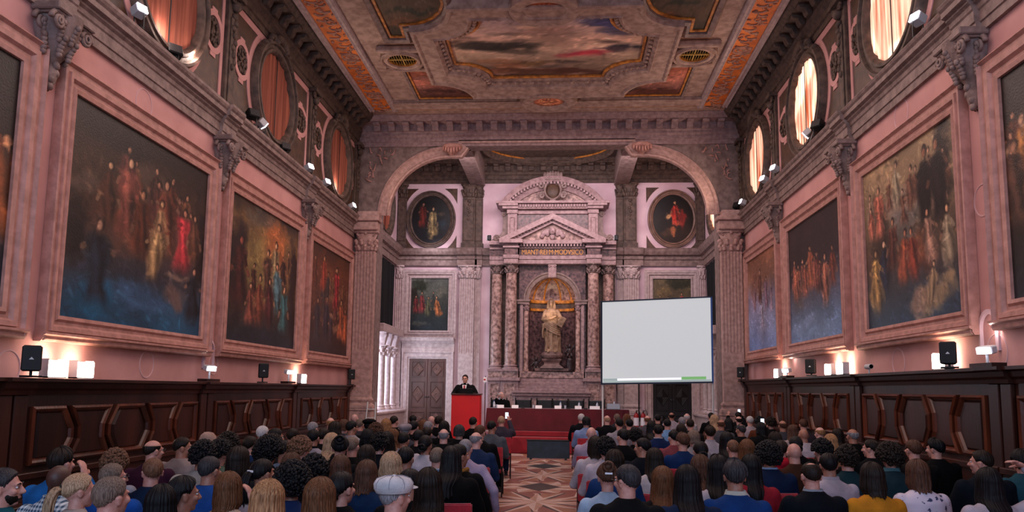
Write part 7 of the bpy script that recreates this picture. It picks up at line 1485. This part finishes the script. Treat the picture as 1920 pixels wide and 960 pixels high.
# =================================================================== AUDIENCE (x, y: head centre in the photograph -> a seat on the hall floor)
# px, py, hair style, hair colour, skin, top, kind, yaw, description, options
A = [
(9,915,'short','salt','fair','174a55','jacket',62,'grey dark hair, full beard and teal jacket, turned right',dict(extras=('beard',))),
(116,870,'quiff','dark','fair','1f5fa0','knit',10,'dark hair and bright blue sweater, hand at the ear',dict(pose='face')),
(113,901,'bald','black','dark','gingham','shirt',0,'shaved head and blue gingham shirt',dict(collar='gingham')),
(150,921,'pony','blond','fair','a89890','top',48,'blonde ponytail, turned right',dict(fem=True,extras=('tie_hair',))),
(216,873,'curly','midbrown','fair','8a8a94','shirt',-10,'tousled brown curls',{}),
(212,896,'crop','greybrown','fair','1a4a9a','jacket',40,'cropped grey hair, glasses and royal blue jacket',dict(extras=('glasses',))),
(210,934,'short','greybrown','fair','2a6684','jacket',20,'short greying brown hair and steel blue jacket',dict(collar='b5bcc8')),
(288,846,'fringe','dark','fair','38182a','knit',30,'balding crown, glasses and plum sweater',dict(extras=('glasses',))),
(287,886,'short','midbrown','fair','122440','knit',-35,'short brown hair, glasses and navy sweater, looking left',dict(extras=('glasses',),chair=1)),
(343,840,'short','dark','tan','8a7a78','jacket',55,'neat dark hair and taupe jacket, looking right',{}),
(391,831,'crop','midbrown','fair','6a5a54','knit',15,'tan knitted cap',dict(extras=('knit',),hatc='a08478')),
(382,857,'curly','black','tan','9a928c','jacket',0,'loose black curls and pale grey jacket',{}),
(394,883,'short','salt','tan','1c4488','jacket',15,'salt and pepper hair and blue jacket',{}),
(429,837,'curly','dark','fair','5a584a','knit',0,'round dark curls by the panelling',{}),
(412,852,'curly','black','fair','54685c','shirt',10,'black curls, hand raised to the cheek',dict(pose='face')),
(448,864,'bob','dark','fair','20242c','top',10,'smooth dark brown bob',dict(fem=True)),
(470,836,'short','dark','fair','152c54','knit',25,'short dark hair and navy sweater close to the panelling',{}),
(345,928,'medium','black','tan','a5bccc','shirt',52,'thick black hair and pale blue patterned shirt, looking right',dict(extras=('beard',) if False else ())),
(303,945,'long','black','fair','20242e','top',-8,'long straight black hair',dict(fem=True)),
(430,917,'bob','auburn','fair','ac9684','top',5,'glossy chestnut bob and beige top, hand raised',dict(fem=True,pose='face')),
(493,888,'pony','black','tan','a5989a','top',25,'black ponytail with a white clip and light grey top',dict(fem=True,extras=('clip',))),
(493,814,'short','white','fair','14223c','jacket',10,'thick silver hair and dark navy jacket',{}),
(517,821,'short','black','tan','17181e','jacket',40,'black hair by the panelling, looking right',{}),
(549,819,'short','dark','fair','18181c','knit',0,'dark hair beside the panelling, upright',{}),
(587,805,'short','grey','fair','131418','jacket',15,'pale grey hair and black jacket by the panelling',{}),
(588,822,'short','black','tan','8a8590','knit',5,'neat black hair and pale grey sweater with dark collar',dict(collar='15161c',chair=1)),
(504,850,'afro','black','tan','1a1c24','top',0,'large black curls',{}),
(534,846,'short','black','tan','687c98','tee',35,'faded black hair and grey blue shirt',{}),
(563,846,'curly','midbrown','fair','4a3c34','knit',25,'light brown curls, looking right',{}),
(512,838,'curly','dark','fair','24242a','knit',0,'dark brown curls, half hidden',{}),
(547,873,'long','brown','fair','8a8694','top',15,'long brown hair and grey top',dict(fem=True)),
(549,908,'afro','black','tan','1c2c54','top',0,'big black curls and navy top with a patterned band',dict(fem=True,band=1)),
(588,889,'curly','black','tan','1a2030','knit',0,'dense short black curls',{}),
(504,941,'long','ginger','fair','9a8272','top',0,'long strawberry blond hair',dict(fem=True)),
(601,935,'bob','auburn','fair','20242e','coat',10,'reddish brown hair with a fur trimmed hood',dict(fem=True,extras=('fur',))),
(641,917,'bun','black','fair','14161c','coat',25,'black hair in a low bun and dark coat',dict(fem=True)),
(639,878,'long','brown','fair','a8a490','top',0,'long dark brown hair and cream top',dict(fem=True)),
(688,890,'bob','brown','fair','122848','top',5,'brown bob and deep navy top',dict(fem=True,chair=1)),
(688,857,'bob','dark','fair','1e1e26','top',10,'rounded dark bob',dict(fem=True)),
(661,838,'crop','greybrown','fair','15161a','jacket',10,'short greying hair and black jacket',{}),
(638,840,'updo','black','fair','1a1c22','top',-10,'pinned up black hair',dict(fem=True)),
(628,806,'wavy','dark','fair','1a1a1e','coat',0,'wavy dark shoulder length hair',dict(fem=True)),
(622,830,'long','blond','fair','1c1c22','coat',15,'streaked blond long hair and black coat',dict(fem=True)),
(660,803,'short','black','tan','8a858c','jacket',30,'black hair and grey jacket, looking right',{}),
(692,800,'short','black','fair','131318','coat',10,'black felt beret',dict(extras=('beret',),hatc='101014')),
(690,822,'wavy','black','fair','121218','coat',0,'wavy black hair and black coat',dict(fem=True)),
(665,786,'bald','grey','pale','5a5560','jacket',0,'bald head far back by the left pilaster',{}),
(676,797,'short','greybrown','fair','3c3840','jacket',15,'short grey brown hair far back by the pilaster',{}),
(607,818,'short','dark','fair','17181e','knit',20,'dark hair, half hidden by longer hair',{}),
(712,834,'curly','black','fair','1c2230','top',0,'glossy black curls',dict(fem=True)),
(705,811,'curly','brown','fair','7a6a70','top',10,'short brown curls',dict(fem=True)),
(620,794,'fringe','ginger','pale','3c3440','jacket',0,'reddish thinning hair',{}),
(645,800,'medium','brown','fair','3a3840','jacket',10,'brown hair at collar length',{}),
(741,932,'crop','grey','fair','2a2c34','jacket',40,'large white flat cap',dict(extras=('cap',),hatc='c6c4c8')),
(733,873,'wavy','blond','fair','6a90b0','top',0,'long wavy blonde hair and light denim jacket',dict(fem=True)),
(761,861,'short','black','tan','14203c','jacket',10,'black hair, navy jacket and white collar',dict(collar='b9bec8')),
(770,909,'short','black','tan','14161c','jacket',25,'thick black hair and black jacket',{}),
(804,911,'long','dark','fair','16161c','top',0,'long dark wavy hair and black top',dict(fem=True,chair=1)),
(820,859,'crop','greybrown','fair','4a6a94','jacket',12,'cropped hair and blue denim jacket, hand at the chin',dict(pose='face',collar='b5bcc8',chair=1)),
(846,862,'long','black','fair','101014','coat',10,'long black hair and black coat next to a mustard scarf',dict(fem=True)),
(861,856,'bun','black','tan','141418','coat',45,'mustard scarf and black coat, looking right',dict(fem=True,extras=('scarf',))),
(873,842,'crop','grey','fair','9a8ca6','shirt',12,'close grey hair and lavender shirt, arm over the chair back',dict(pose='chair',chair=1)),
(832,818,'fringe','grey','pale','15171c','jacket',0,'bald crown with grey fringe and black jacket',{}),
(757,827,'short','black','tan','b0a8b0','shirt',8,'black hair and white shirt, broad shoulders',dict(collar='b0a8b0')),
(798,835,'bun','black','tan','b5b0ba','shirt',5,'low black bun and white shirt',dict(fem=True,chair=1)),
(785,822,'short','black','fair','1c1c24','knit',20,'black hair between two white shirts',{}),
(801,815,'short','dark','fair','1a1a20','jacket',0,'dark hair and black jacket, leaning',{}),
(861,811,'medium','salt','fair','16171c','jacket',0,'long grey streaked hair and black jacket',{}),
(887,793,'short','dark','fair','121318','jacket',10,'dark suit right in front of the red lectern',{}),
(922,802,'short','black','tan','4c5058','jacket',25,'black hair and grey suit jacket',dict(chair=1)),
(940,790,'crop','blond','fair','3a3440','jacket',5,'short fair hair, holding up a phone',dict(pose='phone',phone='lit phone held up by the person nearest the velvet table')),
(893,826,'fringe','grey','pale','1c2c4c','jacket',25,'bald crown and dark blue jacket',dict(chair=1)),
(900,812,'short','brown','fair','16161c','jacket',20,'dark brown hair tilted forward',{}),
(737,820,'wavy','auburn','fair','30242c','top',0,'curling auburn hair',dict(fem=True)),
(739,791,'short','dark','fair','14141a','jacket',20,'dark hair and black jacket in front of the door jamb',{}),
(760,809,'crop','grey','fair','3a3a44','jacket',0,'grey flat cap, facing the stage',dict(extras=('cap',),hatc='8a8086')),
(776,802,'short','black','fair','1a1c24','knit',15,'black hair below the carved door',{}),
(774,789,'short','black','fair','17171d','jacket',-10,'black hair against the left door leaf',{}),
(803,802,'short','grey','fair','4a4650','jacket',10,'grey brushed back hair',{}),
(809,790,'bald','grey','pale','3c3844','jacket',0,'bald pink head against the right door leaf',{}),
(823,791,'short','dark','fair','15151a','jacket',10,'dark hair and black jacket beside the lectern',{}),
(833,803,'bob','black','fair','17171c','top',0,'black chin length hair beside the lectern',dict(fem=True)),
(794,799,'bob','auburn','fair','2c2228','top',0,'auburn bob below the carved door',dict(fem=True)),
(726,827,'long','black','fair','1a1c24','top',0,'straight black hair, half hidden',dict(fem=True)),
(724,797,'wavy','ginger','fair','4a3a3c','top',0,'ginger wavy hair by the window bench',dict(fem=True)),
# ---------------- right of the aisle
(1176,903,'short','salt','fair','16191f','jacket',-45,'dark rimmed glasses and black jacket, looking left',dict(extras=('glasses',),chair=1)),
(1139,896,'updo','brown','fair','9ab0c8','shirt',-5,'pinned up brown hair and light blue shirt over floral collar',dict(fem=True,extras=('clip',),chair=1)),
(1152,867,'bob','dark','fair','16305c','coat',-5,'dark brown bob and blue coat at the aisle',dict(fem=True,chair=1)),
(1242,902,'long','auburn','fair','23222a','top',0,'long copper brown hair',dict(fem=True,chair=1)),
(1227,862,'long','dark','fair','b0a6a8','top',-5,'long dark brown hair and white top',dict(fem=True,chair=1)),
(1205,840,'short','black','tan','141c2c','jacket',-55,'black hair and dark navy jacket, turned left',{}),
(1168,820,'short','black','fair','111218','jacket',-35,'black hair and black jacket, looking left',{}),
(1191,820,'curly','black','fair','15151b','top',0,'soft black curls',dict(fem=True)),
(1136,843,'curly','black','fair','b4aab4','top',-10,'loose black curls and white top over a red chair',dict(fem=True,chair=1)),
(1116,836,'bob','dark','fair','b0a8b0','top',0,'short dark bob near the aisle',dict(fem=True)),
(1109,814,'bald','grey','pale','9c8ea4','shirt',10,'bald head and lavender striped shirt at the aisle',dict(chair=1,collar='9c8ea4')),
(1099,792,'medium','black','fair','7c92bc','shirt',0,'dark hair and light blue shirt at the aisle front',dict(chair=1)),
(1090,785,'short','white','fair','1c1f2a','jacket',0,'white hair and dark suit at the very front of the aisle',{}),
(1138,788,'fringe','blond','pale','1a1c24','jacket',-10,'balding fair hair and dark jacket below the table end',{}),
(1161,796,'short','black','fair','8c8690','knit',-15,'black hair and pale grey sweater',{}),
(1157,785,'short','greybrown','fair','2c2a32','jacket',0,'greying brown hair at the front by the velvet table',{}),
(1180,796,'short','black','fair','35363e','jacket',-10,'black hair and charcoal jacket',{}),
(1175,786,'bob','auburn','fair','3a2c30','top',0,'light auburn hair at the front by the table end',dict(fem=True)),
(1214,788,'fringe','midbrown','pale','4c4850','jacket',0,'thinning brown hair and grey jacket by the fire extinguishers',{}),
(1221,801,'long','black','fair','15151b','top',0,'long black hair right of the fire extinguishers',dict(fem=True)),
(1234,809,'short','black','fair','14244c','jacket',0,'black hair, navy blazer and white collar',dict(collar='b5b5c0')),
(1251,796,'short','black','fair','6f98c8','shirt',0,'black hair and sky blue shirt',{}),
(1233,786,'short','black','fair','17171d','jacket',0,'black hair at the front below the screen',{}),
(1259,781,'fringe','dark','tan','a89eaa','shirt',5,'bald crown and white shirt below the screen',{}),
(1288,783,'fringe','white','pale','a8a4ac','shirt',0,'bald crown with a white fringe below the screen',{}),
(1294,797,'short','dark','fair','2a2830','knit',10,'dark hair, leaning right',{}),
(1279,792,'short','grey','fair','3a3840','jacket',0,'grey hair, half hidden below the screen',{}),
(1277,808,'long','dark','fair','1a1a20','top',0,'long dark hair in the middle of the right block',dict(fem=True)),
(1263,821,'short','black','fair','7a3c44','knit',-30,'black hair and dusty red sweater',{}),
(1280,830,'quiff','brown','fair','132a54','knit',-20,'tousled brown hair and navy sweater',dict(chair=1)),
(1300,823,'medium','greybrown','fair','8c8890','knit',0,'greyish brown hair',dict(fem=True)),
(1331,813,'quiff','dark','fair','a29ca8','shirt',0,'thick dark hair and light grey shirt',dict(collar='a29ca8')),
(1313,847,'bun','black','fair','20242c','top',0,'sleek black hair drawn into a bun',dict(fem=True)),
(1312,877,'wavy','brown','fair','5a3c30','top',0,'long wavy chestnut hair',dict(fem=True)),
(1288,904,'long','black','fair','13213c','top',0,'very long straight black hair and navy top',dict(fem=True,chair=1)),
(1347,881,'long','black','fair','a59ca6','top',10,'long black hair and pale grey top',dict(fem=True)),
(1377,894,'quiff','salt','tan','14346a','knit',0,'grey flecked black hair, blue sweater and white collar',dict(collar='c4c0b4',chair=1)),
(1374,841,'crop','midbrown','fair','142640','knit',0,'cropped brown hair and dark navy sweater',{}),
(1400,843,'long','auburn','fair','2a2028','top',0,'long dark auburn hair',dict(fem=True)),
(1407,877,'long','black','fair','8f1f2c','top',0,'black hair and red sleeves',dict(fem=True)),
(1441,858,'afro','black','tan','13203c','jacket',0,'big black curls, navy jacket and pale blue collar',dict(collar='8fa6c8',chair=1)),
(1362,827,'long','black','fair','1b1b22','top',0,'black hair behind a cropped head',dict(fem=True)),
(1389,807,'thin','salt','tan','131418','jacket',-35,'thinning dark hair and black suit, looking left',{}),
(1339,787,'wavy','blond','fair','6a4a3c','top',-15,'fair wavy hair in front of the right pole',dict(fem=True)),
(1333,782,'short','black','fair','1a1a20','jacket',0,'black hair beside the right pole of the screen',{}),
(1352,797,'fringe','brown','tan','46464e','jacket',0,'thinning brown hair and grey jacket',{}),
(1366,795,'bob','black','fair','17171c','top',0,'black bob near the right pilaster',dict(fem=True)),
(1384,781,'short','dark','fair','22222a','jacket',0,'dark hair, holding up a phone by the right pilaster',dict(pose='phone',lpose='phone',phone='lit phone held up by the right pilaster')),
(1385,789,'fringe','dark','pale','26262e','jacket',0,'bald pink crown by the right pilaster',{}),
(1406,790,'short','white','fair','a89aa2','shirt',0,'snow white hair and pale shirt by the panelling',{}),
(1424,793,'curly','black','fair','5a3020','top',0,'dark curls by the right panelling, rust top',dict(fem=True)),
(1445,795,'curly','dark','fair','1a1820','top',0,'dark brown curls by the right panelling',dict(fem=True)),
(1427,804,'bob','black','fair','15161d','coat',-10,'black hair and dark coat, holding a glowing phone',dict(fem=True,pose='phone',phone='glowing phone held up among the right hand rows')),
(1467,799,'fringe','brown','tan','3a3a42','jacket',0,'bald crown with brown sides and charcoal jacket',{}),
(1453,826,'wavy','dark','fair','1c1a20','top',0,'dark wavy hair behind big curls',dict(fem=True)),
(1506,797,'short','brown','fair','3c3238','jacket',0,'thick brown hair by the right panelling',{}),
(1486,809,'long','brown','fair','9a8c8e','top',0,'straight brown hair and oatmeal top',dict(fem=True)),
(1506,817,'bald','brown','tan','b4aab2','shirt',0,'bald head and bright white shirt',dict(chair=1)),
(1537,813,'fringe','ginger','pale','a092a0','shirt',-20,'bald crown, glasses and pale lilac shirt',dict(extras=('glasses',))),
(1557,830,'long','ginger','fair','3a2a24','top',0,'long reddish hair',dict(fem=True)),
(1570,817,'long','dark','fair','1b1a20','top',0,'long dark hair next to the right panelling',dict(fem=True)),
(1598,818,'fringe','grey','tan','111216','jacket',-10,'balding grey hair and black jacket',{}),
(1488,850,'bald','brown','fair','3a2218','knit',0,'shaved head and dark brown sweater',{}),
(1492,835,'bun','black','fair','14141a','top',0,'black hair tied back, behind a shaved head',dict(fem=True)),
(1541,847,'curly','black','fair','1a1a22','top',-15,'black curls, face turned left',{}),
(1553,873,'short','black','tan','a69eaa','shirt',10,'smooth black hair and white shirt',dict(collar='a69eaa',chair=1)),
(1587,862,'curly','dark','fair','173038','knit',0,'dark brown curls and deep teal sweater',dict(chair=1)),
(1520,893,'thin','dark','fair','121a28','jacket',0,'bald patch in dark hair and black jacket',dict(collar='8a909c')),
(1632,842,'short','dark','fair','14161c','knit',-50,'short dark hair in profile, looking left',{}),
(1668,859,'afro','dark','fair','1c3038','top',-5,'huge dark brown curls and teal collar',dict(collar='4a7078',fem=True)),
(1634,895,'bob','dark','fair','b8771f','top',0,'dark wavy hair and mustard yellow top',dict(fem=True,chair=1)),
(1464,843,'short','dark','fair','a81c2c','hood',0,'red hooded top, between big curls and a shaved head',{}),
(1712,844,'short','brown','fair','1c1a1e','knit',-10,'short brown hair close to the right panelling',{}),
(1753,843,'quiff','black','fair','0f1014','jacket',-35,'fluffy black hair and black jacket, looking left',{}),
(1719,888,'bob','brown','fair','floral','top',0,'brown bob and white blouse with a dark flower print',dict(fem=True,chair=1)),
(1839,868,'short','dark','fair','162030','jacket',-50,'dark hair behind very long black hair, looking left',{}),
(1852,906,'long','black','fair','a79ea8','top',0,'very long black hair and white top, hand raised to the head',dict(fem=True,pose='head',chair=1)),
(1914,866,'medium','black','fair','1f4450','coat',0,'black hair and teal coat, cut by the right edge',dict(fem=True)),
]
ppl = []
for r in A:
    p = onZ(r[0], r[1], 1.168); ppl.append([p, r, p.copy()])
def along(p, dy):                                # slide along the line of sight so nobody sits inside a neighbour
    d = (p-CAM)/p[1]; return p+d*dy
for p in ppl:                                    # people by the walls keep clear of the bench
    pass
for it in range(80):
    for i in range(len(ppl)):
        for j in range(i+1, len(ppl)):
            a, b = ppl[i][0], ppl[j][0]; dx, dy = abs(a[0]-b[0]), b[1]-a[1]
            if dx < .47 and abs(dy) < .68:
                k = (.68*math.sqrt(max(0, 1-(dx/.47)**4))-abs(dy))*.28
                if k <= 0: continue
                s = 1 if dy >= 0 else -1; ppl[i][0] = along(a, -s*k); ppl[j][0] = along(b, s*k)
    for q in ppl:
        y0 = q[2][1]; m = .22+.045*max(0, y0-5); q[0] = along(q[0], float(np.clip(q[0][1], max(4.2, y0-m), min(20.8, y0+m))-q[0][1]))
        if abs(q[0][0]) > 5.1: q[0] = along(q[0], -.15)
ppl.sort(key=lambda q: q[0][1])
chair0 = [None]; names = {}; order = ('first', 'second', 'third', 'fourth', 'fifth', 'sixth', 'seventh', 'eighth', 'ninth', 'tenth', 'eleventh', 'twelfth')
rsA = random.Random(21); n_chairs = 0
for i, (p, r, _) in enumerate(ppl):
    px, py, style, hc, skin, top, kind, yaw, desc, o = r; o = dict(o); side = 'left' if p[0] < .2 else 'right'
    chair = o.pop('chair', 0); phone = o.pop('phone', None); band = o.pop('band', 0)
    sc = float(np.clip(p[2]/1.168, .90, 1.10)); rz = math.radians(rsA.uniform(-5, 5)); fl = (p[0], p[1], max(0.0, p[2]-1.168*sc)); near = p[1] < 8.5
    lab = 'seated person with %s' % desc; nw = len(lab.split())
    if nw+4 <= 15: lab += ', %s of the aisle' % side
    kw = dict(yaw=yaw, label=lab, group='audience %s of the aisle' % side, var=i % 3, detail=p[1] < 12, shoes=(-.9 < p[0] < 1.5), legs=rsA.choice(('16171d', '1a1f2c', '22222a', '1c2a44', '2a2422')))
    kw.update(o); pitch = rsA.choice((0, 0, -6, 4)) if abs(yaw) < 30 else 0
    t = person(fl, rz, sc, style, hc, skin, top, kind, pitch=pitch, **kw)
    if band:
        mb = MB(); 
        for z in (.80, .86): mb.frame(ellp(0, -.05, .207, .14, 40), [(0, -.004), (.006, -.004), (.006, .004), (0, .004)], lambda s, t_, h, z=z: (s, t_, z+h))
        for k in range(24): a = 2*PI*k/24; mb.ell((.212*math.cos(a), -.05+.145*math.sin(a), .83), (.008, .008, .01), 6, 4)
        mb.build('patterned_band', M['paper'], t)
    if phone:
        e, w, d, n = POSES['phone']; R = Matrix.Rotation(rz, 3, 'Z'); q = R @ (Vector((w[0]-.05, w[1]+.03, w[2]+.12))*sc); phone_thing((fl[0]+q.x, fl[1]+q.y, fl[2]+q.z), phone, rz)
    if chair or (near and p[1] < 6.2) or -.9 < p[0] < 1.5:
        if chair0[0] is None: chair0[0] = ch = make_chair()
        else: ch = copy_tree(chair0[0])
        ch.location = (p[0], p[1]+.02, 0); ch.rotation_euler = (0, 0, rz)
        tag(ch, ' '.join(('red chair under the person with '+desc).split()[:16]), 'chair', 'red conference chairs'); n_chairs += 1
# a bag on the floor by the aisle
t = tag(empty('backpack', (-.62, 9.6, 0)), 'black backpack on the floor beside the left aisle chairs', 'bag'); mb = MB(); mb.ell((0, 0, .21), (.16, .11, .21), 16, 12); mb.ell((0, -.09, .16), (.11, .06, .12), 12, 8); mobj('body', remesh(mb, .015, 3, 'bag'), M['leather'], t); MB().tube([(-.03, 0, .40), (-.02, -.02, .47), (.02, -.02, .47), (.03, 0, .40)], .01, 6).build('handle', M['black'], t)
# the speaker and the man at the table
p = onY(872, 711, 20.05); scs = (p[2]-.47)/(1.168+.47)
person((p[0], 20.05, .472+.47*scs), PI, scs, 'short', 'dark', 'fair', '14161c', 'jacket', pose='lean', lpose='lean', stand=True, extras=('glasses', 'tie'), label='person standing at the red lectern in a dark suit, white shirt and red tie, glasses', legs='14161c', collar='c0c0c8', shoes=True)
p = onY(940, 741, 23.75); sc = min(1.05, max(.85, (p[2]-.475)/1.168))
person((p[0], 23.75, .475), PI, sc, 'fringe', 'white', 'pale', '14161c', 'jacket', yaw=-48, pose='face', lpose='lap', label='seated person in a black suit at the velvet table, hand at the mouth', legs='14161c', collar='c0c0c8')
